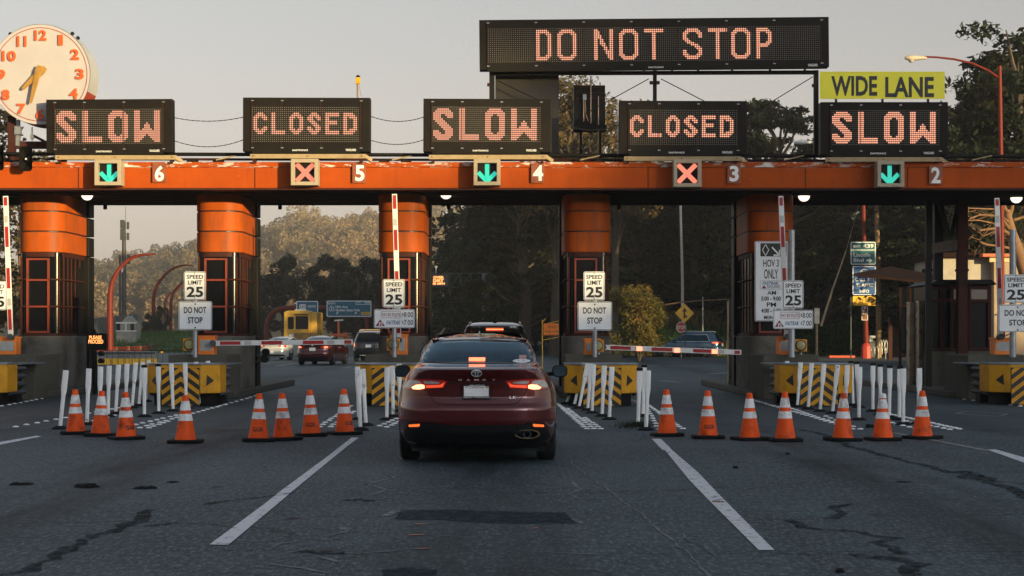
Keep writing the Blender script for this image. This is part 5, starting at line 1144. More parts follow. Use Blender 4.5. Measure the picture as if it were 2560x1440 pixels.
# emblem: three interlocking ovals, and lettering
ex, ez = v.px(1191.5, 933); m = MB()
def oval(cx, cz, a, b, w):
    k = 32; vs = []
    for i in range(k):
        t = 2*math.pi*i/k
        for q in (0, 1): x, z = cx+(a-w*q)*math.cos(t), cz+(b-w*q)*math.sin(t); vs.append((x, v.rear(x, z)-.016, z))
    m.add(vs, [(2*i, 2*((i+1) % k), 2*((i+1) % k)+1, 2*i+1) for i in range(k)])
oval(ex, ez, .061, .042, .009); oval(ex, ez, .019, .036, .006); oval(ex, ez+.017, .043, .015, .006)
q = m.build('rear_emblem', CHROME); q.parent = v.r
v.patch([(ex+.064*math.cos(R(t)), ez+.045*math.sin(R(t))) for t in range(0, 360, 15)], 'emblem_back', GAP, .010, .01)
for t, x0, x1 in (('C', 1145.5, 1155), ('A', 1166, 1176), ('M', 1186, 1197), ('R', 1207, 1217), ('Y', 1229, 1239)):
    a, b = v.px(x0, 952), v.px(x1, 947.6); v.text(t, a[0], a[1], b[0], b[1], 'model_lettering', CHROME, .008, .015)
a, b = v.px(1274, 996.5), v.px(1290, 990.5); v.text('LE', a[0], a[1], b[0], b[1], 'trim_lettering', CHROME, .008, .015)
m = MB(); xf, yf = 0, 1.95; m.add([(0, 1.78, 1.42), (0, 2.0, 1.525), (0, 2.05, 1.53), (0, 2.12, 1.47), (-.035, 2.1, 1.44), (.035, 2.1, 1.44), (-.02, 1.85, 1.43), (.02, 1.85, 1.43)], [(0, 6, 1), (0, 1, 7), (6, 4, 2, 1), (7, 1, 2, 5), (4, 3, 2), (5, 2, 3), (0, 7, 5, 3, 4, 6)]); q = m.build('roof_antenna', MRED); q.parent = v.r
for sd in (-1, 1):
    m = MB(); m.bar((sd*.545, 1.72, 1.428), (sd*.50, 2.15, 1.476), .012, .012); q = m.build('roof_moulding', GAP); q.parent = v.r
    v.patch([(1.35, 1.14), (3.4, 1.12), (3.0, 1.30), (2.75, 1.405), (1.9, 1.415), (1.55, 1.32)], 'side_window', CARGLASS, .004, .01, side=sd, sub=.12)
m = MB(); c = Vector((v.px(1318, 1085)[0], .16, v.px(1318, 1085)[1])); prof = []
k = 24; vs = []
for q, y in ((1, .0), (1, -.12), (.86, -.12), (.86, .1)):
    for i in range(k): t = 2*math.pi*i/k; vs.append(c+Vector((.145*q*math.cos(t), y, .052*q*math.sin(t))))
m.add(vs, [(i*k+j, i*k+(j+1) % k, (i+1)*k+(j+1) % k, (i+1)*k+j) for i in range(3) for j in range(k)]); q = m.build('exhaust_finisher', pm('dull_chrome', (.30, .22, .12), .3, metal=.9)); q.parent = v.r
m = MB(); m.lathe([(.045, .02), (.045, -.10), (.036, -.10), (.036, .05)], c, 16, axis=1); q = m.build('exhaust_pipe', GALV2); q.parent = v.r
m = MB(); m.box(-.72, .72, .45, 4.2, .17, .24); m.box(-.55, .6, .3, .9, .20, .30); q = m.build('underbody', GAP); q.parent = v.r
v.wheels(); v.mirrors(); v.place()
# ---------------------------------------------------------------- other traffic
def generic_rear(v, glass, lamp, plate, suv=False, lampmat=LENSR, lit=True, trim=.42, gcol=CARGLASS, platez=.8):
    v.patch(glass, 'rear_window', gcol, .006, .02, sub=.1)
    for sd in (1, -1):
        l = v.patch([(sd*x, z) for x, z in lamp][::sd], 'tail_lamp', lampmat, .012, .03, sub=.08)
        if lit:
            cx = sum(p[0] for p in lamp)/len(lamp); cz = sum(p[1] for p in lamp)/len(lamp)
            v.patch([(sd*(cx+(x-cx)*.45+.03), cz+(z-cz)*.5) for x, z in lamp][::sd], 'lit_bulb', em('far_tail_lit', (1.0, .22, .08), 1.43, (.4, .02, .02)), .02, .008, l, sub=.1)
    z = plate; y = v.rear(0, z)-.015; m = MB(); m.box(-.155, .155, y-.01, y+.03, z-.08, z+.08); o = m.build('licence_plate', WHITE); o.parent = v.r
    w = v.at(trim)[0]*.9; v.patch([(-w, .26), (w, .26), (w*1.02, trim), (-w*1.02, trim)], 'lower_bumper', TRIM, .012, .02, sub=.15)
    for sd in (1, -1):
        if suv: v.patch([(.75, 1.14), (3.35, 1.12), (3.0, 1.36), (2.75, 1.53), (.95, 1.55), (.80, 1.40)][::1], 'side_window', gcol, .006, .01, side=sd, sub=.15)
        else: v.patch([(1.35, 1.14), (3.4, 1.12), (3.0, 1.30), (2.75, 1.405), (1.9, 1.415), (1.55, 1.32)], 'side_window', gcol, .006, .01, side=sd, sub=.15)
    v.wheels(); v.mirrors(); v.place()
SG = [(-.64, 1.16), (.64, 1.16), (.60, 1.28), (.53, 1.385), (.3, 1.40), (-.3, 1.40), (-.53, 1.385), (-.60, 1.28)]
UG = [(-.72, 1.12), (.72, 1.12), (.68, 1.40), (.62, 1.55), (-.62, 1.55), (-.68, 1.40)]
v = Veh(SEDAN, 'red_sedan', 'dark red sedan beyond the lowered arm, driving away beside the silver one', 'car', -10.05, 88.5, R(-7), carpaint('wine_red', (.085, .010, .010), .4))
v.patch([(.06*math.cos(R(t)), 1.0+.035*math.sin(R(t))) for t in range(0, 360, 30)], 'rear_emblem', CHROME, .012, .01)
generic_rear(v, SG, [(.40, .93), (.44, .86), (.82, .83), (.84, .95), (.7, .99)], .80)
v = Veh(SEDAN, 'silver_sedan', 'silver white sedan beyond the lowered arm at the left', 'car', -14.5, 106, R(-13), carpaint('silver_white', (.62, .60, .57), .3), sx=.98, sz=.97)
generic_rear(v, SG, [(.42, .90), (.46, .84), (.80, .80), (.82, .93), (.7, .95)], .50, trim=.36)
v = Veh(SUV, 'black_suv', 'black sport utility car half hidden behind the fare sign', 'car', -8.3, 101.5, R(-3), carpaint('black_paint', (.008, .009, .011), .2))
for sd in (-1, 1):
    m = MB(); m.tube([(sd*.60, .8, 1.77), (sd*.60, .9, 1.80), (sd*.60, 2.6, 1.82), (sd*.60, 2.75, 1.77)], .02, 8); o = m.build('roof_rail', CHROME); o.parent = v.r
m = MB()
for y in (1.1, 2.2): m.bar((-.6, y, 1.84), (.6, y, 1.84), .06, .035)
o = m.build('roof_bar', WOOD); o.parent = v.r
v.ribbon([(-.5, .36), (.5, .36)], .03, 'chrome_strip', CHROME, .03)
generic_rear(v, UG, [(.74, .80), (.88, .80), (.86, 1.10), (.80, 1.14), (.74, 1.0)], .90, True, gcol=GLASSD)
v = Veh(SUV, 'dark_suv', 'dark sport utility car directly ahead of the red sedan with lit top brake lamp', 'car', -.42, 42.4, 0, carpaint('dark_green_black', (.030, .028, .022), .5), sx=.99, sz=1.02)
v.patch([(-.21, 1.605), (.21, 1.605), (.21, 1.635), (-.21, 1.635)], 'high_brake_lamp', BRAKE, .03, .01)
m = MB(); m.add([(-.07, .95, 1.775), (.07, .95, 1.775), (0, 1.05, 1.85), (0, 1.2, 1.79)], [(0, 1, 2), (0, 2, 3), (1, 3, 2)]); o = m.build('roof_antenna', TRIM); o.parent = v.r
for sd in (-1, 1):
    m = MB(); m.tube([(sd*.62, .7, 1.75), (sd*.62, .8, 1.785), (sd*.62, 2.5, 1.81), (sd*.62, 2.65, 1.77)], .022, 8); o = m.build('roof_rail', pm('champagne_rail', (.5, .42, .3), .35, metal=.8)); o.parent = v.r
generic_rear(v, UG, [(.66, .92), (.90, .92), (.90, 1.06), (.66, 1.02)], .85, True, gcol=GLASSD)
v = Veh(SUV, 'white_suv', 'small distant white sport utility car left of the dark one', 'car', (1123-CX)/F*215, 215, 0, carpaint('white_paint', (.62, .63, .63), .1), sz=.97)
generic_rear(v, UG, [(.70, .95), (.90, .95), (.90, 1.10), (.78, 1.08)], .8, True, lampmat=LENSC, lit=False)
v = Veh(SUV, 'pale_blue_suv', 'distant pale blue car half hidden behind the small white one', 'car', (1130-CX)/F*245, 245, 0, carpaint('pale_blue_paint', (.30, .38, .44), .2), sz=1.05)
generic_rear(v, UG, [(.70, .95), (.90, .95), (.90, 1.10), (.78, 1.08)], .8, True, lampmat=LENSR, lit=False)
v = Veh(SUV, 'blue_suv', 'blue sport utility car crossing behind the lowered arm with lit lamps', 'car', (1808-CX)/F*122, 122, R(68), carpaint('steel_blue', (.05, .125, .21), .4), sx=.98)
for sd in (-1, 1):
    m = MB(); m.tube([(sd*.62, .7, 1.75), (sd*.62, .8, 1.785), (sd*.62, 2.5, 1.81), (sd*.62, 2.65, 1.77)], .025, 8); o = m.build('roof_rail', CHROME); o.parent = v.r
    m = MB(); pts = [(.74, 1.09), (3.42, 1.085)]
    m.bar((sd*(v.side(.8, 1.1)+.012), .8, 1.10), (sd*(v.side(3.3, 1.1)+.012), 3.3, 1.10), .02, .03); o = m.build('sill_trim', CHROME); o.parent = v.r
    m = MB(); m.bar((sd*(v.side(.78, 1.15)+.012), .74, 1.13), (sd*(v.side(.95, 1.55)+.012), .95, 1.56), .02, .035); m.bar((sd*(v.side(.95, 1.55)+.012), .95, 1.57), (sd*(v.side(2.7, 1.55)+.012), 2.7, 1.56), .02, .03); o = m.build('window_trim', CHROME); o.parent = v.r
    v.patch([(.05, .95), (.16, .95), (.55, .98), (.50, 1.06), (.2, 1.08), (.08, 1.05)], 'side_lamp', em('side_tail_lit', (1.0, .16, .05), 0.72, (.4, .02, .02)), .012, .02, side=sd, sub=.1)
generic_rear(v, UG, [(.60, .92), (.90, .92), (.90, 1.06), (.60, 1.02)], .85, True)
# yellow barrier truck
Y = 140; s = Y/F; r = thing('yellow_truck', 'tall yellow road machine cab standing beyond the silver sedan', 'truck', (P(748, 850, Y).x, Y, 0))
YT = pm('machine_yellow', (.58, .33, .03), .5, var=.15, scale=1.5, dirt=(.18, .10, .03), damt=.6, dscale=1.2)
A, B = P(708, 850, Y), P(776, 776, Y); z0 = .75
m = MB(); m.prism([(A.x, z0), (B.x, z0), (B.x-.02, B.z-.1), (B.x-.25, B.z), (A.x+.35, B.z), (A.x+.07, B.z-.15)], 1, Y, Y+2.6); m.build('cab', YT, r, bevel=.05)
m = MB(); C, D = P(776, 850, Y+.4), P(793, 780, Y+.4); m.box(C.x+.02, D.x, Y+.4, Y+4.5, z0, D.z); m.build('engine_housing', YT, r, bevel=.05)
m = MB()
for a in ((739, 823, 770, 790), (720, 823, 734.5, 792)):
    p, q = P(a[0], a[1], Y), P(a[2], a[3], Y); mm = MB(); mm.prism(rrect(p.x, p.z, q.x, q.z, .1), 1, Y-.03, Y+.02); mm.build('cab_window', GLASSD, r)
m = MB()
for x in range(738, 771, 4): m.lathe([(.05, -.1), (.06, .0)], P(x, 786, Y-.1), 8, axis=1)
m.build('lamp_bar', BLACK, r)
m = MB(); p, q = P(736, 776, Y), P(762, 773, Y); m.box(p.x, q.x, Y+.3, Y+1.2, p.z, q.z); m.build('roof_unit', PLASTIC_W, r)
m = MB(); p, q = P(737, 850, Y), P(792, 832, Y); m.box(p.x, q.x, Y-.4, Y-.02, p.z, q.z); m.build('tow_gear', pm('greasy_yellow', (.25, .14, .03), .6, var=.5, scale=3), r, bevel=.05)
p = P(729, 838, Y); m = MB(); m.box(p.x-.18, p.x+.18, Y-.03, Y-.001, p.z-.09, p.z+.09); m.build('number_plate', WHITE, r)
m = MB()
for x in (714, 770): 
    p = P(x, 850, Y); m.lathe([(.2, -.2), (.5, -.2), (.55, -.1), (.55, .2), (.2, .2)], (p.x, Y+1, .55), 20, axis=0)
m.each('wheel', TYRE, r, smooth=True)
m = MB()
for x0, x1 in ((711, 713), (771, 774)): p, q = P(x0, 845, Y), P(x1, 790, Y); m.box(p.x, q.x, Y-.06, Y-.01, p.z, q.z)
m.each('grab_rail', YT, r)
# arrow board trailer
Y = 150; r = thing('board_trailer', 'orange trailer with a folded dark message board on a mast', 'trailer', (P(848, 850, Y).x, Y, 0))
OT = pm('trailer_orange', (.60, .12, .03), .55, var=.2)
m = MB(); p, q = P(822, 838, Y), P(866, 803, Y); m.box(p.x, q.x, Y+.2, Y+.35, p.z+.5, q.z); m.build('dark_board', BLACK, r, bevel=.02)
m = MB(); m.bar(P(847, 840, Y), P(846, 803, Y), .18, .18); m.build('mast', OT, r)
m = MB(); m.bar(P(836, 801.5, Y), P(858, 800, Y), .25, .12); m.build('top_bar', PLASTIC_W, r)
m = MB()
p, q = P(829, 842, Y), P(868, 834, Y); m.box(p.x, q.x, Y-.2, Y+1.2, p.z, q.z); m.bar(P(832, 845, Y), P(832, 833, Y), .2, .2); m.bar(P(866, 850, Y), P(866, 832, Y), .22, .22); m.build('chassis', OT, r, bevel=.03)
for x in (833, 864):
    m = MB(); p = P(x, 850, Y); m.lathe([(.12, -.1), (.33, -.1), (.33, .1), (.12, .1)], (p.x, Y+.5, .35), 18, axis=0); m.build('wheel', TYRE, r, smooth=True)
# ================================================================ vegetation
RNG = np.random.default_rng(11)
LF_CYP = leaf_mat('cypress_leaf', (.007, .013, .007), (.020, .031, .012), (.032, .032, .010))
LF_EUC = leaf_mat('eucalyptus_leaf', (.055, .052, .024), (.13, .095, .04), (.16, .095, .032))
LF_HILL = leaf_mat('hill_leaf', (.17, .120, .066), (.29, .195, .10), (.070, .062, .038), .022)
LF_SHADE_DARK = leaf_mat('shade_dark_leaf', (.012, .016, .009), (.034, .034, .017), (.020, .024, .012))  # dark leaf colour carries the shade on the lower hillside
LF_BUSH = leaf_mat('bush_leaf', (.035, .045, .010), (.15, .115, .024), (.18, .11, .022))
LF_HEDGE = leaf_mat('hedge_leaf', (.028, .075, .016), (.085, .15, .035))
LF_DRY = leaf_mat('dry_grass_blade', (.13, .11, .045), (.26, .20, .09))
BARK = pm('bark', (.085, .062, .042), .9, var=.4, scale=5, dirt=(.03, .024, .018), damt=.6, streak=True, bump=.6)
BARKL = pm('pale_bark', (.21, .105, .045), .85, var=.35, scale=5, dirt=(.16, .09, .05), damt=.7, streak=False, dscale=7, bump=.6)
def leaf_geo(c, size, flat=0.0, asp=.5, rng=RNG):
    n = len(c); a = rng.normal(size=(n, 3)); nrm = rng.normal(size=(n, 3)); nrm[:, 2] = np.abs(nrm[:, 2])*(1+3*flat)
    nrm /= np.linalg.norm(nrm, axis=1, keepdims=True)+1e-9
    u = np.cross(nrm, a); u /= np.linalg.norm(u, axis=1, keepdims=True)+1e-9; w = np.cross(nrm, u)
    s = (size*rng.uniform(.55, 1.35, n))[:, None]
    v = np.stack([c-u*s*.5, c+w*s*asp*.5+u*s*.05, c+u*s*.5, c-w*s*asp*.5-u*s*.05], 1)
    return v.reshape(-1, 3)
def leaf_obj(name, v, mat, parent=None):
    n = len(v)//4; me = bpy.data.meshes.new(name)
    me.vertices.add(4*n); me.vertices.foreach_set('co', v.astype(np.float32).ravel())
    me.loops.add(4*n); me.loops.foreach_set('vertex_index', np.arange(4*n, dtype=np.int32))
    me.polygons.add(n); me.polygons.foreach_set('loop_start', np.arange(0, 4*n, 4, dtype=np.int32))
    me.update(calc_edges=True); me.materials.append(mat)
    o = bpy.data.objects.new(name, me); COL.objects.link(o)
    if parent: o.parent = parent
    return o
def ell(n, c, r, rng=RNG, shell=.45):
    d = rng.normal(size=(n, 3)); d /= np.linalg.norm(d, axis=1, keepdims=True); q = rng.uniform(shell, 1.0, (n, 1))**.6
    return np.array(c)+d*q*np.array(r)*(1+rng.normal(0, .08, (n, 1)))
def cypress(H, R_, n, seed, leaf=.34, base=.12, mat=None, name='cypress_tree', top=1.0, bark=None):
    """layered Monterey cypress: bent limbs carrying flat ragged pads."""
    rng = np.random.default_rng(seed); rd = random.Random(seed); r = thing(name, 'x', 'tree')
    tr = MB(); lean = (rd.uniform(-.06, .06), rd.uniform(-.06, .06)); ctr = lambda z: Vector((lean[0]*z+.25*math.sin(z*.5+seed), lean[1]*z, z))
    tr.tube([ctr(H*t) for t in (0, .12, .3, .5, .7, .86, .95)], [R_*.13, R_*.10, R_*.085, R_*.065, R_*.04, R_*.02, R_*.01], 9)
    C = []; k = int(26+H)
    for i in range(k):
        t = base+(1-base)*(i+rd.random())/k; a = rd.uniform(0, 2*math.pi); env = R_*(1.0-.62*max(0, (t-.45)/.55)**1.6*top)*(.75 if t < .25 else 1)
        L_ = env*rd.uniform(.45, 1.05); z0 = H*max(.08, t-.14); e = ctr(H*t)+Vector((math.cos(a)*L_, math.sin(a)*L_, rd.uniform(-.02, .05)*H)); s0 = ctr(z0); mid = s0.lerp(e, .55)+Vector((0, 0, -.02*H))
        tr.tube([s0, mid, e], [R_*.03, R_*.02, R_*.007], 5)
        m = int(n/k); pr = R_*rd.uniform(.22, .42)
        for j in range(rd.randint(3, 5)):
            q = mid.lerp(e, rd.uniform(.35, 1.08))+Vector((rd.gauss(0, pr*.5), rd.gauss(0, pr*.5), rd.gauss(0, pr*.12)))
            C.append(ell(m//4, q, (pr*rd.uniform(.5, 1), pr*rd.uniform(.5, 1), pr*rd.uniform(.16, .34)), rng, .15))
    tr.build('trunk', bark or BARK, r, smooth=True)
    C = np.concatenate(C); leaf_obj('crown', leaf_geo(C, leaf, .5, .42, rng), mat or LF_CYP, r); return r
def broad(H, R_, n, seed, leaf=.5, mat=None, name='broadleaf_tree', cols=9, low=.2, bark=None):
    """tall clumpy crown (eucalyptus or bay)."""
    rng = np.random.default_rng(seed); rd = random.Random(seed); r = thing(name, 'x', 'tree'); tr = MB()
    tr.tube([(0, 0, 0), (R_*.08, 0, H*.25), (-R_*.05, R_*.06, H*.55), (0, 0, H*.85)], [R_*.11, R_*.085, R_*.05, R_*.015], 9); C = []
    for i in range(cols*3):
        t = low+(1-low)*rd.random(); a = rd.uniform(0, 6.283); env = R_*math.sqrt(max(.06, 1-((t-.55)/.52)**2))*rd.uniform(.25, .95)
        q = Vector((math.cos(a)*env, math.sin(a)*env, H*t)); pr = R_*rd.uniform(.2, .42)
        tr.tube([(0, 0, H*max(.12, t-.22)), q*.5+Vector((0, 0, H*t*.45)), q], [R_*.03, R_*.018, R_*.006], 5)
        C.append(ell(int(n/(cols*3)), q, (pr, pr, pr*rd.uniform(.7, 1.25)), rng, .5))
    tr.build('trunk', bark or BARK, r, smooth=True); C = np.concatenate(C); leaf_obj('crown', leaf_geo(C, leaf, .1, .5, rng), mat or LF_SHADE_DARK, r); return r
def put(proto, used, px, Y, H0, ytop, lab, group, wide=1.0, z0=0.0):
    """stand a copy of a tree at the depth Y so that its top reaches the photo's height."""
    o = proto if not used else copy_tree(proto)
    X = (px-CX)/F*Y; h = CH+(HY-ytop)/F*Y-z0; s = h/H0; o.location = (X, Y, z0); o.scale = (s*wide, s*wide, s); o.rotation_euler = (0, 0, random.uniform(0, 6.28)); o['label'] = lab; o['category'] = 'tree'; o['group'] = group
    return o
# --- the far hill and its wood
SKY = [(-900, 650), (-400, 640), (0, 664), (200, 652), (330, 632), (480, 604), (640, 556), (700, 530), (760, 512), (850, 520), (900, 506), (940, 499), (1000, 494), (1140, 500), (1300, 522), (1500, 520), (2000, 512), (3000, 500)]
def skyz(px):
    xs = [p[0] for p in SKY]; return np.interp(px, xs, [p[1] for p in SKY])
def hill_z(X, Y):
    px = X/Y*F+CX; crest = CH+(HY-skyz(px))/F*860-15; t = np.clip((Y-470)/390, 0, 1); z = crest*(t**.85); z = z+5*np.sin(X*.025+Y*.015)*t*(1-t*.7)+3*np.sin(X*.055-Y*.035)*t*(1-t*.7)
    return np.where(Y < 470, -1.0, z)
nx, ny = 90, 40; m = MB(); vs = []
for j in range(ny+1):
    Y = 455+j/ny*640
    for i in range(nx+1):
        px = -1200+i/nx*4600; X = (px-CX)/F*min(Y, 900)*1.02; vs.append((X, Y, float(hill_z(np.float64(X), np.float64(min(Y, 860))))-max(0, Y-860)*.02))
m.add(vs, [(j*(nx+1)+i, j*(nx+1)+i+1, (j+1)*(nx+1)+i+1, (j+1)*(nx+1)+i) for j in range(ny) for i in range(nx)])
m.build('hill', pm('hill_undergrowth', (.060, .050, .026), .95, var=.4, scale=.15), smooth=True, kind='structure')
C = []; TRW = MB(); rd = random.Random(5)
for i in range(1250):
    Y = 480+380*(rd.random()**.8); px = rd.uniform(-260, 1330); X = (px-CX)/F*Y; z = float(hill_z(np.float64(X), np.float64(Y))); H = rd.uniform(7, 14); rr = rd.uniform(2.4, 4.6)
    if Y > 820: H *= rd.uniform(.75, 1.25)
    k = rd.randint(3, 5)
    if rd.random() < .22: TRW.tube([(X, Y, z-1), (X+rd.uniform(-.6, .6), Y, z+H*.5), (X+rd.uniform(-1, 1), Y, z+H*.92)], [.4, .3, .08], 4)
    for j in range(k):
        t = .35+.65*(j+rd.random())/k; C.append(ell(105, (X+rd.gauss(0, rr*.45), Y+rd.gauss(0, rr*.45), z+H*t), (rr*rd.uniform(.45, .8), rr*.7, H*rd.uniform(.12, .24)), RNG, .82))
C = np.concatenate(C)
o = tag(leaf_obj('hillside_wood', leaf_geo(C, 1.05, 0, .6), LF_HILL), 'hazy brown wood covering the far hillside behind the booths', 'woodland', kind='stuff')
o2 = TRW.build('trunks', BARKL, o)
C = []
for i in range(700):
    Y = 160+150*rd.random(); px = rd.uniform(1150, 2900); X = (px-CX)/F*Y; z = 0; H = rd.uniform(10, 17); rr = rd.uniform(2.2, 3.6)
    for j in range(5):
        t = .15+.85*(j+rd.random())/5; C.append(ell(80, (X+rd.gauss(0, rr*.45), Y+rd.gauss(0, rr*.45), min(z+H*t, CH+(HY-520)/F*Y)), (rr*rd.uniform(.5, .9), rr*.8, H*rd.uniform(.12, .22))))
C = np.concatenate(C); tag(leaf_obj('dark_wood', leaf_geo(C, .85, 0, .55), LF_CYP), 'dark evergreen wood filling the slope behind the right hand booths', 'woodland', kind='stuff')
# --- trees at the hill foot, hillside shade put into their dark leaves
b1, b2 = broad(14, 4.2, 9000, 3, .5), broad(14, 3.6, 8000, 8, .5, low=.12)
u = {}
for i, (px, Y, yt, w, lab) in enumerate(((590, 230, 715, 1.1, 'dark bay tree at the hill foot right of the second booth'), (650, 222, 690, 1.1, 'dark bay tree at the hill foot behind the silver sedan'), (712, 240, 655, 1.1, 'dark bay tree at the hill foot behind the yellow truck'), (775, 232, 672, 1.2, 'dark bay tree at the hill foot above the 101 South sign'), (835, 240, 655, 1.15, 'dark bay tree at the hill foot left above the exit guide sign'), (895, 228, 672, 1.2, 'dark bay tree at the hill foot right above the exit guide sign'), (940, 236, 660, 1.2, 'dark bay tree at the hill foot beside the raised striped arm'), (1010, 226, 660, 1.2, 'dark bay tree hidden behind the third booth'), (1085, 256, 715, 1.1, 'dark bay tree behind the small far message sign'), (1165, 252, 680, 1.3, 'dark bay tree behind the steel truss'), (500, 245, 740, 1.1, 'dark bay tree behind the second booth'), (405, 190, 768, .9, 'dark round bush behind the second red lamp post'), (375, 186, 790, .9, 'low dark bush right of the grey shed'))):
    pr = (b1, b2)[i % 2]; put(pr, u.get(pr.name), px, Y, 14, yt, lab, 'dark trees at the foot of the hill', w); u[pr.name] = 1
# --- cypresses behind the plaza
c1, c2, c3 = cypress(14, 4.4, 27000, 21, leaf=.38), cypress(14, 4.0, 25000, 34, leaf=.38, base=.2), cypress(16, 3.6, 9000, 55, leaf=.34, base=.58)
for i, (px, Y, yt, w, lab) in enumerate(((1262, 152, 470, 1.3, 'dark cypress whose ragged limbs reach over the steel truss'), (1310, 138, 430, 1.3, 'dark cypress behind the dark car ahead of the sedan'), (1395, 150, 440, 1.3, 'dark cypress behind the fourth booth'), (1590, 140, 440, 1.3, 'dark cypress behind the sunlit round bush'), (1660, 152, 450, 1.3, 'dark cypress left of the tall pale pole'), (1740, 140, 430, 1.3, 'dark cypress above the yellow merge sign'), (1830, 150, 420, 1.3, 'dark cypress behind the carpool sign booth'), (1955, 128, 268, 1.0, 'tall cypress rising between the CLOSED sign and right SLOW sign'), (2060, 140, 440, 1.3, 'dark cypress left of the exit sign pole'), (2240, 125, 470, 1.2, 'dark cypress behind the exit sign pole'), (2330, 118, 420, 1.2, 'dark cypress behind the dark steel columns'))):
    pr = (c1, c2)[i % 2]; put(pr, u.get(pr.name), px, Y, 14, yt, lab, 'dark cypresses behind the toll plaza', w); u[pr.name] = 1
put(c1, 1, 2535, 92, 14, 112, 'tallest dark cypress, at the right edge behind the red lamp', 'dark cypresses behind the toll plaza', .95)
put(c2, 1, 2445, 104, 14, 235, 'cypress left of the red lamp post, lower than the tallest one', 'dark cypresses behind the toll plaza', .85)
put(c3, 0, 1472, 122, 16, 196, 'sunlit wispy tree behind the electrical cabinet', 'dark cypresses behind the toll plaza', .95)
k2 = [c for c in c3.children if c.name.startswith('crown')][0]; k2.data.materials[0] = LF_EUC
e1 = broad(14, 3.4, 7000, 77, .33, LF_EUC, 'eucalyptus_tree', cols=8, low=.15, bark=BARKL)
e2 = broad(14, 3.4, 6000, 78, .33, LF_EUC, 'eucalyptus_tree', cols=7, low=.6, bark=BARK)
put(e2, 0, 1385, 135, 14, 250, 'sunlit orange brown tree left of the electrical cabinet', 'sunlit pale barked trees', .9); put(e2, 1, 1535, 130, 14, 262, 'sunlit orange brown tree right of the electrical cabinet', 'sunlit pale barked trees', .8)
put(e1, 0, -45, 80, 14, 285, 'sunlit lacy tree at the left picture edge', 'sunlit pale barked trees', 1.1); put(e1, 1, 55, 120, 14, 395, 'sunlit tree glimpsed left of the leftmost booth', 'sunlit pale barked trees', 1.0)
put(c2, 1, 2505, 99, 14, 170, 'dense cypress crowding the tallest one at the right edge', 'dark cypresses behind the toll plaza', 1.0)
# unseen grove added beyond the right edge to shade trees behind the plaza
for i, (x, y, h) in enumerate(((45, 104, 21), (50, 92, 22), (54, 110, 21), (60, 98, 24), (46, 122, 21), (38, 116, 18), (66, 118, 24))):
    o = copy_tree((c1, c2)[i % 2]); s = h/14; o.location = (x, y, 0); o.scale = (s*1.1, s*1.1, s); o.rotation_euler = (0, 0, i*1.3); o['label'] = 'dark cypress of the unseen grove added right of the plaza for shade'; o['group'] = 'added cypress grove beyond the right side'
# pale barked tree at the right edge
r = thing('leaning_tree', 'leaning pale barked tree with bare sunlit limbs at the right edge', 'tree', (P(2575, 840, 84).x, 84, 0), )
m = MB(); W = lambda px, py, dy=0: P(px, py, 84+dy)
m.tube([(W(2590, 700).x, 84, 0), W(2580, 740), W(2562, 680), W(2543, 620), W(2530, 585), W(2522, 550), W(2517, 525)], [.36, .34, .31, .28, .25, .2, .15], 12)
m.tube([W(2522, 545), W(2530, 520), W(2536, 490)], [.12, .1, .05], 8); m.tube([W(2520, 550), W(2512, 520), W(2500, 480)], [.13, .1, .05], 8); m.tube([W(2535, 550), W(2560, 542), W(2590, 530)], [.08, .06, .03], 7)
for pts, q in ((((2525, 575), (2500, 540, -1), (2450, 537, -2), (2424, 547, -3)), .13), (((2520, 566), (2490, 560, -1), (2450, 551, -2), (2420, 551, -3)), .09), (((2530, 590), (2500, 570, -1), (2470, 573, -2), (2448, 576, -3)), .15), (((2540, 625), (2505, 616, -1), (2470, 612, -2), (2450, 604, -3)), .12), (((2525, 560), (2490, 523, -1), (2440, 521, -2), (2410, 520, -3)), .08), (((2500, 572, -1), (2460, 590, -2), (2430, 570, -3)), .04), (((2470, 575, -2), (2450, 600, -2), (2425, 592, -3)), .035)):
    m.tube([W(*p) for p in pts], [q*.62*(1-.2*i) for i in range(len(pts))], 8)
rt = random.Random(4)
for i in range(46):
    a0 = W(rt.uniform(2415, 2520), rt.uniform(515, 625), rt.uniform(-3, 0)); d0 = Vector((rt.uniform(-1, .3), rt.uniform(-.4, .4), rt.uniform(-.6, .5))); m.tube([a0, a0+d0*.4, a0+d0*.8+Vector((0, 0, rt.uniform(-.2, .2)))], [.022, .014, .005], 4)
m.build('trunk', BARKL, r, smooth=True)
C = np.concatenate([ell(260, tuple(W(px, py, dy)), (1.0*q, 1.0*q, .45*q)) for px, py, dy, q in ((2440, 530, -2, 1), (2425, 560, -3, .8), (2470, 585, -1, .9), (2410, 640, -2, .9), (2385, 660, -2, .8), (2375, 640, -2, .7), (2340, 590, -2, .9), (2300, 620, -1, 1.0), (2280, 650, -1, .9), (2480, 600, 1, 1.1), (2550, 525, 1, 1.0), (2400, 600, 2, 1.2), (2440, 620, 2, 1.2))])
leaf_obj('crown', leaf_geo(C, .34, .3, .4), leaf_mat('rusty_leaf', (.05, .035, .012), (.16, .085, .025)), r)
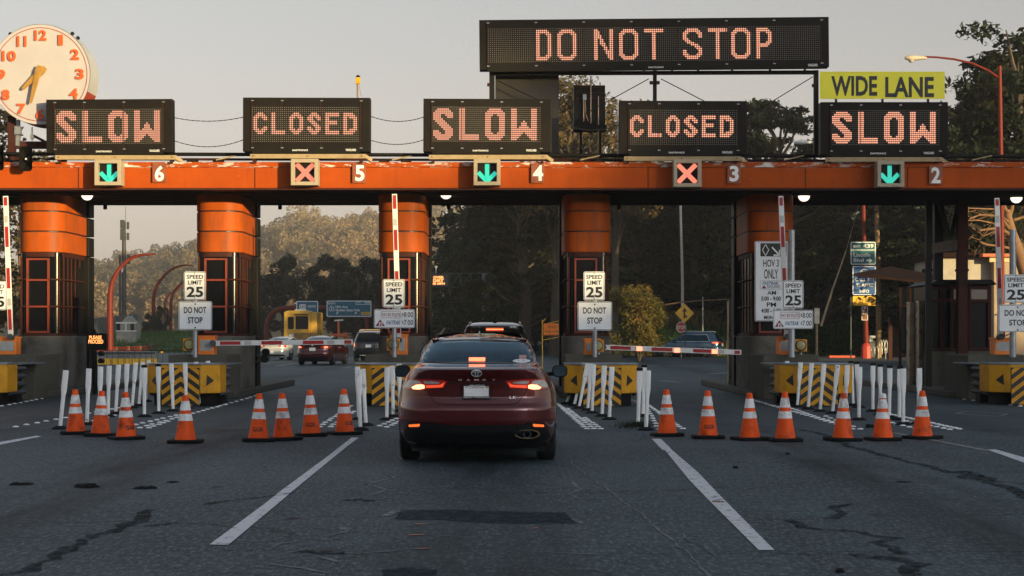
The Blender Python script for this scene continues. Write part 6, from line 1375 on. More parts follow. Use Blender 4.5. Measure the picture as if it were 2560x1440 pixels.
# bush, hedge, grass
r = thing('round_bush', 'sunlit yellow green bush right of the fourth booth', 'bush', (P(1598, 850, 102).x, 102, 0)); X0 = P(1598, 850, 102).x
C = np.concatenate([ell(260, (X0+random.gauss(0, .82), 102+random.gauss(0, .7), random.uniform(.9, 4.3)*(1-.1*abs(random.gauss(0, 1)))), (.62, .6, .55)) for _ in range(52)]); C[:, 2] = np.clip(C[:, 2], .05, None)
lo = leaf_geo(C-np.array([X0, 102, 0]), .17, 0, .45); leaf_obj('foliage', lo, LF_BUSH, r)
m = MB()
for a in range(6): m.tube([(X0, 102, 0), (X0+math.cos(a)*.5, 102+math.sin(a)*.5, 1.4), (X0+math.cos(a)*1.0, 102+math.sin(a)*.9, 2.6)], [.06, .05, .02], 6)
m.build('stems', BARK, r)
hx0, hx1, hy = P(1990, 850, 128).x, P(2290, 850, 128).x, 128
C = np.stack([RNG.uniform(hx0, hx1, 26000), RNG.uniform(hy, hy+1.8, 26000), RNG.uniform(0.05, 2.35, 26000)], 1); C[:, 2] += .18*np.sin(C[:, 0]*2.1)+.12*np.sin(C[:, 0]*5.3+C[:, 1]*3); C[:, 2] = np.clip(C[:, 2], .03, None)
r = thing('hedge', 'clipped green hedge behind the exit sign pole', 'hedge', ((hx0+hx1)/2, hy, 0)); leaf_obj('foliage', leaf_geo(C-np.array([(hx0+hx1)/2, hy, 0]), .2, 0, .5), LF_HEDGE, r)
m = MB()
for i in range(16): x = hx0+(hx1-hx0)*(i+.5)/16; m.tube([(x, hy+.8, 0), (x+.1, hy+.9, 1.0), (x-.1, hy+.8, 1.9)], [.05, .04, .015], 5)
m.build('stems', BARK, r)
def bank(name, px0, px1, Y0, Y1, top, mat, seed):
    rd = random.Random(seed); m = MB(); n, k = 26, 8; vs = []
    for j in range(k+1):
        t = j/k; Y = Y0+(Y1-Y0)*t
        for i in range(n+1):
            u_ = i/n; e = min(1, u_*5, (1-u_)*5); vs.append(((px0+(px1-px0)*u_-CX)/F*Y0*(1+.1*t), Y, .01+top*e*math.sin(min(1, t*1.25)*math.pi/2)+rd.uniform(-.05, .05)*top*(t > 0)))
    m.add(vs, [(j*(n+1)+i, j*(n+1)+i+1, (j+1)*(n+1)+i+1, (j+1)*(n+1)+i) for j in range(k) for i in range(n)]); return m.build(name, mat, smooth=True, kind='structure'), vs
GB, gv = bank('grass_bank', 1500, 1990, 126, 140, 2.3, GRASSM, 1); GB2, gv2 = bank('grass_bank', 150, 470, 158, 200, 1.7, GRASSM, 2)
def tufts(name, vs, n, size, mat, lab, lo=0, hi=1):
    a = np.array(vs); idx = RNG.integers(0, len(a), n); c = a[idx]+RNG.normal(0, [.9, .9, .02], (n, 3)); h = size*RNG.uniform(.5, 1.5, n); ang = RNG.uniform(0, 6.28, n); d = np.stack([np.cos(ang), np.sin(ang), np.zeros(n)], 1)*.035*size/.3; tip = c+np.stack([RNG.normal(0, .3, n)*h, RNG.normal(0, .3, n)*h, h], 1)
    v = np.stack([c-d, c+d, tip+d*.3, tip-d*.3], 1).reshape(-1, 3); return tag(leaf_obj(name, v, mat), lab, 'grass', kind='stuff')
tufts('grass', gv, 16000, .32, LF_HEDGE, 'short green grass growing on the bank behind the blue car'); tufts('grass', gv2, 9000, .34, LF_HEDGE, 'short green grass growing on the bank behind the red lamp posts')
tufts('dry_grass', [q for q in gv if q[1] > 133 and (1660 < q[0]/q[1]*F+CX < 1880)], 6000, .75, LF_DRY, 'tall dry grass along the top of the bank')
tufts('dry_grass', [(P(1600, 850, 124).x+i*.12, 125, .1) for i in range(40)], 900, .8, LF_DRY, 'tall dry grass beside the sunlit bush')
wv = [G(1585, 1066), G(1600, 1068), G(1570, 1070), G(1612, 1066)]
tufts_ = []
a = np.array(wv); n = 260; c = a[RNG.integers(0, 4, n)]+RNG.normal(0, [.09, .25, 0], (n, 3)); h = RNG.uniform(.03, .11, n); tip = c+np.stack([RNG.normal(0, .03, n), RNG.normal(0, .03, n), h], 1); d = np.array([.004, 0, 0])
tag(leaf_obj('weeds', np.stack([c-d, c+d, tip+d*.4, tip-d*.4], 1).reshape(-1, 3), LF_CYP), 'thin weeds growing in the road crack by the capped white posts', 'weeds', kind='stuff')
# ================================================================ things beyond the canopy, left side
Yb = 89; r = thing('median_barrier', 'concrete barrier with a yellow stripe behind the left white posts', 'barrier', (P(300, 900, Yb).x, Yb, 0))
x0, x1 = P(120, 900, Yb).x, P(412, 900, Yb+2).x; m = MB(); m.prism([(Yb-.1, 0), (Yb, .35), (Yb+.12, .70), (Yb+.3, .70), (Yb+.42, .35), (Yb+.5, 0)], 0, x0, x1); m.build('wall', CONC2, r)
m = MB(); m.prism([(Yb-.105, .03), (Yb-.02, .33), (Yb-.01, .33), (Yb-.09, .03)], 0, x0, x1+.002); m.build('yellow_stripe', YSIGN, r)
m = MB()
for i in range(16): x = x0+(x1-x0)*i/15.5; m.box(x, x+.025, Yb-.125, Yb-.1, .02, .34)
m.build('stripe_joints', GAP, r)
m = MB(); m.tube([(x0, Yb-.4, .62), (x1, Yb-.4, .62)], .05, 8); m.build('top_rail', GALV2, r)
r = thing('wire_fence', 'thin wire mesh fence in front of the yellow striped barrier', 'fence', (P(300, 900, 82).x, 82, 0)); m = MB()
for i in range(20): x = P(225+i*14, 900, 82).x; m.tube([(x, 82, .1), (x, 82, .80)], .008, 4)
m.build('wires', BLACK, r); m = MB(); m.tube([(P(215, 0, 82).x, 82, .8), (P(500, 0, 82).x, 82, .8)], .012, 6); m.build('top_wire', BLACK, r)
r = thing('guard_rail', 'rusty red crash rail curving along the grass bank at left', 'guard rail', (P(350, 870, 160).x, 160, 0)); path = [P(215, 874, 146), P(290, 874, 148), P(350, 872, 153), P(400, 866, 165), P(440, 858, 188), P(456, 854, 200)]
for dz, nm in ((.13, 'beam'), (-.13, 'beam')):
    m = MB()
    for a, b in zip(path, path[1:]): m.bar(a+Vector((0, 0, dz)), b+Vector((0, 0, dz)), .08, .19)
    m.build(nm, REDPOLE, r, bevel=.02)
m = MB()
for i in range(11):
    q = path[min(4, i//2)].lerp(path[min(5, i//2+1)], .5*(i % 2)); m.box(q.x-.08, q.x+.08, q.y+.06, q.y+.2, 0, q.z+.25)
m.build('post', WOODP, r)
m = MB()
for px, Y in ((312, 143), (360, 146), (405, 152), (440, 165)): q = P(px, 880, Y); m.box(q.x-.12, q.x+.12, Y, Y+.05, .02, .16)
m.build('yellow_marker', YELLOW, r)
def red_lamp(px, Y, ybase, pts, rad, lab):
    r = thing('curved_lamp_post', lab, 'street lamp', (P(px, ybase, Y).x, Y, 0), 'red curved lamp posts at the left')
    b = P(px, ybase, Y); pa = [Vector((b.x, Y, 0))]+[P(x, y, Y) for x, y in pts]; n = len(pa)
    sm = []
    for i in range(n-1):
        p0, p1, p2, p3 = pa[max(0, i-1)], pa[i], pa[i+1], pa[min(n-1, i+2)]
        for k in range(5): t = k/5; sm.append(.5*((2*p1)+(p2-p0)*t+(2*p0-5*p1+4*p2-p3)*t*t+(3*p1-p0-3*p2+p3)*t**3))
    sm.append(pa[-1]); k = len(sm); m = MB(); m.tube(sm, [rad*(1-.68*i/(k-1)) for i in range(k)], 10); m.build('pole', REDPOLE, r, smooth=True)
    m = MB(); e, f = sm[-1], sm[-3]; d = (e-f).normalized(); m.bar(e-d*.3, e+d*.55, .22, .14); m.build('lamp_head', REDPOLE, r, bevel=.03)
    m = MB(); m.lathe([(rad*1.5, 0), (rad*1.5, .15), (rad*1.1, .3)], (b.x, Y, 0), 12); m.build('foot', REDPOLE, r)
red_lamp(275, 140, 884, [(275, 780), (276, 730), (283, 700), (300, 670), (325, 647), (350, 638), (372, 636)], .27, 'largest red curved lamp post in lane 6')
red_lamp(384, 192, 870, [(384, 780), (384, 745), (392, 715), (410, 690), (432, 672), (455, 664), (468, 663)], .25, 'middle red curved lamp post left of the DO NOT STOP sign')
red_lamp(427, 245, 860, [(427, 790), (428, 750), (436, 728), (452, 710), (475, 697), (500, 690)], .27, 'red curved lamp post partly hidden by the speed sign')
red_lamp(413, 300, 856, [(413, 800), (413, 760), (420, 740), (436, 727), (456, 716), (470, 713)], .25, 'smallest farthest red curved lamp post')
r = thing('cell_tower', 'grey phone mast with panel antennas above the wooded hill', 'mast', (P(312, 800, 210).x, 210, 0)); Y = 210; MAST = pm('mast_grey', (.035, .036, .035), .6, var=.2, scale=2)
m = MB(); m.tube([(P(310, 0, Y).x, Y, 0), P(310, 640, Y), P(310, 552, Y)], [.30, .26, .2], 10); m.tube([P(300, 845, Y), P(300, 640, Y)], .14, 8); m.build('pole', MAST, r, smooth=True)
for x0, y0, x1, y1 in ((301, 600, 311, 572), (301, 572+2-24, 311, 572-1), (317, 573, 323, 555), (317, 600, 323, 582), (297, 652, 302, 637), (318, 660, 326, 636), (304, 681, 308, 664)):
    m = MB(); a, b = P(x0, max(y0, y1), Y-.3), P(x1, min(y0, y1), Y-.3); m.box(a.x, b.x, Y-.5, Y-.2, a.z, b.z); m.build('antenna', MAST if x0 != 304 else PLASTIC_W, r, bevel=.03)
m = MB(); m.tube([P(314, 555, Y), P(314, 516, Y)], .025, 6); m.build('whip', MAST, r)
Y = 178; r = thing('noise_wall', 'grey panelled wall with pale upright seams behind the grass bank', 'wall', (P(270, 850, Y).x, Y, 0)); m = MB()
for i in range(13):
    px = 200+i*11; a, b = P(px, 860, Y+i*1.0), P(px+10.4, 797-i*.9, Y+i*1.0); m.box(a.x, b.x, Y+i, Y+i+.2, 0, b.z)
m.build('panel', pm('wall_panel_grey', (.075, .08, .082), .8, var=.2, scale=1), r)
m = MB()
for i in range(13): px = 199.3+i*11; a, b = P(px, 860, Y-.1+i*1.0), P(px+1.4, 796-i*.9, Y-.1+i*1.0); m.box(a.x, b.x, Y-.12+i, Y+.1+i, 0, b.z)
m.build('post', CONC2, r)
Y = 168; r = thing('shed', 'small pale grey shed with a pointed roof on the grass bank', 'shed', (P(316, 830, Y).x, Y, 0)); a, b = P(291, 828, Y), P(340, 807, Y)
SHED = pm('shed_grey', (.26, .25, .23), .8, var=.2, scale=2); m = MB(); m.box(a.x, b.x, Y, Y+2, .2, b.z); m.build('wall', SHED, r)
c = P(319, 789, Y); m = MB(); m.prism([(P(302, 806, Y).x, b.z+.001), (P(336, 806, Y).x, b.z+.001), (c.x, c.z)], 1, Y-.05, Y+2.05); m.build('roof', SHED, r)
m = MB(); m.box(a.x-.05, b.x+.05, Y-.06, Y-.003, b.z-.06, b.z+.05); m.box(a.x-.05, b.x+.05, Y-.06, Y-.003, a.z-.02, a.z+.07); q = P(315, 820, Y); m.box(q.x-.05, q.x+.05, Y-.05, Y-.004, a.z+.071, b.z-.061); m.build('trim', PLASTIC_W, r)
m = MB()
for x in (296, 331): q = P(x, 820, Y); m.box(q.x-.18, q.x+.18, Y-.02, Y-.003, a.z+.08, b.z-.07)
m.build('opening', BLACK, r)
# guide signs on the red arch
Y = 180; r = thing('guide_sign_arch', 'red pipe arch carrying the green highway guide signs', 'sign arch', (P(790, 850, Y).x, Y, 0)); m = MB(); b0, b1 = P(666, 870, Y), P(918, 870, Y)
m.tube([(b0.x, Y, 0), P(666, 825, Y), P(668, 805, Y), P(675, 790, Y), P(686, 779, Y), P(702, 772, Y), P(725, 770, Y), P(820, 769, Y), P(929, 769, Y)], .24, 10); m.build('arch_pipe', REDPOLE, r, smooth=True)
m = MB(); m.tube([(b1.x, Y, 0), P(918, 772, Y)], .24, 10); m.build('post', REDPOLE, r, smooth=True)
r = thing('guide_sign', 'green guide sign reading 101 South behind the yellow truck', 'guide sign', tuple(P(768, 793, Y)), 'green highway guide signs'); panel(r, 740, 752, 796, 793, Y-.4, GSIGN, 'panel', .15, WHITE, .08, .03, .1)
letters(r, [('SOUTH', 770, 763, 789, 769, .02)], Y-.4, WHITE); m = MB(); a, b = P(748, 772, Y-.4), P(765, 761, Y-.4); m.prism(rrect(a.x, a.z, b.x, b.z, .15), 1, Y-.41, Y-.40); q = m.build('route_shield', WHITE, r); letters(q, [('101', 750, 763, 763, 770, .03)], Y-.412, INK, 'route_number')
r = thing('guide_sign', 'green guide sign reading South 19th Ave and Golden Gate Park', 'guide sign', tuple(P(872, 793, Y)), 'green highway guide signs'); panel(r, 816, 751, 929, 792.5, Y-.4, GSIGN, 'panel', .15, WHITE, .08, .03, .1)
letters(r, [('SOUTH', 820, 756, 838, 761, .02), ('19th Ave', 839, 764, 869, 770, .02), ('Golden Gate Park', 839, 772, 900, 778.5, .02), ('EXIT', 893, 753.5, 904, 758, .02), ('438', 910, 752.5, 925, 759, .02), ('1', 828, 768.5, 830, 775)], Y-.4, WHITE)
m = MB(); YG = Y-.404
for pts in (((890, 752), (890, 761)), ((890, 761), (927, 761)), ((823, 777), (823, 770)), ((823, 770), (829, 764.5)), ((829, 764.5), (835, 770)), ((835, 770), (835, 777)), ((823, 777), (835, 777)), ((840, 786), (845, 781)), ((845, 781), (845, 785)), ((841, 781), (845, 781)), ((886, 786), (891, 781)), ((891, 781), (891, 785)), ((887, 781), (891, 781))): stk(m, *pts, .025, YG)
m.build('outlines_and_arrows', WHITE, r); m = MB(); a, b = P(903, 787, YG), P(925, 780, YG); m.prism(rrect(a.x, a.z, b.x, b.z, .06), 1, YG-.004, YG+.003); q = m.build('exit_only_panel', YSIGN, r); letters(q, [('ONLY', 906, 781.5, 921, 785.5, .02)], YG-.005, INK)
# small message sign on a truss
Y = 141; r = thing('truss_message_sign', 'small lit amber message sign on a grey steel truss arm', 'message sign', (P(1216, 850, Y).x, Y, 0)); a, b = P(1073, 716, Y-.3), P(1122, 686, Y-.3)
m = MB(); m.box(a.x, b.x, Y-.3, Y+.3, a.z, b.z); bx = m.build('sign_box', pm('grey_box', (.07, .07, .07), .6), r)
letters(bx, [('OVER', 1083, 690, 1110, 697, .05), ('DIRT', 1083, 698, 1109, 705, .05), ('45 MPH', 1081, 706, 1112, 712, .05)], Y-.305, AMBERLED, 'lit_message')
m = MB()
for p0, p1 in (((1072, 684), (1230, 683)), ((1072, 719), (1230, 716)), ((1125, 718), (1150, 686)), ((1151, 686), (1152, 717)), ((1153, 717), (1176, 685)), ((1177, 685), (1178, 717)), ((1180, 716), (1200, 690)), ((1126, 684), (1126, 718))): m.tube([P(*p0, Y), P(*p1, Y)], .055, 6)
m.build('truss_arm', GALV2, r)
m = MB(); m.tube([(P(1214, 850, Y).x, Y, 0), P(1214, 683, Y)], .28, 10); m.build('column', pm('blue_grey_column', (.15, .18, .19), .6, var=.2), r, smooth=True); m = MB(); m.tube([(P(1223, 850, Y).x, Y+.3, 0), P(1223, 720, Y+.3)], .17, 8); m.build('red_pipe', REDPOLE, r, smooth=True)
m = MB(); m.tube([P(1090, 684, Y), P(1090, 668, Y)], .04, 6); m.lathe([(.06, 0), (.13, .08), (.1, .16), (.02, .2)], P(1090, 670, Y), 10); m.build('camera', PLASTIC_W, r)
# END ROAD WORK, its sunlit brightness is put into the sheet colour
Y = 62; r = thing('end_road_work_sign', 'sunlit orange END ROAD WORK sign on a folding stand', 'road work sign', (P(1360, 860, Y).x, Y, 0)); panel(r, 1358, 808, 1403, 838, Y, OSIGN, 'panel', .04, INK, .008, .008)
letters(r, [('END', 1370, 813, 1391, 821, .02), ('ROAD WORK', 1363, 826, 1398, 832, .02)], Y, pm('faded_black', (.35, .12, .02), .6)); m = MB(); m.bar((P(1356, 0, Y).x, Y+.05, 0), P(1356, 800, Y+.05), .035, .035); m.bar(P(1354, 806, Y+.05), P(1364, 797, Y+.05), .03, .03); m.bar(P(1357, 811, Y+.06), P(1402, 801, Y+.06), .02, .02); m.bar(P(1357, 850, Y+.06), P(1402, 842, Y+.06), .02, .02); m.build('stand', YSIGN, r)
# ================================================================ things beyond the canopy, right side
Y = 118; r = thing('merge_sign', 'yellow diamond merge sign above the red STOP sign', 'road sign', (P(1712, 890, Y).x, Y, 0)); c = P(1711.5, 783, Y); h = 24*Y/F
m = MB(); m.prism([(c.x-h, c.z), (c.x, c.z-h), (c.x+h, c.z), (c.x, c.z+h)], 1, Y, Y+.02); m.build('panel', YSIGN, r)
m = MB()
stk(m, (1711, 796), (1711, 778), .055, Y-.006); stk(m, (1711, 788), (1718, 793), .045, Y-.008); q = [P(1705, 779, Y-.01), P(1718, 779, Y-.01), P(1711.5, 769, Y-.01)]; m.add(q, [(0, 1, 2)]); m.build('merge_arrow', INK, r)
m = MB(); m.tube([(P(1713, 0, Y).x, Y+.06, 0), P(1713, 760, Y+.06)], .028, 8); m.build('post', GALV2, r)
Y = 120; c = P(1703, 818, Y); h = 14*Y/F; r = thing('stop_sign', 'red octagonal STOP sign below the yellow merge sign', 'stop sign', (c.x, Y, 0)); m = MB(); m.prism([(c.x+h*.95*math.cos(R(22.5+45*k)), c.z+h*math.sin(R(22.5+45*k))) for k in range(8)], 1, Y, Y+.02); m.build('panel', pm('stop_red', (.55, .05, .02), .45), r)
m = MB(); o_ = [(c.x+h*.95*q*math.cos(R(22.5+45*k)), c.z+h*q*math.sin(R(22.5+45*k))) for q in (1,) for k in range(8)]; i_ = [(c.x+h*.86*math.cos(R(22.5+45*k)), c.z+h*.9*math.sin(R(22.5+45*k))) for k in range(8)]; ring_prism(m, o_, i_, Y-.005, Y+.001); m.build('border', WHITE, r)
letters(r, [('STOP', 1693, 814, 1713, 823, .02)], Y, WHITE); m = MB(); m.tube([(c.x, Y+.06, 0), (c.x, Y+.06, c.z)], .028, 8); m.build('post', GALV2, r)
m = MB(); m.tube([(P(1707, 850, 133).x, 133, 0), P(1706, 700, 133), P(1699, 440, 133)], [.13, .11, .09], 10); tag(m.build('pale_pole', pm('pale_pole', (.80, .72, .64), .6, var=.15), smooth=True), 'tall pale pole above the yellow merge sign', 'pole')
r = thing('rope_fence', 'sunlit rail with a thin post above the merge sign', 'fence', (P(1757, 850, 128).x, 128, 0)); m = MB(); m.tube([P(1650, 764, 128), P(1700, 756, 128), P(1760, 751, 128), P(1850, 747, 128)], .05, 6); m.build('rail', WOODP, r); m = MB(); m.tube([(P(1757, 0, 128).x, 128, 0), P(1757, 742, 128)], .045, 6); m.build('post', GREY, r)
m = MB(); a, b = P(1610, 0, 124.5), P(1712, 0, 124.5); m.box(a.x, b.x, 124, 124.6, 0, .16); m.build('red_kerb', pm('red_kerb_paint', (.34, .05, .03), .7, var=.3), kind='structure', bevel=.03)
m = MB(); a, b = P(2073, 0, 119), P(2138, 0, 119); m.box(a.x, b.x, 119, 119.6, 0, .16); m.build('red_kerb', pm('red_kerb_paint2', (.55, .09, .04), .7, var=.3), kind='structure', bevel=.03)
sheet('pavement', [(P(1900, 0, 100).x, 104), (34, 104), (34, 127), (P(1990, 0, 127).x, 127)], .006, pm('pavement_grey', (.15, .155, .16), .7, var=.2, scale=3, dirt=(.08, .08, .08), damt=.5))
sheet('grass_verge', [(26, 127.0), (120, 127.0), (120, 230), (8, 230), (8, 140)], .012, GRASSM)
Y = 116; r = thing('red_lamp_column', 'tall red lamp column holding the exit and 511 signs', 'street lamp', (P(2165, 895, Y).x, Y, 0)); RCOL = r; X = P(2165, 0, Y).x; m = MB(); m.tube([(X, Y, .9), P(2163, 760, Y), P(2158, 500, Y), P(2156, 380, Y)], [.19, .16, .14, .12], 12); m.build('shaft', REDPOLE, r, smooth=True); m = MB(); m.lathe([(.34, 0), (.32, .8), (.2, 1.0)], (X, Y, 0), 8); m.build('foot', pm('bright_red_foot', (.46, .05, .03), .5, var=.15), r)
SG_ = Y-.25
r = thing('exit_sign', 'green EXIT 439 Lincoln Blvd sign on the red column', 'exit sign', tuple(P(2158, 662, SG_))); panel(r, 2126, 604, 2190, 662, SG_, GREEN, 'panel', .1, WHITE, .05, .02, .03)
letters(r, [('EXIT', 2134, 613, 2152, 619, .02), ('439', 2158, 610, 2184, 620, .03), ('Lincoln', 2134, 633, 2176, 642, .02), ('Blvd', 2134, 646, 2159, 655, .02)], SG_, WHITE); m = MB(); stk(m, (2128, 625), (2188, 625), .025, SG_-.004); stk(m, (2166, 651), (2174, 651), .06, SG_-.004); m.add([P(2173, 645, SG_-.006), P(2173, 657, SG_-.006), P(2181, 651, SG_-.006)], [(0, 1, 2)]); m.build('arrow_and_rule', WHITE, r)
r = thing('traffic_info_sign', 'blue CALL 511 TRAFFIC INFO sign below the exit sign', 'info sign', tuple(P(2160, 738, SG_))); panel(r, 2131, 665, 2190, 738, SG_, BLUE, 'panel', .1, WHITE, .04, .02, .03)
letters(r, [('511', 2150, 678, 2163, 684, .03), ('CALL 511', 2137, 695, 2184, 703, .025), ('TRAFFIC', 2140, 709, 2183, 717, .025), ('INFO', 2149, 724, 2173, 732, .025)], SG_, WHITE); m = MB()
for k in range(9): t0, t1 = R(20+20*k), R(40+20*k); stk(m, (2161+9*math.cos(t0), 681-8*math.sin(t0)), (2161+9*math.cos(t1), 681-8*math.sin(t1)), .03, SG_-.004)
m.build('swirl_emblem', WHITE, r)
r = thing('toll_info_plate', 'amber TOLL INFO plate below the blue 511 sign', 'info sign', tuple(P(2160, 764, SG_))); panel(r, 2132, 740, 2189, 764, SG_, YSIGN, 'panel', .04, None, th=.03); letters(r, [('TOLL INFO', 2138, 747, 2184, 756, .015)], SG_, INK)
r = thing('facilities_plate', 'narrow brown plate of small pictograms under the TOLL INFO plate', 'info sign', tuple(P(2162, 801, SG_))); panel(r, 2154, 766, 2170, 801, SG_, pm('brown_plate', (.20, .07, .03), .5), 'panel', .05, WHITE, .03, .01, .03)
m = MB()
for x, y in ((2162, 770), (2159, 777), (2159, 784), (2165, 784)): a, b = P(x-2, y+2, SG_-.004), P(x+2, y-2, SG_-.004); m.add([(a.x, a.y, a.z), (b.x, a.y, a.z), (b.x, a.y, b.z), (a.x, a.y, b.z)], [(0, 1, 2, 3)])
m.build('pictograms', WHITE, r)
m = MB(); m.tube([(P(2197, 850, 119).x, 119, 0), P(2196, 700, 119), P(2190, 480, 119), P(2189, 380, 119)], [.19, .18, .15, .13], 10); tag(m.build('utility_pole', WOODP, smooth=True), 'weathered wooden utility pole right of the exit sign', 'utility pole')
m = MB(); m.tube([P(2053, 815, 121), P(2082, 722, 121), P(2115, 628, 121)], [.09, .07, .04], 8); m.tube([P(2115, 628, 121), P(2150, 500, 121)], .015, 5); tag(m.build('guy_guard', pm('pale_guy_guard', (.55, .42, .28), .6, var=.2)), 'slanting guy wire with a pale guard left of the exit sign', 'guy wire')
m = MB(); m.tube([(P(2127, 885, 115).x, 115, 0), P(2127, 742, 115)], .045, 8); tag(m.build('thin_sign_post', GALV2), 'thin dark sign post seen edge-on left of the red column', 'post')
Y = 66; r = thing('shuttle_sign', 'small pale sign on a post half hidden behind the fare sign', 'road sign', (P(2042, 850, Y).x, Y, 0)); panel(r, 2036, 770, 2049, 809, Y, pm('cream_sign', (.55, .48, .36), .5), 'panel', .02); m = MB(); m.tube([(P(2042, 0, Y).x, Y+.04, 0), P(2042, 775, Y+.04)], .04, 8); m.build('post', WOODP, r)
Y = 119; r = thing('litter_bin', 'grey litter bin with a square opening beside the red column', 'litter bin', (P(2185, 885, Y).x, Y, 0)); a, b = P(2173, 885, Y), P(2198, 839, Y); m = MB(); m.box(a.x, b.x, Y, Y+.6, .02, b.z-.42); m.build('body', GALV2, r, bevel=.03); m = MB(); m.box(a.x, b.x, Y, Y+.6, b.z-.41, b.z); m.build('hood', PLASTIC_W, r, bevel=.05); p, q = P(2183, 853, Y), P(2195, 845, Y); m = MB(); m.box(p.x, q.x, Y-.02, Y-.004, p.z, q.z); m.build('opening', BLACK, r)
Y = 113; r = thing('bike_rack', 'coiled pale bicycle rack beside the litter bin', 'bicycle rack', (P(2200, 895, Y).x, Y, 0)); m = MB(); c0 = P(2180, 874, Y); pts = [c0+Vector((i*.019, .25*math.cos(i*.5), .26*math.sin(i*.5)-.05)) for i in range(64)]; m.tube(pts, .022, 6); c0 = P(2200, 862, Y+.4); m.tube([c0+Vector((i*.014, .2*math.cos(i*.5), .42*math.sin(i*.5)-.1)) for i in range(40)], .022, 6); m.build('coil', PLASTIC_W, r, smooth=True)
m = MB()
for x in (2196, 2214): m.tube([(P(x, 0, Y).x, Y, 0), P(x, 880, Y)], .03, 6)
m.build('leg', GALV, r)
Y = 108; m = MB(); p = P(2226, 0, Y); m.box(p.x-.12, p.x+.12, Y, Y+.24, 0, 2.35); m.prism([(p.x-.2, 2.36), (p.x+.2, 2.36), (p.x, 2.62)], 1, Y-.05, Y+.3); tag(m.build('wooden_post', DKRED, bevel=.01), 'dark brown capped wooden post right of the bicycle rack', 'post')
# shelter, kiosks and steel tower at the right
Y = 70; r = thing('shelter', 'low brown roofed glass shelter behind the steel panels', 'shelter', (P(2270, 890, Y).x, Y, 0)); m = MB(); a, b, c, d = P(2134, 690, Y-2), P(2226, 672, Y+3), P(2335, 700, Y+3), P(2335, 716, Y-2)
up = Vector((0, 0, .10)); q = [P(2134, 690, Y), P(2227, 672, Y+4), P(2345, 694, Y+4), P(2345, 712, Y)]; m.add(q+[v_+up for v_ in q], [(3, 2, 1, 0), (4, 5, 6, 7)]+[(i, (i+1) % 4, (i+1) % 4+4, i+4) for i in range(4)]); m.build('roof', ROOFB, r)
m = MB()
for x in (2251, 2276, 2297, 2318): p = P(x, 0, Y+1); z1 = P(x, 712, Y+1).z; m.box(p.x-.05, p.x+.05, Y+1, Y+1.1, 0, z1)
for y in (714, 765, 880): a, b = P(2249, y, Y+1), P(2320, y-2, Y+1); m.box(a.x, b.x, Y+1.11, Y+1.17, a.z-.04, a.z+.04)
m.build('frame', ROOFB, r); m = MB(); a, b = P(2253, 878, Y+1.3), P(2318, 716, Y+1.3); m.box(a.x, b.x, Y+1.3, Y+1.33, a.z, b.z); m.build('pane', GLASSD, r)
X6 = 11.25; Y = 45.2
r = thing('toll_kiosk', 'dark boxy kiosk with brown frames below the steel tower', 'kiosk', (X6, Y, 0)); x0, x1 = P(2326, 0, Y).x, P(2478, 0, Y).x; z1 = P(0, 712, Y).z; zc = P(0, 878, Y).z; y1 = Y+2.2
m = MB(); m.box(x0, x1, Y, y1, .0, zc); m.build('concrete_base', CONC3, r, bevel=.02); m = MB(); m.box(x0+.06, x1-.06, Y+.08, y1-.08, zc+.002, z1-.01); m.build('glazing', GLASSD, r)
m = MB()
for px in (2328, 2354, 2380, 2418, 2424, 2474): x = P(px, 0, Y).x; m.box(x-.045, x+.045, Y, Y+.075, zc+.003, z1-.02)
for z in (zc+.05, P(0, 752, Y).z, z1-.07): m.box(x0+.01, x1-.01, Y+.005, Y+.07, z-.04, z+.04)
m.build('frame', DKRED, r)
m = MB(); m.box(P(2424, 0, Y).x+.05, P(2472, 0, Y).x-.02, Y+.02, Y+.06, P(0, 748, Y).z, z1-.12); m.box(P(2384, 0, Y).x, P(2412, 0, Y).x, Y+.02, Y+.06, P(0, 748, Y).z, z1-.12); m.build('pale_panel', pm('frosted_panel', (.30, .24, .19), .6, var=.15), r)
m = MB(); m.prism([(x0-.1, z1), (x1+.12, z1), (x1-.02, z1+.13), (x0+.2, z1+.13)], 1, Y-.15, y1+.15); m.build('roof', BLACK, r, bevel=.02)
r = thing('steel_tower', 'dark red steel columns and braces under the right end of the canopy', 'steel frame', (11.6, 44, 0)); Yt = 44.6
for px, w in ((2323, .15), (2408, .25)):
    x = P(px, 0, Yt).x; m = MB(); m.box(x-w/2, x+w/2, Yt, Yt+w, 0, 4.93); m.box(x-w/2-.02, x+w/2+.02, Yt-.02, Yt+w+.02, 3.1, 3.16); m.build('column', DKRED if px > 2400 else BLACK, r, bevel=.008)
m = MB(); pxb = lambda a, b, Ya, Yb_, w, d: m.bar(P(*a, Ya), P(*b, Yb_), w, d)
pxb((2318, 624), (2397, 610), Yt+.1, Yt+.1, .12, .26); m.build('cross_beam', pm('rusted_beam', (.085, .065, .05), .8, var=.4, scale=5), r)
m = MB(); pxb((2350, 505), (2372, 595), Yt+.3, Yt+.3, .12, .12); pxb((2395, 510), (2376, 590), Yt+.3, Yt+.3, .1, .1); pxb((2345, 510), (2345, 700), Yt+.6, Yt+.6, .22, .2); m.build('brace', BLACK, r)
m = MB(); pxb((2450, 703), (2405, 703), Yt-.3, Yt-.3, .03, .05); m.build('arm', BLACK, r)
Y = 88; r = thing('house', 'pale walled house with a sunlit orange eave at the right', 'house', (P(2430, 850, Y).x, Y, 0)); a, b = P(2355, 0, Y), P(2478, 0, Y); zt = P(0, 645, Y).z
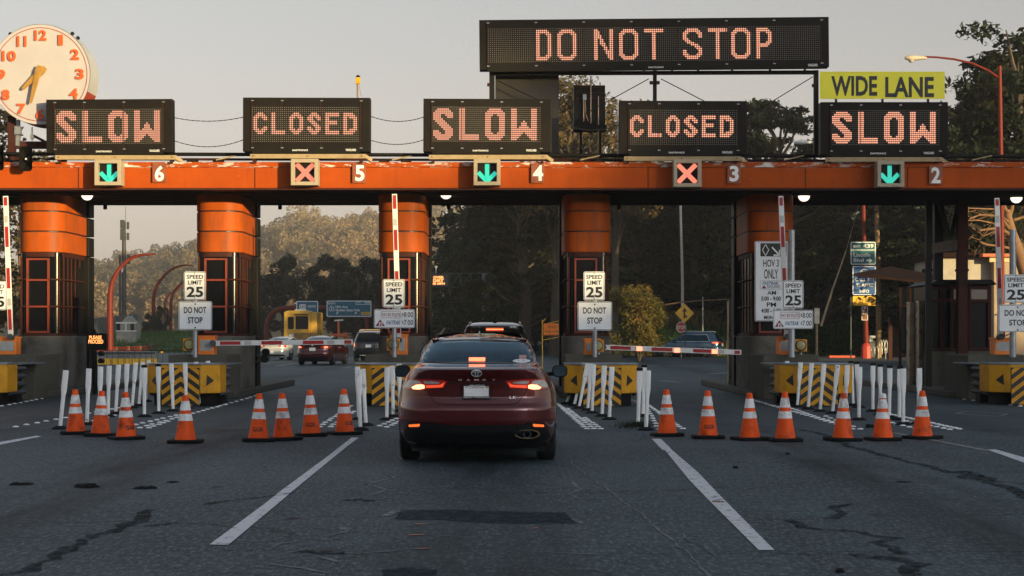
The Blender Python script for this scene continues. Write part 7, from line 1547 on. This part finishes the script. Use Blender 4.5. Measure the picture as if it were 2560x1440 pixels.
m = MB(); m.box(a.x, b.x, Y, Y+6, 0, zt); m.build('wall', WALLH, r); a2, b2 = P(2476, 0, Y), P(2600, 0, Y); m = MB(); m.box(a2.x+.02, b2.x, Y-.6, Y+5, 0, P(0, 655, Y).z); m.build('wall', pm('panelled_wall', (.36, .26, .17), .8, var=.2, scale=2, streak=True, dirt=(.2, .13, .08), damt=.4), r)
m = MB(); p, q = P(2456, 642, Y-1), P(2620, 634, Y-1); m.box(p.x, q.x, Y-1.1, Y+5, p.z, q.z); m.build('roof', pm('orange_eave', (.48, .11, .03), .6, var=.15), r); m = MB(); p, q = P(2474, 655, Y-.7), P(2620, 643, Y-.7); m.box(p.x, q.x, Y-.7, Y-.602, p.z, q.z); m.build('fascia', pm('cream_fascia', (.65, .45, .24), .6), r)
m = MB(); m.box(a.x-.3, b.x-.4, Y-.4, Y+6, zt+.002, zt+.25); m.build('roof', ROOFB, r)
r = thing('handrail', 'grey sloping handrail in front of the pale house', 'handrail', (P(2490, 850, 80).x, 80, 0)); m = MB(); m.tube([P(2476, 792, 80), P(2520, 774, 80), P(2560, 758, 80)], .03, 6); m.tube([P(2476, 855, 80), P(2560, 820, 80)], .03, 6)
for x in (2482, 2494, 2512): m.tube([P(x, 860, 80), P(x, 788-(x-2482)*.4, 80)], .02, 6)
m.build('rail', GALV2, r)
# red street lamp
Y = 74; r = thing('street_lamp', 'red street lamp with a curved arm right of the WIDE LANE board', 'street lamp', (P(2503, 860, Y).x, Y, 0)); m = MB(); m.tube([(P(2506, 0, Y).x, Y, 0), P(2504, 500, Y), P(2499, 165, Y)], [.12, .10, .085], 12); m.build('pole', REDPOLE, r, smooth=True)
m = MB(); m.tube([P(2499, 196, Y), P(2470, 176, Y), P(2430, 158, Y), P(2385, 148, Y), P(2340, 143, Y), P(2312, 142, Y)], [.055, .05, .048, .045, .04, .04], 8); m.build('arm', REDPOLE, r, smooth=True)
m = MB(); c = P(2290, 145, Y); vs = []; k = 12
for t, a, bq in ((-.48, .03, .03), (-.40, .10, .085), (-.2, .13, .12), (.05, .12, .10), (.25, .09, .075), (.44, .06, .055)):
    for i in range(k): q = 2*math.pi*i/k; vs.append((c.x+t, Y+a*1.2*math.cos(q), c.z+bq*math.sin(q)))
m.add(vs, [(i*k+j, i*k+(j+1) % k, (i+1)*k+(j+1) % k, (i+1)*k+j) for i in range(5) for j in range(k)]+[tuple(range(k)), tuple(5*k+j for j in range(k))]); m.build('lamp_head', pm('cream_lamp_head', (.58, .46, .32), .5, var=.1), r, smooth=True)
m = MB(); m.lathe([(.13, 0), (.12, -.07), (.07, -.13), (.01, -.15)], c+Vector((-.2, 0, -.05)), 14); m.build('lamp_glass', pm('lamp_glass_unlit', (.45, .40, .33), .15, var=.1), r, smooth=True)
r = RCOL; Y = 116; m = MB(); c = P(2008, 356, Y); vs = []
for t, a, bq in ((-.62, .04, .04), (-.5, .14, .11), (-.1, .17, .15), (.3, .13, .11), (.7, .07, .06)):
    for i in range(k): q = 2*math.pi*i/k; vs.append((c.x+t, Y+a*1.2*math.cos(q), c.z+bq*math.sin(q)))
m.add(vs, [(i*k+j, i*k+(j+1) % k, (i+1)*k+(j+1) % k, (i+1)*k+j) for i in range(4) for j in range(k)]+[tuple(range(k)), tuple(4*k+j for j in range(k))]); m.build('lamp_head', PLASTIC_W, r, smooth=True)
m = MB(); m.tube([P(2030, 356, Y), P(2080, 357, Y), P(2130, 368, Y), P(2156, 392, Y)], .05, 8); m.build('arm', REDPOLE, r, smooth=True)
# ================================================================ light
EL, AZ = 4.5, 40.0          # low sun behind the camera, off to its right
S = Vector((math.sin(R(AZ))*math.cos(R(EL)), -math.cos(R(AZ))*math.cos(R(EL)), math.sin(R(EL))))
sun_d = bpy.data.lights.new('sun', 'SUN'); sun = bpy.data.objects.new('sun', sun_d); COL.objects.link(sun)
sun.rotation_euler = S.to_track_quat('Z', 'Y').to_euler(); sun_d.energy = 4.3; sun_d.angle = R(.5); sun_d.color = (1.0, .78, .38)
w = bpy.data.worlds.new('World'); sc.world = w; w.use_nodes = True; nt = w.node_tree; bg = nt.nodes['Background']
sk = nt.nodes.new('ShaderNodeTexSky'); sk.sky_type = 'NISHITA'; sk.sun_disc = False; sk.sun_elevation = R(EL); sk.sun_rotation = R(180-AZ); sk.air_density = 1.0; sk.dust_density = 2.0; sk.ozone_density = 1.0
hs = nt.nodes.new('ShaderNodeHueSaturation'); hs.inputs['Saturation'].default_value = .0; nt.links.new(sk.outputs[0], hs.inputs['Color'])
tc = nt.nodes.new('ShaderNodeTexCoord'); sx = nt.nodes.new('ShaderNodeSeparateXYZ'); nt.links.new(tc.outputs['Generated'], sx.inputs[0])
warm = nt.nodes.new('ShaderNodeValToRGB'); nt.links.new(sx.outputs[2], warm.inputs[0]); cr = warm.color_ramp      # dusty warm band along the horizon, cooler overhead
cr.elements[0].position = 0; cr.elements[0].color = (1.20, .985, .80, 1); cr.elements[1].position = .5; cr.elements[1].color = (.80, .99, 1.24, 1); e_ = cr.elements.new(.09); e_.color = (1.06, .98, .89, 1); e_ = cr.elements.new(.17); e_.color = (.975, .985, .985, 1)
mu = nt.nodes.new('ShaderNodeMix'); mu.data_type = 'RGBA'; mu.blend_type = 'MULTIPLY'; mu.inputs[0].default_value = 1
nt.links.new(hs.outputs[0], mu.inputs[6]); nt.links.new(warm.outputs[0], mu.inputs[7])
nt.links.new(mu.outputs[2], bg.inputs['Color']); bg.inputs['Strength'].default_value = .125
# wooded ridge behind the camera, unseen, added and shaped to cast the shade line
rd = random.Random(9); m = MB(); n = 70; vs = []
for i in range(n+1):
    x = -60+i*5.0; h = (14.6 if x < 126 else 18.5)+.5*math.sin(x*.21)+.3*math.sin(x*.53+1)
    for y, q in ((-40, 0), (-66, .45), (-80, 1), (-110, .8), (-170, 0)): vs.append((x, y, -.1+h*q))
m.add(vs, [(i*5+j, i*5+j+1, (i+1)*5+j+1, (i+1)*5+j) for i in range(n) for j in range(4)]); m.build('shade_ridge', SOIL, smooth=True, kind='structure')
for i, (x, y, h, wd) in enumerate(((120.6, -84, 19, 1.0), (125, -80, 20, 1.0), (127, -88, 19, 1.1), (117.2, -90, 17, .8), (121.5, -95, 19, 1.0))):
    o = copy_tree((c1, c2)[i % 2]); s = h/14; o.location = (x, y, 11); o.scale = (s*wd, s*wd, s); o.rotation_euler = (0, 0, i); o['label'] = 'dark cypress on the ridge behind the camera, added unseen to cast shade'; o['group'] = 'added cypresses on the ridge'
sc.view_settings.view_transform = 'Standard'; sc.view_settings.look = 'None'; sc.view_settings.gamma = 1; sc.view_settings.exposure = 1.0
sc.view_settings.use_curve_mapping = False
sc.cycles.max_bounces = 6; sc.cycles.use_denoising = True
hm, hnt, hbs = new_mat('haze'); hnt.nodes.remove(hbs)
hv = hnt.nodes.new('ShaderNodeVolumePrincipled'); hv.inputs['Density'].default_value = .00036; hv.inputs['Color'].default_value = (.9, .88, .86, 1); hv.inputs['Anisotropy'].default_value = .1
hnt.links.new(hv.outputs[0], hnt.nodes['Material Output'].inputs['Volume'])
m = MB(); m.box(-700, 700, -300, 1200, -16, 75); m.build('haze', hm, kind='stuff')
